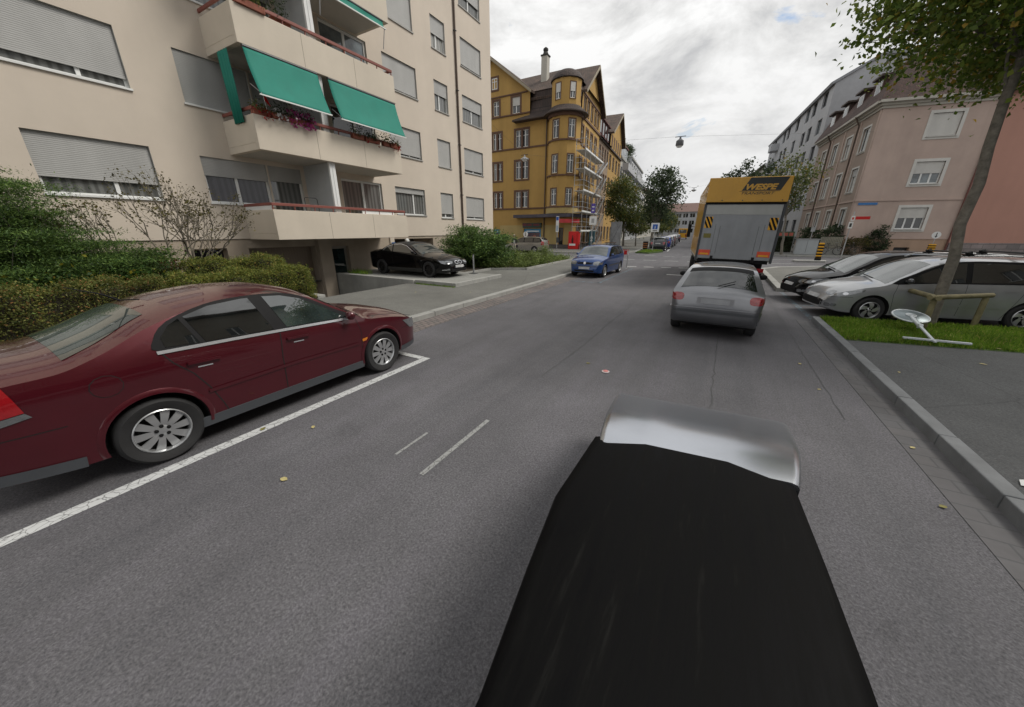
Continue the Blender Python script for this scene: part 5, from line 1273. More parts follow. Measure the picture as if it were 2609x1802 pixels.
class Car:
    def __init__(c, name, label, loc, rotz, shape, paint, axles, r, track, group=None, arch=None, cat='car'):
        c.s = shape
        c.root = thing(name, label, cat, loc, rotz, group, local=True)
        ob = shape.body().build('body', [paint, M_ARCH], c.root)
        cut = MB(); ar = arch or r + 0.045
        for y in axles:
            for sg in (-1, 1):
                x0 = sg * (track - 0.17); x1 = sg * (track + 0.5)
                cut.lathe([(ar, min(x0, x1)), (ar, max(x0, x1))], (0, y, r + 0.01), 36, 'x')
        cut.m = [1] * len(cut.f)
        co = link('cutter', cut.mesh('cutter', [paint, M_ARCH]), c.root)
        md = ob.modifiers.new('arches', 'BOOLEAN'); md.object = co; md.operation = 'DIFFERENCE'; md.solver = 'EXACT'
        try: md.material_mode = 'INDEX'
        except Exception: pass
        bpy.context.view_layer.update()
        me = bpy.data.meshes.new_from_object(ob.evaluated_get(bpy.context.evaluated_depsgraph_get()))
        ob.modifiers.clear(); ob.data = me; bpy.data.objects.remove(co)
        me.polygons.foreach_set('use_smooth', [True] * len(me.polygons)); me.set_sharp_from_angle(angle=R(32))
        c.body = ob; c.paint = paint
        bm = bmesh.new(); bm.from_mesh(me); c.bvh = BVHTree.FromBMesh(bm); bm.free()
        c.r, c.axles, c.track, c.ar = r, axles, track, ar
    def wheels(c, style, rim, w=0.20):
        for y in c.axles:
            for sg in (1, -1): wheel(c.root, sg * (c.track - w / 2), y, c.r, w, style, rim)
    def side(c, name, poly, m, off=0.004, step=0.07, par=None, sides=(1, -1), skirt=0.0, one=False):
        V, Fc = fill(poly, step); res = []
        for sg in sides:
            mb = MB(); mb.v = [(sg * (c.s.sx(y, z) + off), y, z) for y, z in V]; mb.f = [f if sg > 0 else tuple(reversed(f)) for f in Fc]; mb.m = [0] * len(Fc)
            if skirt: c._skirt(mb, len(V), (-sg * skirt, 0, 0))
            res.append(mb.build(name, m, par or c.root, smooth=40))
        return res
    def _skirt(c, mb, n, d):
        ed = {}
        for f in mb.f:
            for a, b in zip(f, f[1:] + f[:1]): ed[(a, b)] = 1
        bd = [(a, b) for (a, b) in ed if (b, a) not in ed]
        k = len(mb.v); mb.v += [(p[0] + d[0], p[1] + d[1], p[2] + d[2]) for p in mb.v[:n]]
        mb.f += [(b, a, a + k, b + k) for a, b in bd]; mb.m += [0] * len(bd)
    def strip(c, name, pts, m, w=0.007, off=0.0025, par=None, sides=(1, -1)):
        P = []
        for a, b in zip(pts, pts[1:]):
            k = max(1, int(math.hypot(b[0] - a[0], b[1] - a[1]) / 0.05))
            P += [(a[0] + (b[0] - a[0]) * i / k, a[1] + (b[1] - a[1]) * i / k) for i in range(k)]
        P.append(pts[-1])
        for sg in sides:
            mb = MB()
            for i, p in enumerate(P):
                q, s_ = P[max(i - 1, 0)], P[min(i + 1, len(P) - 1)]; dx_, dz_ = s_[0] - q[0], s_[1] - q[1]; l = math.hypot(dx_, dz_) or 1
                nx, nz = -dz_ / l * w / 2, dx_ / l * w / 2
                for k in (-1, 1): y, z = p[0] + k * nx, p[1] + k * nz; mb.v.append((sg * (c.s.sx(y, z) + off), y, z))
            mb.f = [(2 * i, 2 * i + 1, 2 * i + 3, 2 * i + 2) for i in range(len(P) - 1)]; mb.m = [0] * len(mb.f)
            mb.build(name, m, par or c.root)
    def top(c, name, poly, m, off=0.004, step=0.09, par=None):
        """outline in (t across -1..1, y along)"""
        V, Fc = fill(poly, step); mb = MB(); mb.v = [c.s.S(y, t, off) for t, y in V]; mb.f = list(Fc); mb.m = [0] * len(Fc)
        return mb.build(name, m, par or c.root, smooth=40)
    def end(c, name, poly, m, sg, off=0.006, step=0.05, par=None, mirror=True, skirt=0.0):
        V, Fc = fill(poly, step); res = []
        for mx in ((1, -1) if mirror else (1,)):
            mb = MB(); ok = True
            for x, z in V:
                hit = c.bvh.ray_cast(Vector((mx * x, sg * 5, z)), Vector((0, -sg, 0)))
                y = hit[0].y if hit[0] else sg * (c.s.y1 - 0.3)
                mb.v.append((mx * x, y + sg * off, z))
            mb.f = list(Fc); mb.m = [0] * len(Fc)
            if skirt: c._skirt(mb, len(V), (0, -sg * skirt, 0))
            res.append(mb.build(name, m, par or c.root, smooth=40))
        return res
    def mirror(c, y, z, m, w=0.19, h=0.13, x=None):
        for sg in (1, -1):
            x0 = (x or c.s.sx(y, z)) + 0.02; mb = MB(); mb.box(min(sg * x0, sg * (x0 + w)), max(sg * x0, sg * (x0 + w)), y - 0.06, y + 0.07, z - h * 0.35, z + h * 0.65)
            o = mb.build('wing_mirror', m, c.root, smooth=60); q = o.modifiers.new('round', 'SUBSURF'); q.levels = q.render_levels = 2
            b = MB(); b.bar((sg * (x0 - 0.06), y + 0.02, z - 0.02), (sg * (x0 + 0.05), y + 0.01, z), 0.05, 0.04); b.build('mirror_arm', M_BLACK, o)
    def arches(c, m, w=0.035, out=0.014):
        """raised lips round the wheel openings"""
        for y in c.axles:
            for sg in (1, -1):
                mb = MB(); P = []
                for i in range(25):
                    a = R(-12 + 204 * i / 24)
                    for rad, o in ((c.ar - 0.002, 0.0), (c.ar, out), (c.ar + w * 0.5, out * 0.9), (c.ar + w, 0.001)):
                        yy, zz = y + rad * math.cos(a), c.r + 0.01 + rad * math.sin(a); P.append((sg * (c.s.sx(yy, zz) + o), yy, zz))
                mb.add(P, [(4 * i + j, 4 * i + j + 1, 4 * i + 5 + j, 4 * i + 4 + j) for i in range(24) for j in range(3)]); mb.build('arch_lip', m, c.root, smooth=60)

M_SEAM = mat('panel_gap', (0.010, 0.010, 0.010), 0.8)
P_RED = mat_paint('maroon_paint', (0.078, 0.0065, 0.0125), 0.3, 0.32)
P_SILV = mat_paint('silver_paint', (0.20, 0.205, 0.218), 0.75, 0.28)
P_SILV2 = mat_paint('bright_silver_paint', (0.37, 0.38, 0.395), 0.5, 0.28)
P_BLUE = mat_paint('blue_paint', (0.010, 0.050, 0.19), 0.3, 0.35)
P_BLACK = mat_paint('black_paint', (0.003, 0.003, 0.0035), 0.0, 0.7, 1.42)
P_DGREY = mat_paint('dark_grey_paint', (0.035, 0.038, 0.043), 0.4, 0.3)

# ---- maroon saloon parked in front of the hedge
sh_ = Shape(top=[(-2.30, .66), (-2.28, .97), (-2.2, 1.075), (-1.95, 1.125), (-1.68, 1.14), (-1.45, 1.20), (-1.05, 1.36), (-.7, 1.45), (-.3, 1.485), (.05, 1.47), (.35, 1.41), (.75, 1.19), (1.14, .985), (1.5, .935), (1.9, .85), (2.12, .76), (2.24, .66), (2.30, .52)],
            half=[(-2.30, .66), (-2.24, .76), (-2.1, .83), (-1.7, .885), (-.8, .90), (.8, .90), (1.5, .885), (1.9, .835), (2.1, .76), (2.22, .65), (2.30, .48)],
            bot=[(-2.3, .45), (-2.22, .30), (-1.9, .23), (-.9, .19), (.9, .19), (1.9, .2), (2.2, .22), (2.30, .30)],
            belt=[(-2.3, 1.0), (-1.6, 1.045), (-.9, 1.05), (0, 1.015), (.7, .965), (1.15, .93), (1.9, .80), (2.3, .66)], tumble=0.40, crR=0.085)
c = Car('maroon_saloon', 'maroon four-door saloon parked along the hedge, seen from its side', (-5.09, 2.08, 0), 0, sh_, P_RED, (-1.235, 1.345), 0.318, 0.885)
c.wheels('disc10', M_ALLOY, 0.205); c.arches(P_RED, 0.045, 0.016)
sur = curve([(-1.07, 1.055), (-1.085, 1.16), (-.95, 1.29), (-.62, 1.392), (-.30, 1.415), (.05, 1.40), (.33, 1.33), (.70, 1.10), (.93, .965), (.30, .995), (-.50, 1.033)], 3)
c.side('window_rubber', sur, M_BLACK, 0.004)
c.side('quarter_window', [(-1.03, 1.08), (-1.035, 1.165), (-.95, 1.255), (-.86, 1.30), (-.78, 1.06)], M_CGLASS, 0.008)
c.side('rear_door_window', [(-.735, 1.058), (-.82, 1.312), (-.60, 1.372), (-.30, 1.392), (-.23, 1.390), (-.11, 1.032)], M_CGLASS, 0.008)
c.side('front_door_window', [(.03, 1.026), (-.09, 1.386), (.10, 1.368), (.30, 1.305), (.55, 1.155), (.78, 1.0), (.76, .985)], M_CGLASSL, 0.008)
c.side('chrome_strip', [(-1.1, 1.060), (-.5, 1.038), (.3, 1.0), (.88, .968), (.88, .942), (.3, .972), (-.5, 1.010), (-1.1, 1.032)], M_CHROME, 0.010, skirt=0.008)
c.top('windscreen', [(-.86, 1.10), (.86, 1.10), (.84, .75), (.80, .42), (-.80, .42), (-.84, .75)], M_CGLASSL)
c.top('rear_window', [(-.80, -1.60), (.80, -1.60), (.74, -1.30), (.66, -1.02), (-.66, -1.02), (-.74, -1.30)], mat_glass('rear_car_glass', (0.05, 0.06, 0.055), ior=2.0))
c.strip('door_gap', [(-1.07, 1.03), (-1.02, .93), (-.90, .78), (-.81, .60), (-.74, .40), (-.70, .25)], M_SEAM, 0.010); c.strip('door_gap', [(-.06, 1.0), (-.09, .7), (-.10, .26)], M_SEAM, 0.010); c.strip('door_gap', [(.93, .93), (.99, .72), (.97, .45), (.94, .26)], M_SEAM)
c.strip('door_moulding', [(-.83, .565), (0, .585), (.94, .575)], P_RED, 0.035, 0.012); c.strip('bonnet_gap', [(1.13, .93), (1.6, .87), (2.05, .745)], M_SEAM, 0.006); c.strip('bumper_gap', [(-1.73, .63), (-2.0, .64), (-2.2, .645)], M_SEAM); c.strip('bumper_gap', [(1.76, .60), (2.0, .60), (2.2, .60)], M_SEAM)
for y_ in (-.80, .12):
    c.side('door_handle_recess', curve([(y_ - .13, .895), (y_, .87), (y_ + .13, .885), (y_ + .1, .835), (y_, .815), (y_ - .1, .84)], 3), M_BLACK if False else P_RED, 0.003, 0.03)
    for hd in c.side('door_handle', [(y_ - .13, .905), (y_ + .13, .892), (y_ + .13, .868), (y_ - .13, .88)], P_RED, 0.028, 0.05, skirt=0.02): pass
    c.strip('handle_highlight', [(y_ - .06, .835), (y_ + .06, .83)], M_CHROME, 0.012, 0.006)
c.side('fuel_flap', curve([(-1.46 + .1 * math.cos(R(k * 30)), .865 + .095 * math.sin(R(k * 30))) for k in range(12)], 1), M_SEAM, 0.0015, 0.05, sides=(1,)); c.side('fuel_flap', curve([(-1.46 + .094 * math.cos(R(k * 30)), .865 + .089 * math.sin(R(k * 30))) for k in range(12)], 1), P_RED, 0.003, 0.05, sides=(1,))
c.side('sill_trim', [(-1.0, .20), (.98, .20), (.98, .30), (-.99, .30)], M_TRIM, 0.012, 0.1, skirt=0.02); c.side('rear_skirt', [(-2.24, .31), (-1.72, .235), (-1.71, .33), (-2.23, .40)], M_TRIM, 0.008, 0.1); c.side('front_skirt', [(1.73, .215), (2.2, .235), (2.2, .31), (1.73, .30)], M_TRIM, 0.008, 0.1)
c.side('tail_light', [(-2.27, 1.0), (-2.1, 1.035), (-1.93, 1.04), (-1.905, .93), (-1.885, .82), (-2.05, .80), (-2.26, .78)], M_REDL, 0.006); c.side('reversing_light', [(-2.26, .775), (-2.05, .795), (-1.885, .815), (-1.86, .775), (-2.0, .75), (-2.26, .725)], M_CLEAR, 0.007)
c.end('tail_light', [(.42, .93), (.72, .93), (.74, .66), (.50, .68)], M_REDL, -1); c.end('number_plate', [(-.26, .62), (.26, .62), (.26, .73), (-.26, .73)], M_PLATE, -1, mirror=False)
c.side('indicator', [(.985, .625), (1.075, .632), (1.065, .59), (.99, .585)], M_ORANGE, 0.009, 0.03)
c.side('headlight', [(1.80, .72), (2.1, .70), (2.2, .62), (2.18, .53), (1.98, .56)], M_CLEAR, 0.006); c.end('headlight', [(.42, .62), (.68, .66), (.70, .54), (.46, .52)], M_CLEAR, 1); c.end('grille', [(-.36, .62), (.36, .62), (.32, .52), (-.32, .52)], M_BLACK, 1, mirror=False)
c.mirror(.80, .99, P_RED, 0.17, 0.14)
g = MB(); g.tube([(.02, -1.02, 1.425), (.03, -1.12, 1.50), (.05, -1.34, 1.60)], [0.012, 0.008, 0.004], 6); g.tube([(.02, -1.02, 1.43), (.16, -.92, 1.435)], 0.006, 6); g.build('aerial', M_BLACK, c.root)

# ---- silver hatchback waiting behind the lorry
sh_ = Shape(top=[(-2.05, .62), (-2.03, .86), (-1.97, .96), (-1.88, 1.02), (-1.62, 1.15), (-1.22, 1.335), (-1.05, 1.365), (-.5, 1.39), (0, 1.385), (.35, 1.34), (.72, 1.16), (1.08, .96), (1.5, .9), (1.85, .80), (2.0, .68), (2.08, .5)],
            half=[(-2.05, .70), (-1.99, .78), (-1.85, .81), (-.8, .825), (.8, .825), (1.5, .80), (1.85, .74), (2.0, .63), (2.08, .5)],
            bot=[(-2.05, .42), (-1.98, .30), (-1.7, .24), (0, .19), (1.7, .2), (2.08, .28)], belt=[(-2.05, .93), (-1.2, .95), (0, .93), (1.0, .88), (2.08, .62)], tumble=0.46, crR=0.06)
c = Car('silver_hatchback', 'silver hatchback with red tail lights waiting directly behind the yellow lorry', (.19, 9.90, 0), R(-1.5), sh_, P_SILV, (-1.28, 1.26), 0.295, 0.80)
c.wheels('cover', M_ALLOY, 0.185)
c.top('rear_window', [(-.84, -1.86), (.84, -1.86), (.84, -1.6), (.84, -1.36), (-.84, -1.36), (-.84, -1.6)], mat_glass('hatch_glass', (0.008, 0.011, 0.013), ior=1.95))
c.top('spoiler_band', [(-.88, -1.355), (.88, -1.355), (.88, -1.17), (-.88, -1.17)], M_BLACK, 0.006)  # black band along the top of the rear window
c.top('windscreen', [(-.86, 1.03), (.86, 1.03), (.8, .38), (-.8, .38)], M_CGLASSL)
c.side('window_glass', [(-1.35, 1.0), (-1.05, 1.28), (-.6, 1.34), (0, 1.33), (.35, 1.24), (.85, .95)], M_CGLASS, 0.006)
c.strip('window_pillar', [(-.45, .97), (-.5, 1.34)], M_BLACK, 0.07, 0.009)
c.end('tail_light', curve([(.58, .88), (.76, .885), (.775, .81), (.76, .75), (.59, .755)], 3), mat('dark_red_lamp_lens', (0.26, 0.008, 0.012), 0.12, var=0.35, vs=26, coat=1.0), -1); c.side('tail_light', [(-2.02, .885), (-1.88, .89), (-1.86, .77), (-2.02, .75)], MATS['dark_red_lamp_lens'], 0.006)
c.end('number_plate_recess', [(-.32, .83), (.32, .83), (.32, .70), (-.32, .70)], mat('dim_silver', (0.24, 0.245, 0.26), 0.4), -1, 0.004, mirror=False); c.end('number_plate', [(-.25, .81), (.25, .81), (.25, .71), (-.25, .71)], mat('grey_number_plate', (0.30, 0.31, 0.33), 0.5), -1, 0.012, mirror=False)
c.end('bumper', [(-.76, .62), (.76, .62), (.72, .36), (-.72, .36)], mat_paint('bumper_paint', (0.14, 0.145, 0.157), 0.7, 0.36), -1, 0.05, mirror=False, skirt=0.06); c.end('bumper_strip', [(-.74, .58), (.74, .58), (.74, .53), (-.74, .53)], M_TRIM, -1, 0.058, mirror=False)
c.side('bumper_side', [(-2.02, .60), (-1.66, .60), (-1.66, .34), (-2.0, .36)], mat_paint('bumper_paint', (0.14, 0.145, 0.157), 0.7, 0.36), 0.012, skirt=0.014)
c.mirror(.62, .98, M_BLACK, 0.20, 0.15)
g = MB(); g.bar((.0, -1.9, 1.05), (.28, -1.72, 1.135), 0.015, 0.012); g.build('rear_wiper', M_BLACK, c.root)
g = MB(); g.box(-.72, .72, -1.55, 1.5, .16, .28); g.build('underbody', M_ARCH, c.root)

# ---- blue hatchback, facing the camera on the left kerb
hatch = Shape(top=[(-1.86, .60), (-1.84, .90), (-1.78, 1.0), (-1.62, 1.2), (-1.42, 1.365), (-1.2, 1.40), (-.6, 1.43), (0, 1.42), (.22, 1.37), (.6, 1.15), (.93, .97), (1.3, .91), (1.62, .82), (1.78, .70), (1.86, .50)],
              half=[(-1.86, .70), (-1.8, .77), (-1.6, .815), (-.6, .825), (.8, .82), (1.4, .80), (1.65, .745), (1.8, .65), (1.86, .55)],
              bot=[(-1.86, .42), (-1.8, .3), (-1.5, .22), (0, .18), (1.5, .19), (1.86, .26)], belt=[(-1.86, .93), (-1.2, .95), (0, .93), (.9, .89), (1.86, .62)], tumble=0.30, crR=0.065)
def small_hatch(label, loc, rotz, paint, group=None, name='small_hatchback'):
    c = Car(name, label, loc, rotz, hatch, paint, (-1.2, 1.2), 0.285, 0.80, group)
    c.wheels('cover', M_ALLOY, 0.18)
    c.top('windscreen', [(-.88, .88), (.88, .88), (.86, .55), (.84, .25), (-.84, .25), (-.86, .55)], M_CGLASSL); c.top('rear_window', [(-.82, -1.72), (.82, -1.72), (.82, -1.45), (-.82, -1.45)], M_CGLASS, step=0.05)
    c.side('window_rubber', curve([(-1.52, 1.0), (-1.3, 1.30), (-.6, 1.35), (.02, 1.34), (.3, 1.23), (.78, .94), (.1, .955), (-.9, .975)], 3), M_BLACK, 0.004)
    c.side('rear_door_window', [(-1.42, 1.02), (-1.27, 1.26), (-.6, 1.325), (-.42, 1.325), (-.42, .985)], M_CGLASS, 0.008); c.side('front_door_window', [(-.34, .985), (-.34, 1.325), (0, 1.31), (.27, 1.21), (.66, .965)], M_CGLASS, 0.008)
    c.strip('door_gap', [(-.38, .95), (-.38, .24)], M_SEAM); c.strip('door_gap', [(.76, .92), (.8, .7), (.74, .24)], M_SEAM); c.strip('door_gap', [(-1.0, .95), (-.9, .55), (-.8, .24)], M_SEAM)
    c.strip('side_moulding', [(-.82, .52), (.75, .52)], M_TRIM, 0.06, 0.01)
    c.end('headlight', curve([(.42, .72), (.62, .755), (.70, .70), (.68, .60), (.52, .585), (.42, .60)], 3), M_CLEAR, 1, 0.008); c.side('headlight', [(1.5, .72), (1.72, .70), (1.8, .62), (1.62, .60)], M_CLEAR, 0.006)
    c.end('grille', [(-.38, .71), (.38, .71), (.36, .62), (-.36, .62)], M_BLACK, 1, 0.004, mirror=False); c.end('badge', curve([(.06 * math.cos(R(k * 45)), .67 + .06 * math.sin(R(k * 45))) for k in range(8)], 2), M_CHROME, 1, 0.012, 0.04, mirror=False)
    c.end('number_plate', [(-.26, .50), (.26, .50), (.26, .40), (-.26, .40)], M_PLATE, 1, 0.02, mirror=False, skirt=0.02); c.end('air_intake', [(-.5, .36), (.5, .36), (.46, .28), (-.46, .28)], M_BLACK, 1, 0.004, mirror=False)
    c.end('bumper_strip', [(-.62, .535), (.62, .535), (.62, .51), (-.62, .51)], M_TRIM, 1, 0.012, mirror=False)
    c.end('tail_light', [(.5, .92), (.70, .92), (.70, .68), (.52, .68)], M_REDL, -1); c.end('number_plate', [(-.26, .74), (.26, .74), (.26, .84), (-.26, .84)], M_PLATE, -1, 0.008, mirror=False)
    c.mirror(.56, .98, paint, 0.17, 0.13)
    return c
bl_ = small_hatch('blue hatchback facing the camera at the left kerb near the junction', (-5.13, 17.85, 0), math.pi + R(-3), P_BLUE)

# ---- black convertible on the raised drive
sh_ = Shape(top=[(-2.29, .62), (-2.27, .88), (-2.2, 1.0), (-1.9, 1.06), (-1.5, 1.08), (-1.2, 1.2), (-.85, 1.34), (-.45, 1.38), (-.05, 1.37), (.2, 1.31), (.6, 1.12), (1.0, .95), (1.6, .87), (2.0, .77), (2.2, .66), (2.29, .50)],
            half=[(-2.29, .64), (-2.2, .76), (-2.0, .83), (-1.3, .885), (0, .89), (1.4, .88), (1.9, .81), (2.15, .68), (2.29, .48)],
            bot=[(-2.29, .42), (-2.2, .3), (-1.9, .22), (0, .17), (1.9, .17), (2.29, .24)], belt=[(-2.29, .97), (-1.3, .98), (0, .94), (1.0, .88), (2.29, .60)], tumble=0.42, crR=0.07)
c = Car('black_convertible', 'black two-door convertible parked nose out on the raised drive', (-11.55, 11.88, 0.245), -math.pi / 2, sh_, P_BLACK, (-1.40, 1.36), 0.325, 0.875)
c.wheels('multi', M_ALLOYD, 0.23)
c.side('window_glass', curve([(-1.22, 1.02), (-.98, 1.18), (-.6, 1.27), (-.2, 1.285), (.12, 1.22), (.66, .945), (-.2, .985)], 3), M_CGLASS, 0.006)
c.side('chrome_window_line', [(-1.25, 1.03), (-1.0, 1.2), (-.6, 1.30), (-.2, 1.312), (.14, 1.245), (.72, .94), (.69, .935), (.12, 1.225), (-.2, 1.29), (-.6, 1.278), (-.98, 1.185), (-1.22, 1.02)], M_CHROME, 0.009, 0.05)
c.top('windscreen', [(-.84, .95), (.84, .95), (.8, .25), (-.8, .25)], mat_glass('convertible_screen', (0.04, 0.05, 0.05))); c.top('folding_roof', [(-.93, -1.15), (.93, -1.15), (.93, .16), (-.93, .16)], mat('black_roof_cloth', (0.012, 0.012, 0.012), 0.7), 0.005)
c.strip('window_pillar', [(-.62, .99), (-.66, 1.28)], M_BLACK, 0.05, 0.010)
c.strip('door_gap', [(-.62, .97), (-.66, .6), (-.5, .28)], M_SEAM); c.strip('door_gap', [(.74, .91), (.76, .5), (.66, .26)], M_SEAM); c.strip('door_handle', [(-.48, .80), (-.26, .80)], P_BLACK, 0.03, 0.02)
c.strip('indicator', [(.98, .66), (1.06, .665)], M_CLEAR, 0.025, 0.01)
c.end('headlight', curve([(.36, .66), (.56, .68), (.68, .66), (.68, .58), (.5, .555), (.38, .585)], 3), M_CLEAR, 1, 0.010); c.side('headlight', [(1.86, .70), (2.08, .68), (2.22, .60), (2.18, .54), (2.0, .58)], M_CLEAR, 0.008)
c.end('kidney_grille', curve([(.03, .665), (.17, .67), (.23, .62), (.18, .555), (.05, .55)], 3), M_CHROME, 1, 0.012); c.end('kidney_grille_slats', curve([(.05, .65), (.16, .655), (.205, .615), (.165, .57), (.06, .565)], 3), M_BLACK, 1, 0.016)
c.end('number_plate', [(-.26, .50), (.26, .50), (.26, .40), (-.26, .40)], M_PLATE, 1, 0.02, mirror=False, skirt=0.02); c.end('air_intake', [(-.52, .36), (.52, .36), (.46, .27), (-.46, .27)], M_BLACK, 1, 0.004, mirror=False); c.end('fog_lamp', curve([(.56, .37), (.64, .37), (.64, .31), (.56, .31)], 3), M_CLEAR, 1, 0.01)
c.strip('bumper_line', [(2.0, .32), (2.2, .33)], M_CHROME, 0.02, 0.008); c.mirror(.60, .98, P_BLACK, 0.17, 0.13)

# ---- silver estate parked nose to the road on the right, and the dark car beyond it
estate = Shape(top=[(-2.22, .62), (-2.2, .95), (-2.12, 1.2), (-1.95, 1.40), (-1.75, 1.485), (-1.2, 1.515), (-.4, 1.53), (.1, 1.50), (.4, 1.42), (.85, 1.17), (1.25, .97), (1.6, .90), (1.9, .80), (2.1, .68), (2.22, .48)],
               half=[(-2.22, .68), (-2.15, .77), (-1.9, .83), (-.8, .845), (.9, .84), (1.6, .82), (1.95, .745), (2.12, .63), (2.22, .48)],
               bot=[(-2.22, .42), (-2.1, .3), (-1.8, .22), (0, .18), (1.8, .19), (2.22, .27)], belt=[(-2.22, .96), (-1.2, .98), (0, .96), (1.0, .89), (1.6, .82), (2.22, .58)], tumble=0.30, crR=0.075)
def make_estate(label, loc, rotz, paint, group=None, rack=True, name='silver_estate_car'):
    c = Car(name, label, loc, rotz, estate, paint, (-1.32, 1.37), 0.30, 0.825, group, arch=0.352)
    c.wheels('five', M_ALLOY, 0.195)
    c.top('windscreen', [(-.88, 1.20), (.88, 1.20), (.86, .8), (.84, .43), (-.84, .43), (-.86, .8)], M_CGLASSL); c.top('rear_window', [(-.82, -2.12), (.82, -2.12), (.8, -1.9), (-.8, -1.9)], M_CGLASS, step=0.05)
    c.side('window_rubber', curve([(-2.02, 1.02), (-1.92, 1.32), (-1.6, 1.42), (-.6, 1.45), (.1, 1.42), (.45, 1.30), (1.12, .935), (.4, .965), (-.9, .99)], 3), M_BLACK, 0.004)
    c.side('load_bay_window', [(-1.92, 1.05), (-1.83, 1.30), (-1.5, 1.375), (-1.2, 1.385), (-1.2, 1.03)], M_CGLASS, 0.008); c.side('rear_door_window', [(-1.12, 1.03), (-1.12, 1.39), (-.6, 1.41), (-.22, 1.41), (-.22, 1.0)], M_CGLASS, 0.008); c.side('front_door_window', [(-.12, 1.0), (-.12, 1.405), (.1, 1.39), (.42, 1.265), (.96, .97)], M_CGLASS, 0.008)
    c.strip('door_gap', [(-.17, .98), (-.17, .24)], M_SEAM); c.strip('door_gap', [(1.0, .93), (1.04, .7), (.98, .24)], M_SEAM); c.strip('door_gap', [(-1.16, .98), (-1.05, .6), (-.92, .24)], M_SEAM)
    c.strip('side_moulding', [(-.9, .50), (.98, .50)], paint, 0.05, 0.014); c.strip('sill_line', [(-.9, .245), (.95, .245)], paint, 0.05, 0.012)
    for y_ in (-.9, .05): c.strip('door_handle', [(y_ - .1, .86), (y_ + .1, .855)], paint, 0.03, 0.022)
    c.end('headlight', curve([(.40, .665), (.52, .70), (.60, .69), (.61, .62), (.52, .59), (.42, .61)], 3), M_CLEAR, 1, 0.008); c.side('headlight', curve([(1.56, .765), (1.8, .735), (2.02, .67), (2.08, .61), (1.92, .61), (1.70, .68)], 3), M_CLEAR, 0.010); c.side('lamp_reflector', curve([(1.90 + .05 * math.cos(R(k * 45)), .66 + .036 * math.sin(R(k * 45))) for k in range(8)], 2), M_CHROME, 0.016, 0.03)
    c.end('grille', curve([(-.42, .47), (.42, .47), (.5, .40), (.40, .31), (-.40, .31), (-.5, .40)], 3), M_BLACK, 1, 0.006, mirror=False); c.end('number_plate', [(-.26, .56), (.26, .56), (.26, .48), (-.26, .48)], M_PLATE, 1, 0.016, mirror=False, skirt=0.015); c.end('fog_lamp', curve([(.56, .40), (.64, .40), (.64, .33), (.56, .33)], 3), M_CLEAR, 1, 0.01)
    c.strip('bumper_gap', [(1.75, .585), (2.0, .57), (2.15, .555)], M_SEAM); c.strip('bumper_strip', [(1.78, .53), (2.0, .52), (2.16, .51)], paint, 0.04, 0.012)
    c.side('fog_lamp', curve([(2.0, .40), (2.08, .40), (2.09, .34), (2.01, .34)], 3), M_CLEAR, 0.008, 0.04)
    c.end('tail_light', [(.56, 1.10), (.72, 1.10), (.73, .70), (.60, .70)], M_REDL, -1); c.side('tail_light', [(-2.17, 1.08), (-2.03, 1.12), (-1.98, .78), (-2.18, .72)], M_REDL, 0.006)
    c.mirror(.86, .99, P_DGREY if paint is P_SILV2 else paint, 0.18, 0.14)
    g = MB(); g.bar((-.35, 1.26, 1.005), (.25, 1.16, 1.04), 0.02, 0.015); g.build('wiper', M_BLACK, c.root)
    if rack:
        for sg in (1, -1):
            P = [(sg * .56, y_, sh_z) for y_, sh_z in ((-1.75, 1.47), (-1.6, 1.535), (-.8, 1.565), (.1, 1.55), (.28, 1.47))]; g = MB(); g.tube(P, 0.016, 8); g.build('roof_rail', M_GALV, c.root, smooth=60)
        for y_ in (-1.15, -.15):
            g = MB(); g.bar((-.62, y_, 1.625), (.62, y_, 1.625), 0.05, 0.03); rk = g.build('roof_bar', M_DARKM, c.root)
            g = MB()
            for sg in (1, -1): g.bar((sg * .56, y_ - .03, 1.56), (sg * .56, y_ + .01, 1.64), 0.07, 0.08); g.bar((sg * .56, y_ - .09, 1.575), (sg * .56, y_ + .09, 1.575), 0.05, 0.03)
            g.build('bar_foot', M_BLACK, rk)
    return c
make_estate('silver estate car with roof bars parked behind the leaning tree', (4.54, 12.30, 0), R(102.4), P_SILV2)
make_estate('black car mostly hidden behind the silver estate with roof bars', (4.30, 14.62, 0), R(104.0), P_BLACK, rack=False, name='black_parked_car')
make_estate('beige-silver estate car parked in front of the blue shop posters', (-17.0, 32.9, 0), R(91), mat_paint('champagne_paint', (0.34, 0.33, 0.30), 0.6, 0.35), rack=False)

# ---- parked row down the far street
pr_ = small_hatch('dark grey car first in the parked row along the far street', (-5.75, 43.6, 0), R(3) , P_DGREY, 'cars parked down the far street', 'parked_car')
rowp = [('blue car second in the parked row along the far street', 48.2, mat_paint('bright_blue_paint', (0.02, 0.05, 0.30))), ('silver car third in the parked row along the far street', 53.2, P_SILV), ('red-brown car fourth in the parked row along the far street', 58.3, mat_paint('red_brown_paint', (0.12, 0.03, 0.03))),
        ('white car fifth in the parked row along the far street', 63.5, mat_paint('white_paint', (0.5, 0.5, 0.5), 0.0)), ('pale grey car sixth in the parked row along the far street', 69, P_SILV2), ('dark blue car last but one in the parked row before the yellow van', 80, mat_paint('navy_paint', (0.015, 0.02, 0.05)))]
for lab, yy, pm in rowp: dup(pr_.root, (-5.5 - 0.045 * (yy - 42) + (-0.3 if yy > 60 else 0), yy, 0), R(3), lab, 'cars parked down the far street', {'dark_grey_paint': pm})
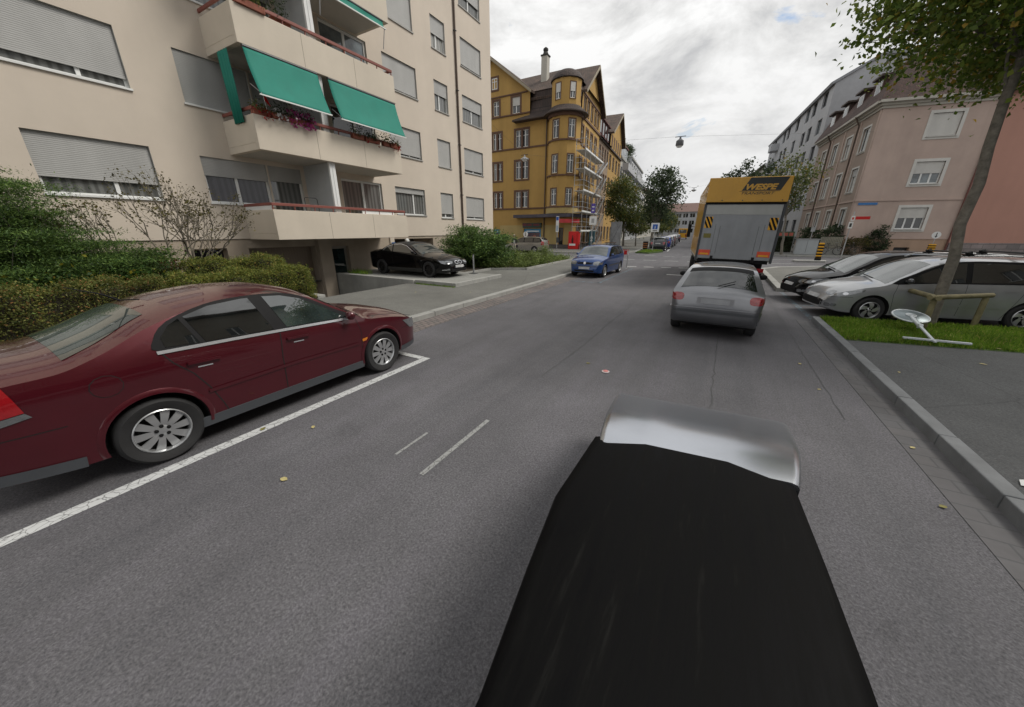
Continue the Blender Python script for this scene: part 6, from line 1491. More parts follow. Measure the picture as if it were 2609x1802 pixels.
# yellow van far down the row
t = thing('yellow_van', 'small yellow van far down the street at the end of the parked row', 'van', (-8.3, 104, 0), R(3), local=True)
g = MB()
for y0, y1, z0, z1 in ((-2.6, 1.4, .4, 2.6), (1.4, 2.7, .4, 1.3)): g.box(-.98, .98, y0, y1, z0, z1)
g.add([(-.9, 1.4, 2.55), (.9, 1.4, 2.55), (.95, 2.1, 1.3), (-.95, 2.1, 1.3), (-.9, 1.4, 1.3), (.9, 1.4, 1.3)], [(0, 1, 2, 3), (0, 3, 4), (1, 5, 2)]); g.build('body', M_YEL, t, bevel=0.06)
g = MB(); g.box(-.8, .8, -2.615, -2.605, 1.5, 2.3); g.build('rear_window', M_CGLASS, t); g = MB(); g.box(.6, .9, -2.63, -2.6, .7, 1.2); g.box(-.9, -.6, -2.63, -2.6, .7, 1.2); g.build('tail_light', M_REDL, t)
for y_ in (-1.6, 1.7):
    for sg in (1, -1): wheel(t, sg * .88, y_, .33, .2, 'van', M_ALLOYD)

# ---- yellow removal lorry
M_LYEL = mat('lorry_yellow', (0.58, 0.30, 0.010), 0.4, var=0.07, vs=1.2, coat=0.3, streak=0.1)
M_LGREY = mat('lift_plate_grey', (0.31, 0.325, 0.345), 0.45, 0.35, var=0.12, vs=0.9, streak=0.22)
M_LIGHTP = mat('lorry_panel_white', (0.55, 0.53, 0.46), 0.45, var=0.08, streak=0.15)
t = thing('yellow_lorry', 'yellow box lorry with raised grey tail lift stopped in front of the silver hatchback', 'lorry', (0.53, 16.2, -0.06), R(5.2), local=True)
t.rotation_euler = (0, R(1.3), R(5.2))
g = MB(); g.box(-1.25, 1.25, 0.06, 6.6, 1.05, 3.92); g.build('box_body', M_LIGHTP, t, bevel=0.03)
g = MB(); g.box(-1.262, -1.252, 0.1, 6.5, 1.15, 3.85); g.build('side_panel', M_LYEL, t)
g = MB(); g.prism([(0, 0)] * 0 or [(-1.27, 0.06), (1.27, 0.06), (1.27, -0.10), (-1.27, -0.10)], 3.12, 3.94); hd = g.build('roof_board', M_LYEL, t, bevel=0.015)
g = MB(); g.box(-1.26, 1.26, -.06, .10, 3.06, 3.115); g.build('hinge_line', M_BLACK, t)
g = MB(); g.box(-1.21, 1.21, -.02, .05, 1.10, 3.05); lp = g.build('lift_plate', M_LGREY, t, bevel=0.008)
g = MB(); g.box(-1.2, 1.2, -.03, -.021, 2.70, 3.03); g.build('lift_upper_panel', mat('pale_panel', (0.40, 0.41, 0.40), 0.45, 0.2, var=0.06, streak=0.1), lp)
g = MB()
for x_ in (-.78, -.62, .62, .80): g = MB(); g.box(x_ - .007, x_ + .007, -.03, -.021, 1.28, 2.30 if abs(x_) < .7 else 2.36); g.build('lift_groove', mat('mid_grey_groove', (0.14, 0.145, 0.15), 0.5), lp)
for x_ in (-1.25, 1.25):
    g = MB(); g.box(x_ - .035, x_ + .035, -.05, .06, 1.0, 3.05); g.build('corner_post', M_TRIM, t)
FT = Fr((0, -0.022), (1, 0))
def hazard(x0, x1, z0, z1):
    g = MB(); g.box(x0, x1, -.032, -.022, z0, z1); h = g.build('hazard_plate', M_YEL, lp)
    n = 3; s_ = MB(); L = x1 - x0; H = z1 - z0
    for k in range(-1, n):
        a = k * L / 1.5 * 0.75; P = [(x0 + a, z1), (x0 + a + L * .28, z1), (x0 + a + L * .28 + L * .85, z0), (x0 + a + L * .85, z0)]
        Q = []                                                     # clip the diagonal band to the plate
        for (px, pz), (qx, qz) in zip(P, P[1:] + P[:1]):
            pin, qin = x0 <= px <= x1, x0 <= qx <= x1
            if pin: Q.append((px, pz))
            for lim in ((x0, x1) if px < qx else (x1, x0)):
                if (px - lim) * (qx - lim) < 0: u = (lim - px) / (qx - px); Q.append((lim, pz + (qz - pz) * u))
        if len(Q) >= 3: s_.v, b = s_.v, len(s_.v); s_.add([(q[0], -.036, q[1]) for q in Q], [tuple(range(len(Q)))])
    s_.build('hazard_stripes', M_BLACK, h)
hazard(-1.17, -.92, 2.22, 2.62); hazard(.90, 1.16, 2.18, 2.60)
for x0, x1 in ((-1.19, -.80), (.76, 1.17)):
    g = MB(); g.box(x0, x1, -.034, -.022, 1.22, 1.42); h = g.build('reflector_plate', mat('orange_red_reflector', (0.72, 0.085, 0.035), 0.35, var=0.15, vs=6), lp)
    g = MB(); g.box(x0 + .05, x1 - .05, -.038, -.034, 1.24, 1.30); g.build('reflector_band', M_YEL, h)
g = MB(); g.box(-1.13, -.88, -.034, -.022, 1.86, 2.02); g.build('number_plate', mat('olive_plate', (0.18, 0.16, 0.03), 0.5, var=0.2), lp)
# lettering on the roof board
FW_ = Fr((0, -0.1), (1, 0))
g = MB(); g.fprism(FW_, [(-.19, 3.50), (.98, 3.50), (1.16, 3.92), (.02, 3.92)], 0.002, 0.006); pn = g.build('name_panel', mat('lorry_black', (0.018, 0.022, 0.022), 0.45), hd)
g = MB(); put_text(g, FW_, 'WESPE', 0.25, -.12, 3.53, 0.011, width=1.0, shear=0.28, bold=0.012); g.build('lettering', M_LYEL, pn)
g = MB(); put_text(g, FW_, 'TRANSPORT', 0.12, -.22, 3.37, 0.006, width=1.05, shear=0.3, bold=0.0); g.build('lettering', mat('lorry_black', (0.018, 0.022, 0.022), 0.45), hd)
g = MB(); g.fprism(FW_, [(-.26, 3.475), (.95, 3.475), (.96, 3.487), (-.25, 3.487)], 0.002, 0.005); g.build('lettering_rule', MATS['lorry_black'], hd)
g = MB(); [g.lathe([(.02, -.112), (.02, -.10)], (x_, 0, 3.18), 8, 'y') for x_ in (-.75, -.1, .5, 1.1)]; g.build('bolts', M_DARKM, hd)
# chassis, lift arms, bumper lights, cab
g = MB(); g.box(-.45, -.3, .3, 8.2, .72, 1.0); g.box(.3, .45, .3, 8.2, .72, 1.0); g.box(-1.2, 1.2, .2, 6.4, .95, 1.06); g.build('chassis', M_DARKM, t)
g = MB(); g.box(-1.18, 1.18, .06, .16, .96, 1.09); g.build('rear_beam', M_BLACK, t)
for x_ in (-.72, .66):
    g = MB(); g.bar((x_, .05, 1.12), (x_, .35, .72), .1, .12); g.bar((x_, -.05, 1.02), (x_, -.02, 1.2), .09, .07); g.build('lift_arm', M_BLACK, t)
g = MB(); g.box(-1.1, 1.1, .12, .24, .52, .62); bp = g.build('underrun_bar', M_BLACK, t, bevel=0.01)
for x0 in (-1.12, .74):
    g = MB(); g.box(x0, x0 + .38, .06, .12, .66, .80); h = g.build('tail_light', M_REDL, t)
    g = MB(); g.box(x0 + .02, x0 + .1, .05, .06, .68, .78); g.build('indicator', M_ORANGE, h)
for sg in (1, -1):
    g = MB(); g.box(min(sg * .55, sg * 1.2), max(sg * .55, sg * 1.2), .95, 1.0, .42, .95); g.build('mudguard', M_BLACK, t)
for y_ in (1.75, 6.3):
    for sg in (1, -1): wheel(t, sg * 1.05, y_, .42, .26, 'van', M_ALLOYD)
g = MB(); g.prism([(-1.1, 6.7), (1.1, 6.7), (1.08, 8.3), (.9, 8.5), (-.9, 8.5), (-1.08, 8.3)], .6, 2.6); cb = g.build('cab', M_LYEL, t, bevel=0.08)
g = MB(); g.box(-.95, .95, 8.49, 8.52, 1.5, 2.35); g.build('windscreen', M_CGLASS, cb)
for sg in (1, -1):
    g = MB(); g.box(min(sg * 1.1, sg * 1.115), max(sg * 1.1, sg * 1.115), 7.2, 8.1, 1.5, 2.3); g.build('door_window', M_CGLASS, cb)
    g = MB(); g.box(min(sg * 1.38, sg * 1.56), max(sg * 1.38, sg * 1.56), 8.05, 8.2, 1.75, 2.45); g.bar((sg * 1.05, 8.1, 2.3), (sg * 1.42, 8.12, 2.35), .03); g.build('wing_mirror', M_BLACK, t, bevel=0.03)

def mat_streaky():
    m, t, b = _nt('streaked_black_bonnet'); n = _noise(t, 22, 5, 0.7, stretch=(1, 0.09, 1)); r = _ramp(t, n.outputs[0], [(0.35, (0.002, 0.002, 0.0025)), (0.60, (0.0045, 0.0045, 0.0045)), (0.78, (0.012, 0.012, 0.0115))]); t.links.new(r.outputs[0], b.inputs['Base Color'])
    q = _ramp(t, n.outputs[0], [(0.3, (0.5,) * 3), (0.7, (0.8,) * 3)]); t.links.new(q.outputs[0], b.inputs['Roughness']); b.inputs['Specular IOR Level'].default_value = 0.07; _bump(t, b, n.outputs[0], 0.12, 0.01); return m
M_BON = mat_streaky()
# ---- the survey car the picture is taken from: its black bonnet and bright front edge
t = thing('camera_car', 'black car bonnet with a bright silver front edge in the foreground', 'car', (0.03, 1.0, 0))
g = MB(); rows_ = []
for y_, hw, zt_ in ((-1.6, .55, .99), (-.2, .54, .985), (.5, .535, .975), (.9, .53, .97), (1.3, .52, .955), (1.86, .50, .93)):
    rows_.append([(0.03 + x_ * (1 if x_ > 0 else min(1, .62 + .38 * max(0, y_ - .2) / 1.2)), y_ + x_ * .10, z_) for x_, z_ in ((-hw + .02, .3), (-hw, .55), (-hw, zt_ - .06), (-hw + .02, zt_ - .015), (-hw + .07, zt_), (-.2, zt_ + .012), (.2, zt_ + .012), (hw - .07, zt_), (hw - .02, zt_ - .015), (hw, zt_ - .06), (hw, .55), (hw - .02, .3))])
m_ = 12; g.v = [p for r in rows_ for p in r]; g.f = [(i * m_ + j, i * m_ + (j + 1) % m_, (i + 1) * m_ + (j + 1) % m_, (i + 1) * m_ + j) for i in range(5) for j in range(m_)] + [tuple(reversed(range(m_))), tuple(range(5 * m_, 6 * m_))]; g.m = [0] * len(g.f)
g.build('bonnet', M_BON, t, smooth=50)
g = MB(); P = [(1.80, .935), (1.92, .950), (2.08, .945), (2.22, .918), (2.40, .865), (2.65, .785), (2.9, .70), (3.15, .615), (3.32, .55), (3.36, .40), (3.1, .30), (1.8, .30)]
xs_ = [(-.465, .03), (-.455, .01), (-.43, 0), (-.2, 0), (.2, 0), (.45, 0), (.475, .01), (.485, .03)]
k_ = len(P); g.v = [(0.05 + x_ * (1 + .43 * max(0, min(P[j][0], 3.3) - 1.8) / 1.4), P[j][0] - (dz * (1 if j > 2 else 0.2)) + x_ * .12, P[j][1] - dz * 0.8) for x_, dz in xs_ for j in range(k_)]
g.f = [(i * k_ + j, (i + 1) * k_ + j, (i + 1) * k_ + (j + 1) % k_, i * k_ + (j + 1) % k_) for i in range(len(xs_) - 1) for j in range(k_)] + [tuple(range(k_)), tuple(reversed(range((len(xs_) - 1) * k_, len(xs_) * k_)))]; g.m = [0] * len(g.f)
g.build('front_edge', mat('brushed_silver', (0.50, 0.52, 0.56), 0.26, 0.95, var=0.04, vs=2), t, smooth=60)
# ------------------------------------------------------------------ planting
def box_leaves(x0, x1, y0, y1, z0, z1, n, rough=0.05):
    P = np.empty((n, 3)); a = [(y1 - y0) * (x1 - x0), (y1 - y0) * (z1 - z0), (y1 - y0) * (z1 - z0) * 0.6, (x1 - x0) * (z1 - z0), (x1 - x0) * (z1 - z0)]
    f = RNG.choice(5, n, p=np.array(a) / sum(a)); u, v = RNG.uniform(0, 1, n), RNG.uniform(0, 1, n)
    X, Y, Z = x0 + (x1 - x0) * u, y0 + (y1 - y0) * u, z0 + (z1 - z0) * v
    P[:, 0] = np.where(f == 0, x0 + (x1 - x0) * v, np.where(f == 1, x1, np.where(f == 2, x0, X)))
    P[:, 1] = np.where(f <= 2, Y, np.where(f == 3, y0, y1)); P[:, 2] = np.where(f == 0, z1, Z)
    w = 0.06 * np.sin(P[:, 1] * 5.1 + P[:, 2] * 4) + 0.045 * np.sin(P[:, 1] * 11.3 + 2) + 0.03 * np.sin(P[:, 2] * 13)
    P += RNG.normal(size=(n, 3)) * rough; P[:, 0] += w * (f != 0); P[:, 2] += w * (f == 0)
    return P
M_CORE = mat('hedge_dark_core', (0.030, 0.026, 0.016), 0.95, var=0.5, vs=12, bump=0.8, bs=30)
def hedge(label, x0, x1, y0, y1, z1, n, m, z0=0.14, size=0.036):
    t = thing('hedge', label, 'hedge', ((x0 + x1) / 2, (y0 + y1) / 2, z0))
    g = MB(); g.box(x0 + 0.09, x1 - 0.09, y0 + 0.09, y1 - 0.09, z0 - 0.02, z1 - 0.09); g.build('twigs', M_CORE, t)  # solid dark core block, the hedge's inner shade put into its colour
    leaves('foliage', box_leaves(x0, x1, y0, y1, z0 + 0.03, z1, n), size, m, t, aspect=0.65)
hedge('long clipped hedge behind the rear of the maroon saloon, tinged with red', -10.88, -10.42, -4.0, 2.95, 1.06, 52000, G_HEDGE)
hedge('clipped front hedge between the maroon saloon roof and the garage yard', -10.95, -10.45, 3.15, 6.2, 1.02, 30000, G_HEDG2)
hedge('taller clipped hedge behind the front one, under the bare shrub', -11.75, -11.3, 3.75, 6.0, 1.34, 22000, G_HEDG2)

def conifer(label, c, r, k, n, z0, lean=(0, 0), m=G_JUN, size=0.055, flat=0.12):
    """spreading juniper: plates of needles along arching branches"""
    t = thing('juniper_bush', label, 'bush', (c[0], c[1], z0)); g = MB(); P = []
    for i in range(k):
        a = random.uniform(0, 2 * math.pi); u = random.uniform(0.05, 1) ** 0.7; e_ = random.uniform(-0.25, 1.0)
        q = (c[0] + r[0] * u * math.cos(a), c[1] + r[1] * u * math.sin(a), c[2] + r[2] * e_ * math.sqrt(max(0.05, 1 - 0.75 * u * u)))
        s = (c[0] + random.gauss(0, 0.12), c[1] + random.gauss(0, 0.12), z0 + random.uniform(0.0, 0.3))
        pts = limb(g, s, q, 0.02, 0.003, 0.10, 5, 5)
        for p in pts[2:]:
            w = 0.34; P.append(np.array(p) + RNG.normal(size=(n // 4, 3)) * np.array([w, w, w * flat]) * (1.0 if p is pts[-1] else 0.8))
    g.build('branches', M_BARK, t, smooth=60)
    leaves('foliage', np.concatenate(P), size, m, t, aspect=0.28, up=1.5, bend=0.05)
conifer('large dark spreading juniper at the left edge under the shuttered window', (-12.6, 0.9, 0.9), (1.7, 2.2, 1.5), 72, 2500, 0.14)
conifer('lower arm of dark juniper reaching towards the bare shrub', (-12.3, 2.5, 0.75), (1.1, 1.1, 1.45), 44, 2500, 0.14)
conifer('tall dark conifer top cut by the left edge of the picture', (-12.7, 1.55, 1.85), (0.75, 0.65, 1.45), 50, 2400, 0.14)
conifer('dome shaped juniper bush between the black convertible and the ochre house', (-11.9, 16.9, 0.75), (1.95, 1.7, 1.65), 100, 700, 0.17, size=0.15, flat=0.28)
def shrub(name, label, c, r, k, n, m, size, z0, cat='shrub', cr=0.35, stems=7, aspect=0.6):
    t = thing(name, label, cat, (c[0], c[1], z0)); P, cs = clusters(c, r, k, n, cr); P[:, 2] = np.maximum(P[:, 2], z0 + 0.02)
    g = MB()
    for q in cs[:stems * 2]: limb(g, (c[0] + random.gauss(0, .1), c[1] + random.gauss(0, .1), z0), tuple(q), 0.018, 0.006, 0.15, 4, 5)
    g.build('stems', M_TWIG, t, smooth=60); leaves('foliage', P, size, m, t, aspect=aspect)
    return t
shrub('laurel_shrub', 'bright green yellow-flecked shrub just behind the long hedge at the left', (-11.35, 0.3, 0.8), (0.42, 1.0, 0.55), 60, 75, G_IVY, 0.085, 0.14)
shrub('laurel_shrub', 'bright green shrub behind the hedge below the dark juniper arm', (-11.35, 2.2, 0.75), (0.4, 0.9, 0.55), 60, 75, G_IVY, 0.08, 0.14)
shrub('ivy_clump', 'glossy ivy clump at the foot of the bare shrub', (-12.3, 3.35, 1.1), (0.4, 0.35, 0.55), 26, 60, G_IVY, 0.09, 0.14)
shrub('rust_leaved_shrub', 'small rust brown leaved shrub at the left end of the taller hedge', (-11.9, 3.55, 1.1), (0.22, 0.2, 0.4), 14, 40, mat_leaf('rust_leaves', [(0.09, 0.035, 0.02), (0.16, 0.07, 0.035), (0.14, 0.11, 0.04)]), 0.06, 0.14)
# bare shrub: forked stems, twigs and a few leftover leaves
t = thing('bare_shrub', 'nearly leafless branching shrub in front of the beige wall', 'shrub', (-12.6, 3.7, 0.14))
g = MB(); LP = []
def fork(p, d, L, r, lv):
    q = p + d * L; pts = limb(g, p, q, r, r * 0.65, 0.10, 4, 5)
    if lv == 0:
        for _ in range(5): LP.append(np.array(q) + RNG.normal(size=3) * 0.05)
        return
    if lv <= 2:
        for p_ in pts[1:]:
            if random.random() < 0.8: LP.append(np.array(p_) + RNG.normal(size=3) * 0.05)
    for _ in range(3 if lv > 1 else 2):
        nd = (d + Vector((random.gauss(0, .3), random.gauss(0, .42), random.gauss(0.2, .25)))).normalized(); fork(pts[random.choice((3, 4))], nd, L * random.uniform(.62, .85), r * 0.62, lv - 1)
random.seed(5)
for d0 in ((0.0, -0.7, 0.8), (0.0, -0.12, 1), (0.1, 0.25, 1), (0.0, 0.5, 0.9), (0.1, 0.1, 1.0)): fork(Vector((-12.5, 3.85 + random.gauss(0, .1), 0.14)), Vector(d0).normalized(), 1.12, 0.034, 4)
g.build('branches', M_TWIG, t, smooth=60); leaves('leaves', np.array(LP), 0.055, G_DRY, t, aspect=0.7)
# planting bed by the junction: low cover plus taller tufts
P = []
for _ in range(420):
    x, y = random.uniform(-12.6, -8.95), random.uniform(16.0, 24.3)
    if y < 17 and x > -10: y += 1.5
    h = random.uniform(0.25, 0.7) * (0.9 if y < 21 else 0.6); P.append(np.array([x, y, 0.17 + h * 0.5]) + RNG.normal(size=(56, 3)) * np.array([0.16, 0.16, h * 0.32]))
P = np.concatenate(P); P[:, 2] = np.maximum(P[:, 2], 0.19)
tag(leaves('ground_cover', P, 0.10, G_COVER, aspect=0.35), kind='stuff')
for lab, x, y, h in (('feathery light green plant at the street end of the planting bed', -9.25, 20.2, 0.95), ('tall loose plant beside the bed kerb facing the blue hatchback', -9.2, 18.4, 0.7), ('bushy green plant next to the dome shaped juniper', -10.4, 18.6, 0.8)):
    shrub('bed_plant', lab, (x, y, 0.2 + h * 0.5), (0.42, 0.42, h * 0.55), 26, 46, G_COVER, 0.09, 0.17, 'plant', aspect=0.35)
# grass
def grass(name, poly, n, h, z, m=G_GRASS):
    xs = [p[0] for p in poly]; ys = [p[1] for p in poly]; P = []
    while len(P) < n:
        x, y = random.uniform(min(xs), max(xs)), random.uniform(min(ys), max(ys))
        if inpoly(x, y, poly): P.append((x, y, z))
    P = np.array(P); N_ = RNG.normal(size=(n, 3)); N_[:, 2] *= 0.2; N_ /= np.linalg.norm(N_, axis=1)[:, None]
    hh = h * RNG.uniform(0.4, 1.25, n)[:, None]; T = RNG.normal(size=(n, 3)) * 0.42; T[:, 2] = 1; T /= np.linalg.norm(T, axis=1)[:, None]
    B = np.cross(N_, T); B /= np.linalg.norm(B, axis=1)[:, None]; w = 0.006 + 0.004 * RNG.uniform(0, 1, n)[:, None]
    V = np.empty((n, 4, 3)); V[:, 0] = P - B * w; V[:, 1] = P + B * w; V[:, 2] = P + T * hh + B * w * 0.3 + N_ * hh * 0.25; V[:, 3] = P + T * hh - B * w * 0.3 + N_ * hh * 0.25
    c_ = np.array([P[:, 0].mean(), P[:, 1].mean(), z]); V -= c_
    me = bpy.data.meshes.new(name); me.vertices.add(n * 4); me.vertices.foreach_set('co', V.reshape(-1).astype(np.float32)); me.loops.add(n * 4); me.loops.foreach_set('vertex_index', np.arange(n * 4, dtype=np.int32))
    me.polygons.add(n); me.polygons.foreach_set('loop_start', np.arange(0, n * 4, 4, dtype=np.int32)); me.polygons.foreach_set('loop_total', np.full(n, 4, dtype=np.int32)); me.materials.append(m); me.update(calc_edges=True)
    return tag(link(name, me, None, tuple(c_)), kind='stuff')
grass('grass', [(2.42, 8.66), onE((2.42, 8.66), 9.5), onE((2.42, 10.68), 9.5), (2.42, 10.68)], 42000, 0.075, 0.12)
grass('grass', [(-6.8, 36.8), (-5.7, 36.4), (-4.85, 39.6), (-5.1, 41.1), (-6.7, 41.2)], 5000, 0.10, 0.13)
grass('grass', [(-10.1, 10.02), (-8.1, 10.0), (-8.1, 10.1), (-10.1, 10.12)], 420, 0.05, 0.12); grass('grass', [(-14.5, 10.4), (-13.3, 10.4), (-13.3, 10.75), (-14.5, 10.9)], 300, 0.2, 0.245)

# the young street tree on the verge, tied to its three-post frame
def tree(name, label, base, top, r0, r1, cc, cr, k, n, m, size, nl=14, clr=0.8, group=None, wob=0.03, aspect=0.6, flat=0.8, fillv=0.4, trunk_m=None):
    t = thing(name, label, 'tree', base, group=group); g = MB()
    b, tp = Vector(base), Vector(top); pts = limb(g, b, tp, r0, r1, wob, 7, 10)
    P, cs = clusters(cc, cr, k, n, clr, flat, fillv)
    idx = list(range(len(cs))); random.shuffle(idx)
    for i in idx[:nl]:
        st = pts[random.choice((6, 7))] if random.random() < .5 else tp; limb(g, tuple(st), tuple(cs[i]), r1 * random.uniform(.25, .42), 0.012, 0.10, 5, 6)
    g.build('trunk', trunk_m or M_BARK, t, smooth=60); leaves('crown', P, size, m, t, aspect=aspect)
    return t
tr = tree('street_tree', 'young maple leaning over the verge at the right, its trunk tied to a post frame', (4.36, 11.05, 0.12), (4.18, 11.12, 5.0), 0.10, 0.072, (4.95, 11.3, 6.95), (2.85, 2.8, 2.35), 330, 150, G_MAPLE, 0.098, 22, 0.72, aspect=0.75, fillv=0.3)
P = []; gsp = MB()
for q in ((2.35, 10.7, 5.6), (1.75, 11.0, 5.62), (2.2, 11.2, 6.2), (2.5, 11.0, 5.1)):
    for p in limb(gsp, (3.9, 11.2, 5.6), q, 0.02, 0.006, 0.08, 6, 5)[2:]: P.append(np.array(p) + RNG.normal(size=(22, 3)) * 0.11)
gsp.build('hanging_twigs', M_TWIG, tr); leaves('hanging_leaves', np.concatenate(P), 0.095, G_MAPLE, tr, aspect=0.75)
t = thing('tree_support', 'weathered three-post timber frame round the maple trunk on the verge', 'tree support', (4.45, 11.05, 0.12))
M_POST = mat('weathered_round_timber', (0.165, 0.145, 0.075), 0.85, var=0.3, vs=6, bump=0.4, bs=30)
pp = [(3.96, 11.62), (4.02, 10.36), (5.08, 11.22)]
for x, y in pp: g = MB(); g.lathe([(.05, .1), (.05, .74), (.045, .77)], (x, y, 0), 12); g.build('post', M_POST, t, smooth=40)
for (a, b) in ((0, 1), (1, 2)):
    p, q = Vector((*pp[a], .80)), Vector((*pp[b], .80)); d = (q - p).normalized() * .14; g = MB(); g.tube([p - d, q + d], .05, 10); g.build('cross_rail', M_POST, t, smooth=40)
# trees of the far street
tree('street_tree', 'olive green street tree beside the scaffolding', (-11.0, 49.5, 0.12), (-11.2, 49.6, 3.4), 0.14, 0.1, (-11.6, 49.8, 5.6), (2.1, 2.1, 3.1), 120, 60, G_MID, 0.24, 16, 0.9)
tree('street_tree', 'small drooping green tree under the olive street tree', (-9.6, 50.5, 0.12), (-9.7, 50.5, 1.6), 0.1, 0.06, (-9.8, 50.6, 2.9), (1.5, 1.5, 1.3), 60, 55, G_MID, 0.2, 10, 0.7)
tree('street_tree', 'dark airy street tree over the parked row on the far left kerb', (-6.55, 42.6, 0.12), (-6.4, 42.8, 2.6), 0.13, 0.1, (-6.3, 43.4, 5.6), (2.1, 2.3, 2.9), 105, 60, G_DARK, 0.22, 22, 0.85, fillv=0.2)
tree('street_tree', 'sparse tree with yellowing leaves to the right of the yellow lorry', (4.9, 38.7, 0.12), (4.6, 38.8, 3.2), 0.11, 0.07, (4.4, 38.8, 5.7), (1.9, 1.9, 2.1), 56, 42, G_MID, 0.2, 22, 0.8, fillv=0.15)
tree('street_tree', 'green tree seen over the roof of the yellow lorry', (2.9, 55, 0.12), (2.8, 55, 4), 0.14, 0.09, (2.0, 55, 7.4), (2.8, 2.8, 2.7), 70, 50, G_DARK, 0.28, 16, 1.0)
for i, (x, y, h, m_) in enumerate(((-9.8, 64, 6.5, G_MID), (-11, 80, 6, G_MID), (-12.5, 98, 7, G_DARK), (0.2, 74, 7, G_MID), (-2, 100, 7, G_MID), (-14, 125, 7, G_MID), (-5, 140, 7, G_DARK))):
    tree('street_tree', ['small green tree past the dark airy one on the left side', 'green tree behind the middle of the far parked row', 'dark tree further along the left side of the far street', 'green tree on the right of the far street hidden by the lorry', 'tree further down on the right of the far street', 'rounded tree near the street end on the left', 'yellow-green tree near the street end'][i], (x, y, 0.1), (x, y, h * .4), .12, .08, (x, y, h * .66), (2.1, 2.1, h * .36), 44, 44, m_, 0.34, 8, 1.0)
# plants against the pink house
shrub('rose_bush', 'dark climbing bush against the pink house wall below the windows', (11.6, 42.0, 1.2), (0.75, 0.5, 1.25), 34, 50, G_DARK, 0.14, 0.12)
shrub('rose_bush', 'low straggling bush beside the pink house corner', (10.2, 41.3, 0.8), (0.9, 0.4, 0.75), 26, 36, G_DRY, 0.13, 0.12)
shrub('garden_shrub', 'grey-green garden shrub behind the slat fence', (8.6, 42.3, 1.6), (0.9, 0.8, 1.0), 30, 50, G_DARK, 0.16, 0.12)
shrub('garden_shrub', 'garden shrub behind the wall by the grey cabinet', (7.4, 44, 1.5), (0.9, 1.2, 1.0), 30, 50, G_DARK, 0.16, 0.12)
hedge('clipped garden hedge between the lorry and the grey cabinet', 4.6, 6.2, 43.5, 44.3, 1.5, 3500, G_DARK, 0.12, 0.11)
# ------------------------------------------------------------------ street furniture and small things
def bollard(label, x, y, z0, disc=True, h=1.0, w=0.42):
    t = thing('keep_left_bollard', label, 'bollard', (x, y, z0), group='yellow and black striped bollards')
    g = MB(); g.box(x - w / 2, x + w / 2, y - .06, y + .06, z0, z0 + h); b = g.build('post', M_YEL, t, bevel=0.02)
    n = 5; g = MB()
    for k in range(n): z = z0 + h * (0.14 + 0.86 * k / n); g.box(x - w / 2 - .006, x + w / 2 + .006, y - .066, y + .066, z, z + h * 0.085)
    g.build('stripes', M_BLACK, b)
    g = MB(); g.box(x - w / 2 - .02, x + w / 2 + .02, y - .08, y + .08, z0 - .02, z0 + h * 0.13); g.build('foot', M_BLACK, t)
    if disc:
        g = MB(); g.tube([(x, y, z0 + h), (x, y, z0 + h + .55)], .025, 8); g.build('stem', M_GALV, t)
        g = MB(); g.lathe([(.26, -.012), (.26, .012)], (x, y - .03, z0 + h + .68), 22, 'y'); d = g.build('disc', M_WHITE, t)
        g = MB(); g.box(x - .025, x + .025, y - .05, y - .043, z0 + h + .50, z0 + h + .86); g.add([(x - .09, y - .048, z0 + h + .62), (x, y - .048, z0 + h + .5), (x + .09, y - .048, z0 + h + .62)], [(0, 1, 2)]); g.build('arrow', M_DARKM, d)
bollard('striped bollard with a white arrow disc in front of the beige-silver estate', -16.9, 32.6, 0.06)
bollard('striped bollard on the traffic island before the grey cabinet, without a disc', 6.2, 32.2, 0.13, disc=False, h=1.16, w=0.30)
bollard('striped bollard with a blue disc near the pink house, seen over the estate roof', 14.8, 41.5, 0.12, h=0.95)

def sign_post(name, label, x, y, z0, h, boards, r=0.035, cat='sign'):
    """boards: (dx, z, w, h, material, [marks])"""
    t = thing(name, label, cat, (x, y, z0)); g = MB(); g.tube([(x, y, z0), (x, y, z0 + h)], r, 10); g.build('pole', M_GALV, t, smooth=60)
    for dx_, z, w, hh, m, marks in boards:
        g = MB(); g.box(x + dx_ - w / 2, x + dx_ + w / 2, y - r - .025, y - r - .003, z, z + hh); b = g.build('board', m, t, bevel=0.004)
        for k, (a, c_, ww, h2, mm) in enumerate(marks): g = MB(); g.box(x + dx_ + a - ww / 2, x + dx_ + a + ww / 2, y - r - .029, y - r - .026, z + c_, z + c_ + h2); g.build('board_mark', mm, b)
    return t
t = sign_post('parking_sign', 'white sign with a blue square on the small grass triangle under the dark tree', -5.7, 38.9, 0.12, 2.65, [(0, 1.95, .78, .85, M_WHITE, [(0, .26, .46, .46, M_BLUE), (0, .08, .4, .08, M_TRIM)])])
g = MB(); F_ = Fr((-5.7, 38.9 - .07), (1, 0)); put_text(g, F_, 'i', 0.42, -.05, 2.25, 0.0, bold=0.012); g.build('lettering', M_WHITE, t)
sign_post('tall_sign_pole', 'thin pole with a tall narrow blue and white board before the shop entrance', -14.06, 33.9, 0.12, 3.3, [(0, 1.95, .30, 1.45, M_WHITE, [(0, 1.08, .26, .32, M_BLUE), (0, .1, .2, .5, mat('pale_blue_print', (0.35, 0.45, 0.55), 0.5))]), (.08, .95, .26, .5, M_TRIM, [])])
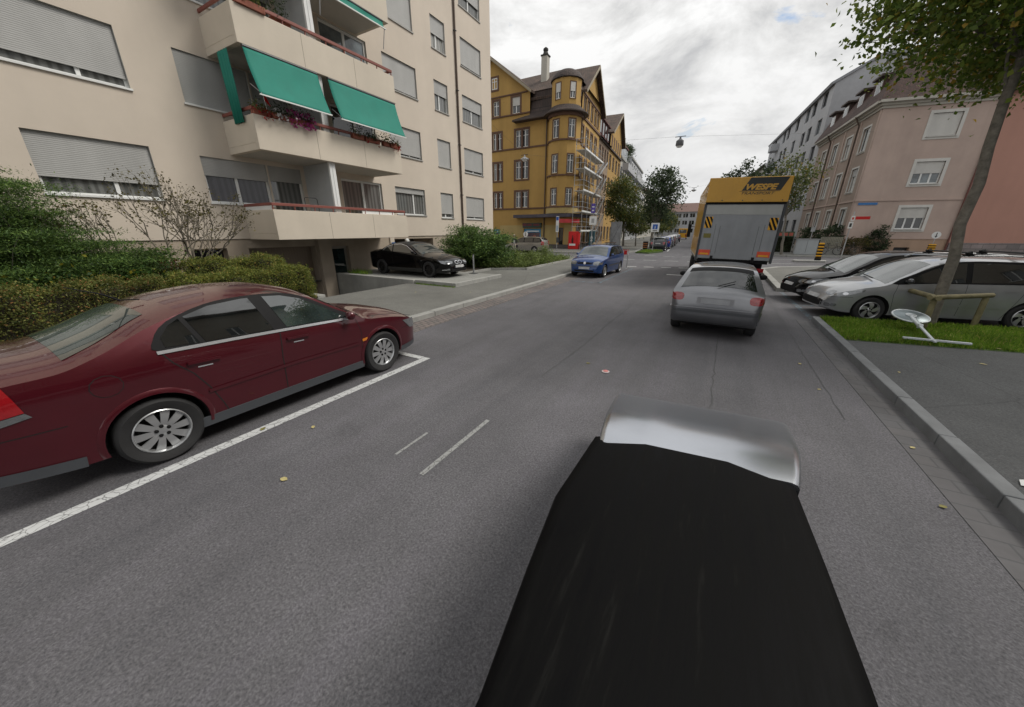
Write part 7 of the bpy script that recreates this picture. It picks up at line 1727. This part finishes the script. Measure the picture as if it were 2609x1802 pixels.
sign_post('sign_pole', 'pole carrying a purple board and a white hand-painted board before the scaffolding', -11.45, 36.8, 0.12, 4.5, [(-.02, 3.75, .42, .88, mat('purple_board', (0.10, 0.07, 0.36), 0.5, var=0.2), [(0, .18, .2, .12, M_WHITE), (0, .52, .24, .1, M_WHITE)]), (.04, 2.63, .74, .82, M_WHITE, [(0, .2, .3, .4, mat('grey_print_light', (0.38, 0.38, 0.38), 0.6))])])
t = thing('advert_column', 'slim dark poster column with a white arrow below the scaffolding', 'column', (-11.5, 36.9, 0.12))
g = MB(); g.box(-11.78, -11.22, 37.0, 37.25, .12, 2.05); g.build('body', mat('dark_blue_green_panel', (0.02, 0.07, 0.09), 0.4, var=0.3, vs=3), t, bevel=0.02)
g = MB(); g.fprism(Fr((-11.5, 36.99), (1, 0)), [(-.12, 1.05), (.12, 1.05), (.02, 1.35), (.14, 1.3), (0, 1.75), (-.14, 1.3), (-.02, 1.35)], 0.0, 0.006); g.build('arrow', M_WHITE, t)
g = MB(); g.lathe([(.22, .12), (.22, .8), (.05, .95)], (-11.1, 36.7, 0), 12); tag(g.build('litter_bin', mat('brown_bin', (0.19, 0.14, 0.09), 0.7), smooth=40), 'low brown round litter bin beside the dark poster column', 'bin')
t = thing('vending_machine', 'tall red drinks vending cabinet standing beside the shop entrance', 'vending machine', (-14.0, 38.9, 0.12))
g = MB(); g.box(-14.62, -13.45, 38.5, 39.2, .12, 2.0); b = g.build('cabinet', M_RED, t, bevel=0.03)
g = MB(); g.box(-14.5, -13.7, 38.485, 38.499, .45, 1.85); g.build('front_panel', mat('bright_red_panel', (0.62, 0.02, 0.025), 0.3, var=0.15, vs=2), b)
g = MB(); g.fprism(Fr((-14.1, 38.484), (1, 0)), [(-.1, .75), (.08, .75), (.12, 1.2), (.04, 1.4), (.03, 1.6), (-.05, 1.6), (-.06, 1.4), (-.14, 1.15)], 0, 0.005); g.build('bottle_picture', mat('dark_bottle', (0.07, 0.015, 0.015), 0.3), b)
g = MB(); g.box(-14.48, -13.75, 38.478, 38.484, .5, .72); g.build('white_band', M_WHITE, b)
def bench(label, x0, x1, y, z0, top=0.75):
    t = thing('wooden_table', label, 'table', ((x0 + x1) / 2, y, z0)); g = MB(); g.box(x0, x1, y - .35, y + .35, z0 + top - .05, z0 + top); g.build('top', mat('brown_wood', (0.12, 0.07, 0.045), 0.6, var=0.2), t)
    for a in (x0 + .12, x1 - .12):
        for b_ in (-.28, .28): g = MB(); g.bar((a, y + b_, z0), (a, y + b_ * .8, z0 + top - .05), .05); g.build('leg', M_DARKM, t)
bench('small brown table right of the red vending cabinet', -13.3, -12.6, 38.9, 0.12); bench('dark table below the scaffold stairs', -10.9, -9.8, 40.3, 0.12)
t = thing('dark_bench', 'small dark bench against the ochre shop wall at the far left', 'bench', (-23.4, 39.4, 0.12))
g = MB(); g.box(-24.0, -22.8, 39.2, 39.6, .5, .56); g.build('seat', M_BLACK, t)
for a in (-23.85, -22.95): g = MB(); g.box(a - .04, a + .04, 39.25, 39.55, .12, .5); g.build('leg', M_BLACK, t)
t = thing('advert_panel', 'tall grey advertising panel with a faded figure, standing on the far pavement', 'billboard', (-11.8, 50, 0.12))
g = MB(); g.box(-12.45, -11.05, 47.9, 48.1, .12, 3.15); b = g.build('panel', mat('grey_panel', (0.30, 0.31, 0.32), 0.5, var=0.08), t, bevel=0.03)
g = MB(); g.box(-12.3, -11.2, 47.885, 47.899, .4, 2.95); g.build('poster', mat('grey_faded_poster', (0.34, 0.35, 0.37), 0.45, var=0.35, vs=1.6), b)
g = MB(); g.bar((-12.3, 47.88, .45), (-11.3, 47.88, 2.7), .1, .02); g.build('dark_stripe', M_TRIM, b)
t = thing('road_barrier', 'low barrier with a red and white board behind the blue hatchback', 'barrier', (-4.65, 21.2, 0))
g = MB(); g.box(-5.9, -4.36, 21.18, 21.22, .77, 1.02); b = g.build('board', mat('barrier_white', (0.52, 0.48, 0.48), 0.5, var=0.1), t)
g = MB(); [g.box(a, a + .17, 21.17, 21.178, .79, 1.0) for a in (-5.8, -5.3, -4.62)]; g.build('red_stripes', M_RED, b); g = MB(); g.box(-5.92, -4.34, 21.175, 21.225, 1.02, 1.05); g.build('edge', M_RED, b)
for x in (-5.86, -4.4): g = MB(); g.tube([(x, 21.24, 0), (x, 21.24, 1.02)], .02, 8); g.box(x - .03, x + .03, 20.95, 21.5, 0, .03); g.build('leg', M_GALV, t)
t = thing('advert_pillar', 'low dark striped cabinet beneath the dark street tree', 'cabinet', (-6.9, 42.2, 0.12))
g = MB(); g.box(-7.2, -6.72, 42.0, 42.4, .12, .95); g.build('box', M_BLACK, t, bevel=0.02); g = MB(); [g.box(-7.21, -6.71, 41.985, 41.999, z, z + .1) for z in (.3, .5, .7)]; g.build('stripes', mat('dull_orange', (0.30, 0.11, 0.03), 0.6), t)
t = thing('litter_box', 'pale grey box beside the dark striped cabinet under the tree', 'bin', (-6.3, 42.2, 0.12)); g = MB(); g.box(-6.5, -6.1, 42.0, 42.4, .12, .95); g.build('box', M_GALV, t, bevel=0.02); g = MB(); g.box(-6.42, -6.18, 41.985, 42.0, .7, .82); g.build('slot', M_BLACK, t)
# right side of the junction
t = thing('electric_cabinet', 'pale grey roadside switch cabinet beside the striped bollard', 'cabinet', (6.7, 40.2, 0.12))
g = MB(); g.box(5.95, 7.45, 39.9, 40.4, .12, 1.36); b = g.build('box', mat('pale_grey_cabinet', (0.40, 0.43, 0.45), 0.5, var=0.05, streak=0.1), t, bevel=0.02); g = MB(); g.box(6.69, 6.71, 39.893, 39.899, .25, 1.3); g.build('door_gap', M_TRIM, b); g = MB(); g.box(5.9, 7.5, 39.85, 40.45, 1.36, 1.42); g.build('lid', M_GALV, t)
t = sign_post('sign_pole', 'slim pole with a small red direction board at the right junction corner', 6.5, 28.3, 0.11, 3.0, [(.42, 2.68, .62, .16, M_RED, []), (-.02, 2.2, .2, .36, M_WHITE, [(0, .08, .1, .2, M_DARKM)]), (0, 2.62, .16, .26, M_WHITE, [(0, .06, .08, .12, M_RED)])], r=0.03)
t = sign_post('sign_pole', 'round-topped grey sign back on a pole in the garden hedge', 7.0, 40.9, 0.12, 2.5, [(-2.0 * 0, 2.0, .3, .36, M_GALV, [])], r=0.03)
t = thing('garden_banner', 'small red lettered banner on the garden fence behind the lorry', 'banner', (5.4, 43.0, 0.12))
g = MB(); g.box(4.6, 6.1, 43.1, 43.13, 1.55, 2.0); g.build('cloth', mat('green_banner', (0.05, 0.10, 0.055), 0.6, var=0.2), t); g = MB(); [g.box(a, a + .3, 43.08, 43.1, 1.62, 1.9) for a in (4.9, 5.3, 5.7)]; g.build('print', mat('red_print', (0.42, 0.10, 0.07), 0.5), t)
for x in (4.55, 6.15): g = MB(); g.tube([(x, 43.12, .12), (x, 43.12, 2.4)], .025, 8); g.build('post', M_GALV, t)
def bicycle(label, x, y, z0, ang):
    t = thing('bicycle', label, 'bicycle', (x, y, z0), ang, local=True)
    for a in (-.52, .52):
        g = MB(); n = 28; P = [(a + .33 * math.cos(2 * math.pi * k / n), 0, .34 + .33 * math.sin(2 * math.pi * k / n)) for k in range(n + 1)]; g.tube(P, .018, 6); w = g.build('wheel', M_TYRE, t, smooth=60)
        g = MB()
        for k in range(9): g.bar((a, 0, .34), (a + .32 * math.cos(k * .7), 0, .34 + .32 * math.sin(k * .7)), .006)
        g.build('spokes', M_GALV, w)
    g = MB(); [g.tube([p, q], .016, 6) for p, q in (((-.52, 0, .34), (-.1, 0, .30)), ((-.52, 0, .34), (-.22, 0, .78)), ((-.1, 0, .30), (-.22, 0, .86)), ((-.1, 0, .30), (.38, 0, .76)), ((-.2, 0, .76), (.36, 0, .82)), ((.34, 0, .95), (.52, 0, .34)))]; g.build('frame', M_DARKM, t, smooth=60)
    g = MB(); g.box(-.34, -.10, -.06, .06, .87, .92); g.build('saddle', M_BLACK, t, bevel=0.02); g = MB(); g.tube([(.30, -.27, 1.0), (.36, -.1, 1.02), (.36, .1, 1.02), (.30, .27, 1.0)], .014, 6); g.build('handlebar', M_GALV, t)
bicycle('bicycle leaning by the slat fence, left one of two', 8.4, 40.25, 0.12, R(8)); bicycle('bicycle leaning by the pink house corner, right one of two', 9.5, 40.5, 0.12, R(-6))
t = thing('drive_post', 'short thin grey post at the front corner of the raised drive', 'post', (-9.45, 13.15, 0.245)); g = MB(); g.tube([(-9.45, 13.15, .245), (-9.45, 13.15, 1.05)], .035, 10); g.build('post', M_GALV, t, smooth=60); g = MB(); g.box(-9.6, -9.3, 13.0, 13.3, .245, .265); g.build('foot_plate', M_DARKM, t); g = MB(); g.lathe([(.045, 1.05), (.03, 1.09)], (-9.45, 13.15, 0), 10); g.build('cap', M_DARKM, t)
# lamps hung over the street on wires
def hung_lamp(label, p, a, b, bell=True, s=1.0):
    t = thing('hanging_lamp', label, 'street lamp', (p[0], p[1], p[2] - .5 * s), group='lamps hung over the street')
    g = MB(); g.tube([a, (p[0], p[1], p[2] + .28 * s), b], .005, 5); g.build('wire', M_DARKM, t)
    g = MB(); g.lathe([(.05, .28), (.07, .15), (.24, .02), (.26, -.24), (.22, -.30)] if bell else [(.04, .28), (.06, .14), (.34, -.02), (.34, -.08)], (p[0], p[1], p[2]), 20); h = g.build('lamp_body', mat('grey_lamp_metal', (0.13, 0.135, 0.145), 0.5, 0.3) if bell else M_GALV, t, smooth=40)
    g = MB(); g.lathe([(.20, -.30), (.16, -.38), (.02, -.41)] if bell else [(.26, -.08), (.16, -.2), (.02, -.24)], (p[0], p[1], p[2]), 20); g.build('glass_bowl', M_WHITE, t, smooth=50)
    g = MB(); g.box(p[0] - .34, p[0] + .34, p[1] - .02, p[1] + .02, p[2] + .26, p[2] + .30); g.build('hanger', M_DARKM, t)
hung_lamp('bell shaped grey lamp hung on a wire high over the junction', (-3.5, 30, 7.98), (-14.6, 40.6, 10.9), (9.4, 42.0, 9.5))
hung_lamp('small distant lamp hung over the far street', (-4.27, 60, 7.55), along((-14.75, 40), 20.5), (9.0, 60, 9.5)) if False else hung_lamp('small distant lamp hung over the far street', (-4.27, 60, 7.55), (*along((-14.75, 40), 20.5, .1), 10.2), (*along(pc, 18, -.1), 10.0), False, 1.0)
hung_lamp('white lamp hung over the side street before the ochre wall', (-15.75, 30, 7.95), (-15.2, 23.58, 9.2), (-16.2, 38.6, 9.4), False, 1.0)
# metal stand lying on the grass: round plate, stem, cross foot
t = thing('toppled_stand', 'white metal stand lying on the grass with its round plate and cross foot', 'stand', (3.9, 9.6, 0.12))
M_WM = mat('white_metal', (0.56, 0.60, 0.62), 0.35, 0.3, var=0.06)
pc_ = Vector((3.70, 10.15, 0.42)); fc = Vector((3.68, 9.00, 0.205)); ax = (pc_ - fc).normalized()
g = MB(); g.lathe([(.26, -.012), (.275, 0), (.26, .012)], (0, 0, 0), 36); V = g.v; rot = Vector((0.05, -0.28, 1)).normalized().to_track_quat('Z', 'Y'); g.v = [tuple(rot @ Vector(p) + pc_) for p in V]; g.build('round_plate', mat('grey_metal_plate', (0.26, 0.31, 0.33), 0.4, 0.4), t, smooth=40)
g = MB(); n = 40; g.tube([tuple(rot @ Vector((.275 * math.cos(2 * math.pi * k / n), .275 * math.sin(2 * math.pi * k / n), .0)) + pc_) for k in range(n + 1)], .017, 8); g.build('plate_rim', M_WM, t, smooth=60)
g = MB(); g.lathe([(.085, -.02), (.085, .03), (.03, .05)], (0, 0, 0), 16); g.v = [tuple(rot @ Vector(p) + pc_) for p in g.v]; g.build('boss', M_WM, t, smooth=40)
g = MB(); g.tube([tuple(pc_ - ax * .05), tuple(pc_.lerp(fc, .45))], .036, 10); g.tube([tuple(pc_.lerp(fc, .42)), tuple(fc)], .025, 10); g.build('stem', M_WM, t, smooth=60)
g = MB(); g.bar((fc.x - .40, fc.y - .02, .205), (fc.x + .48, fc.y + .02, .205), .05, .035); g.bar((fc.x, fc.y - .1, .2), (fc.x, fc.y + .1, .2), .045, .03); g.build('cross_foot', M_WM, t, bevel=0.006); g = MB(); q_ = pc_.lerp(fc, .45); g.lathe([(.045, -.03), (.045, .03)], tuple(q_), 12, 'x'); g.build('clamp', M_WM, t)
# litter
t = thing('can_lid', 'small round pink and white lid lying on the road', 'litter', (-1.2, 5.08, 0.004)); g = MB(); g.lathe([(.055, 0), (.06, .008), (.04, .012)], (-1.2, 5.08, 0.004), 18); g.build('lid', mat('lid_white', (0.55, 0.48, 0.47), 0.4), t); g = MB(); g.lathe([(.04, .013), (.04, .017)], (-1.2, 5.08, 0.004), 16); g.build('print', mat('lid_pink', (0.55, 0.17, 0.16), 0.4, var=0.3, vs=30), t)
g = MB(); g.add([(2.47, 4.05, .125), (2.62, 4.02, .16), (2.72, 4.10, .13), (2.60, 4.16, .155), (2.50, 4.14, .13)], [(0, 1, 3, 4), (1, 2, 3)]); so = tag(g.build('paper_scrap', M_WHITE), 'crumpled white paper scrap on the right pavement', 'litter').modifiers.new('thickness', 'SOLIDIFY'); so.thickness = 0.002
M_FL = mat('fallen_leaf_yellow', (0.42, 0.36, 0.16), 0.7, var=0.2, vs=15); M_FLB = mat('fallen_leaf_olive', (0.20, 0.18, 0.05), 0.7, var=0.3, vs=15)
spots = [(-3.61, 1.85, 0, M_FL, 'yellow fallen leaf on the road beside the parking line, nearest the maroon saloon'), (-4.05, 1.55, .004, M_FLB, 'olive fallen leaf lying on the white parking line'), (-1.55, 5.3, 0, M_FLB, 'olive fallen leaf on the road next to the pink lid'), (2.62, 6.9, .115, M_FL, 'yellow fallen leaf just behind the right kerb on the pavement'), (2.05, 4.6, .005, M_FL, 'yellow fallen leaf in the right gutter'), (1.55, 5.9, 0, M_FL, 'pale fallen leaf on the road left of the right gutter'),
         (3.9, 8.0, .115, M_FL, 'pale fallen leaf on the right pavement towards the verge'), (4.4, 8.85, .2, M_FLB, 'brown fallen leaf at the verge edge by the toppled stand'), (1.5, 7.0, 0, M_FL, 'small fallen leaf on the road behind the silver hatchback'), (-3.0, 1.2, 0, M_FL, 'small pale leaf on the road near the bottom left'), (-7.0, 9.5, .12, M_FL, 'yellow leaf on the left pavement'), (-8.6, 8.6, .12, M_FL, 'yellow leaf near the garage yard edge on the left pavement'), (1.9, 3.6, .005, M_FLB, 'olive leaf in the right gutter close to the camera')]
for k, (x, y, z, m, lab) in enumerate(spots):
    s = 0.04 * random.uniform(.7, 1.2); a = random.uniform(0, 6.28); ca, sa = math.cos(a), math.sin(a); g = MB()
    P = [(-1, 0, .1), (-.3, .6, .25), (.4, .5, .15), (1, 0, .05), (.4, -.55, .3), (-.3, -.5, .2)]; V = [(x + s * (p[0] * ca - p[1] * sa), y + s * (p[0] * sa + p[1] * ca), z + .008 + s * .35 * p[2]) for p in P]; V.append((x, y, z + .009))
    g.add(V, [(6, i, (i + 1) % 6) for i in range(6)]); tag(g.build('fallen_leaf', m), lab, 'leaf', 'fallen leaves')
# pedestrian crossing in front of the shop
def person(label, x, y, z0, ang):
    t = thing('person', label, 'person', (x, y, z0), ang, local=True)
    J = {'pel': (0, 0, .93, .135, .10), 'waist': (0, .01, 1.08, .125, .09), 'chest': (0, .02, 1.28, .155, .105), 'neck': (0, .02, 1.45, .05, .05), 'head0': (0, .045, 1.53, .07, .075), 'head': (0, .05, 1.62, .078, .09), 'crown': (0, .045, 1.70, .05, .06),
         'ls': (-.18, .02, 1.38, .05, .05), 'le': (-.24, -.06, 1.12, .04, .04), 'lw': (-.24, .06, .88, .028, .03), 'lh': (-.24, .09, .80, .03, .02), 'rs': (.18, .02, 1.38, .05, .05), 're': (.24, .02, 1.12, .04, .04), 'rw': (.22, .16, .92, .028, .03), 'rh': (.215, .2, .85, .03, .02),
         'lhip': (-.09, 0, .88, .085, .085), 'lk': (-.10, .14, .5, .058, .058), 'la': (-.10, .10, .09, .04, .04), 'lt': (-.10, .24, .04, .035, .03), 'rhip': (.09, 0, .88, .085, .085), 'rk': (.10, .02, .49, .058, .058), 'ra': (.10, -.22, .13, .04, .04), 'rt': (.10, -.10, .04, .035, .03)}
    E_ = [('pel', 'waist'), ('waist', 'chest'), ('chest', 'neck'), ('neck', 'head0'), ('head0', 'head'), ('head', 'crown'), ('chest', 'ls'), ('ls', 'le'), ('le', 'lw'), ('lw', 'lh'), ('chest', 'rs'), ('rs', 're'), ('re', 'rw'), ('rw', 'rh'), ('pel', 'lhip'), ('lhip', 'lk'), ('lk', 'la'), ('la', 'lt'), ('pel', 'rhip'), ('rhip', 'rk'), ('rk', 'ra'), ('ra', 'rt')]
    def skin(keys, edges, grow, name, mats, pick):
        ix = {k: i for i, k in enumerate(keys)}; me = bpy.data.meshes.new(name); me.from_pydata([J[k][:3] for k in keys], [(ix[a], ix[b]) for a, b in edges], [])
        o = bpy.data.objects.new(name, me); COL.objects.link(o); o.modifiers.new('skin', 'SKIN'); s = o.modifiers.new('sub', 'SUBSURF'); s.levels = s.render_levels = 2
        for i, k in enumerate(keys): me.skin_vertices[0].data[i].radius = (J[k][3] + grow, J[k][4] + grow); me.skin_vertices[0].data[i].use_root = (i == 0)
        bpy.context.view_layer.update(); m2 = bpy.data.meshes.new_from_object(o.evaluated_get(bpy.context.evaluated_depsgraph_get())); bpy.data.objects.remove(o); m2.materials.clear()
        for m in mats: m2.materials.append(m)
        for p in m2.polygons: p.material_index = pick(p.center); p.use_smooth = True
        return link(name, m2, t)
    sk, tr_, to, sh2 = mat('skin', (0.42, 0.26, 0.19), 0.6), mat('pale_trousers', (0.42, 0.38, 0.33), 0.8), mat('white_top', (0.62, 0.62, 0.62), 0.8), mat('dark_shoes', (0.03, 0.03, 0.03), 0.6)
    skin(list(J), E_, 0, 'body', [sk, tr_, to, sh2], lambda c_: 3 if c_.z < .09 else (1 if c_.z < .95 and abs(c_.x) < .19 else (2 if c_.z < 1.43 and abs(c_.x) < .2 else 0)))
    skin(['chest', 'ls', 'le', 'lw', 'rs', 're', 'rw'], [('chest', 'ls'), ('ls', 'le'), ('le', 'lw'), ('chest', 'rs'), ('rs', 're'), ('re', 'rw')], .014, 'jacket', [mat('black_jacket', (0.015, 0.015, 0.017), 0.8)], lambda c_: 0)
    g = MB()
    for sg in (-1, 1): g.add([(sg * .19, -.09, 1.40), (sg * .10, .16, 1.40), (sg * .10, .15, .95), (sg * .19, -.06, .90)], [(0, 1, 2, 3)])
    g.add([(-.19, -.09, 1.40), (.19, -.09, 1.40), (.19, -.08, .90), (-.19, -.08, .90)], [(0, 1, 2, 3)]); o = g.build('jacket_skirt', MATS['black_jacket'], t); s = o.modifiers.new('thickness', 'SOLIDIFY'); s.thickness = .015
    g = MB(); g.lathe([(.02, 1.75), (.07, 1.735), (.10, 1.68), (.105, 1.60), (.085, 1.52), (.05, 1.50)], (0, .02, 0), 18); g.build('hair', mat('grey_blond_hair', (0.34, 0.29, 0.22), 0.8, var=0.3, vs=30), t, smooth=50)
    g = MB(); g.lathe([(.012, -.01), (.008, .008)], (0, .15, 1.60), 8, 'y'); g.build('nose', sk, t)
    g = MB(); g.lathe([(.1, 0), (.13, .02), (.12, .24), (.02, .25)], (-.27, .1, .55), 10); g.build('bag', mat('dark_bag', (0.03, 0.025, 0.03), 0.7), t)
person('walker in a black jacket, white top and pale trousers crossing before the estate car', -17.0, 30.4, 0.0, R(-140))
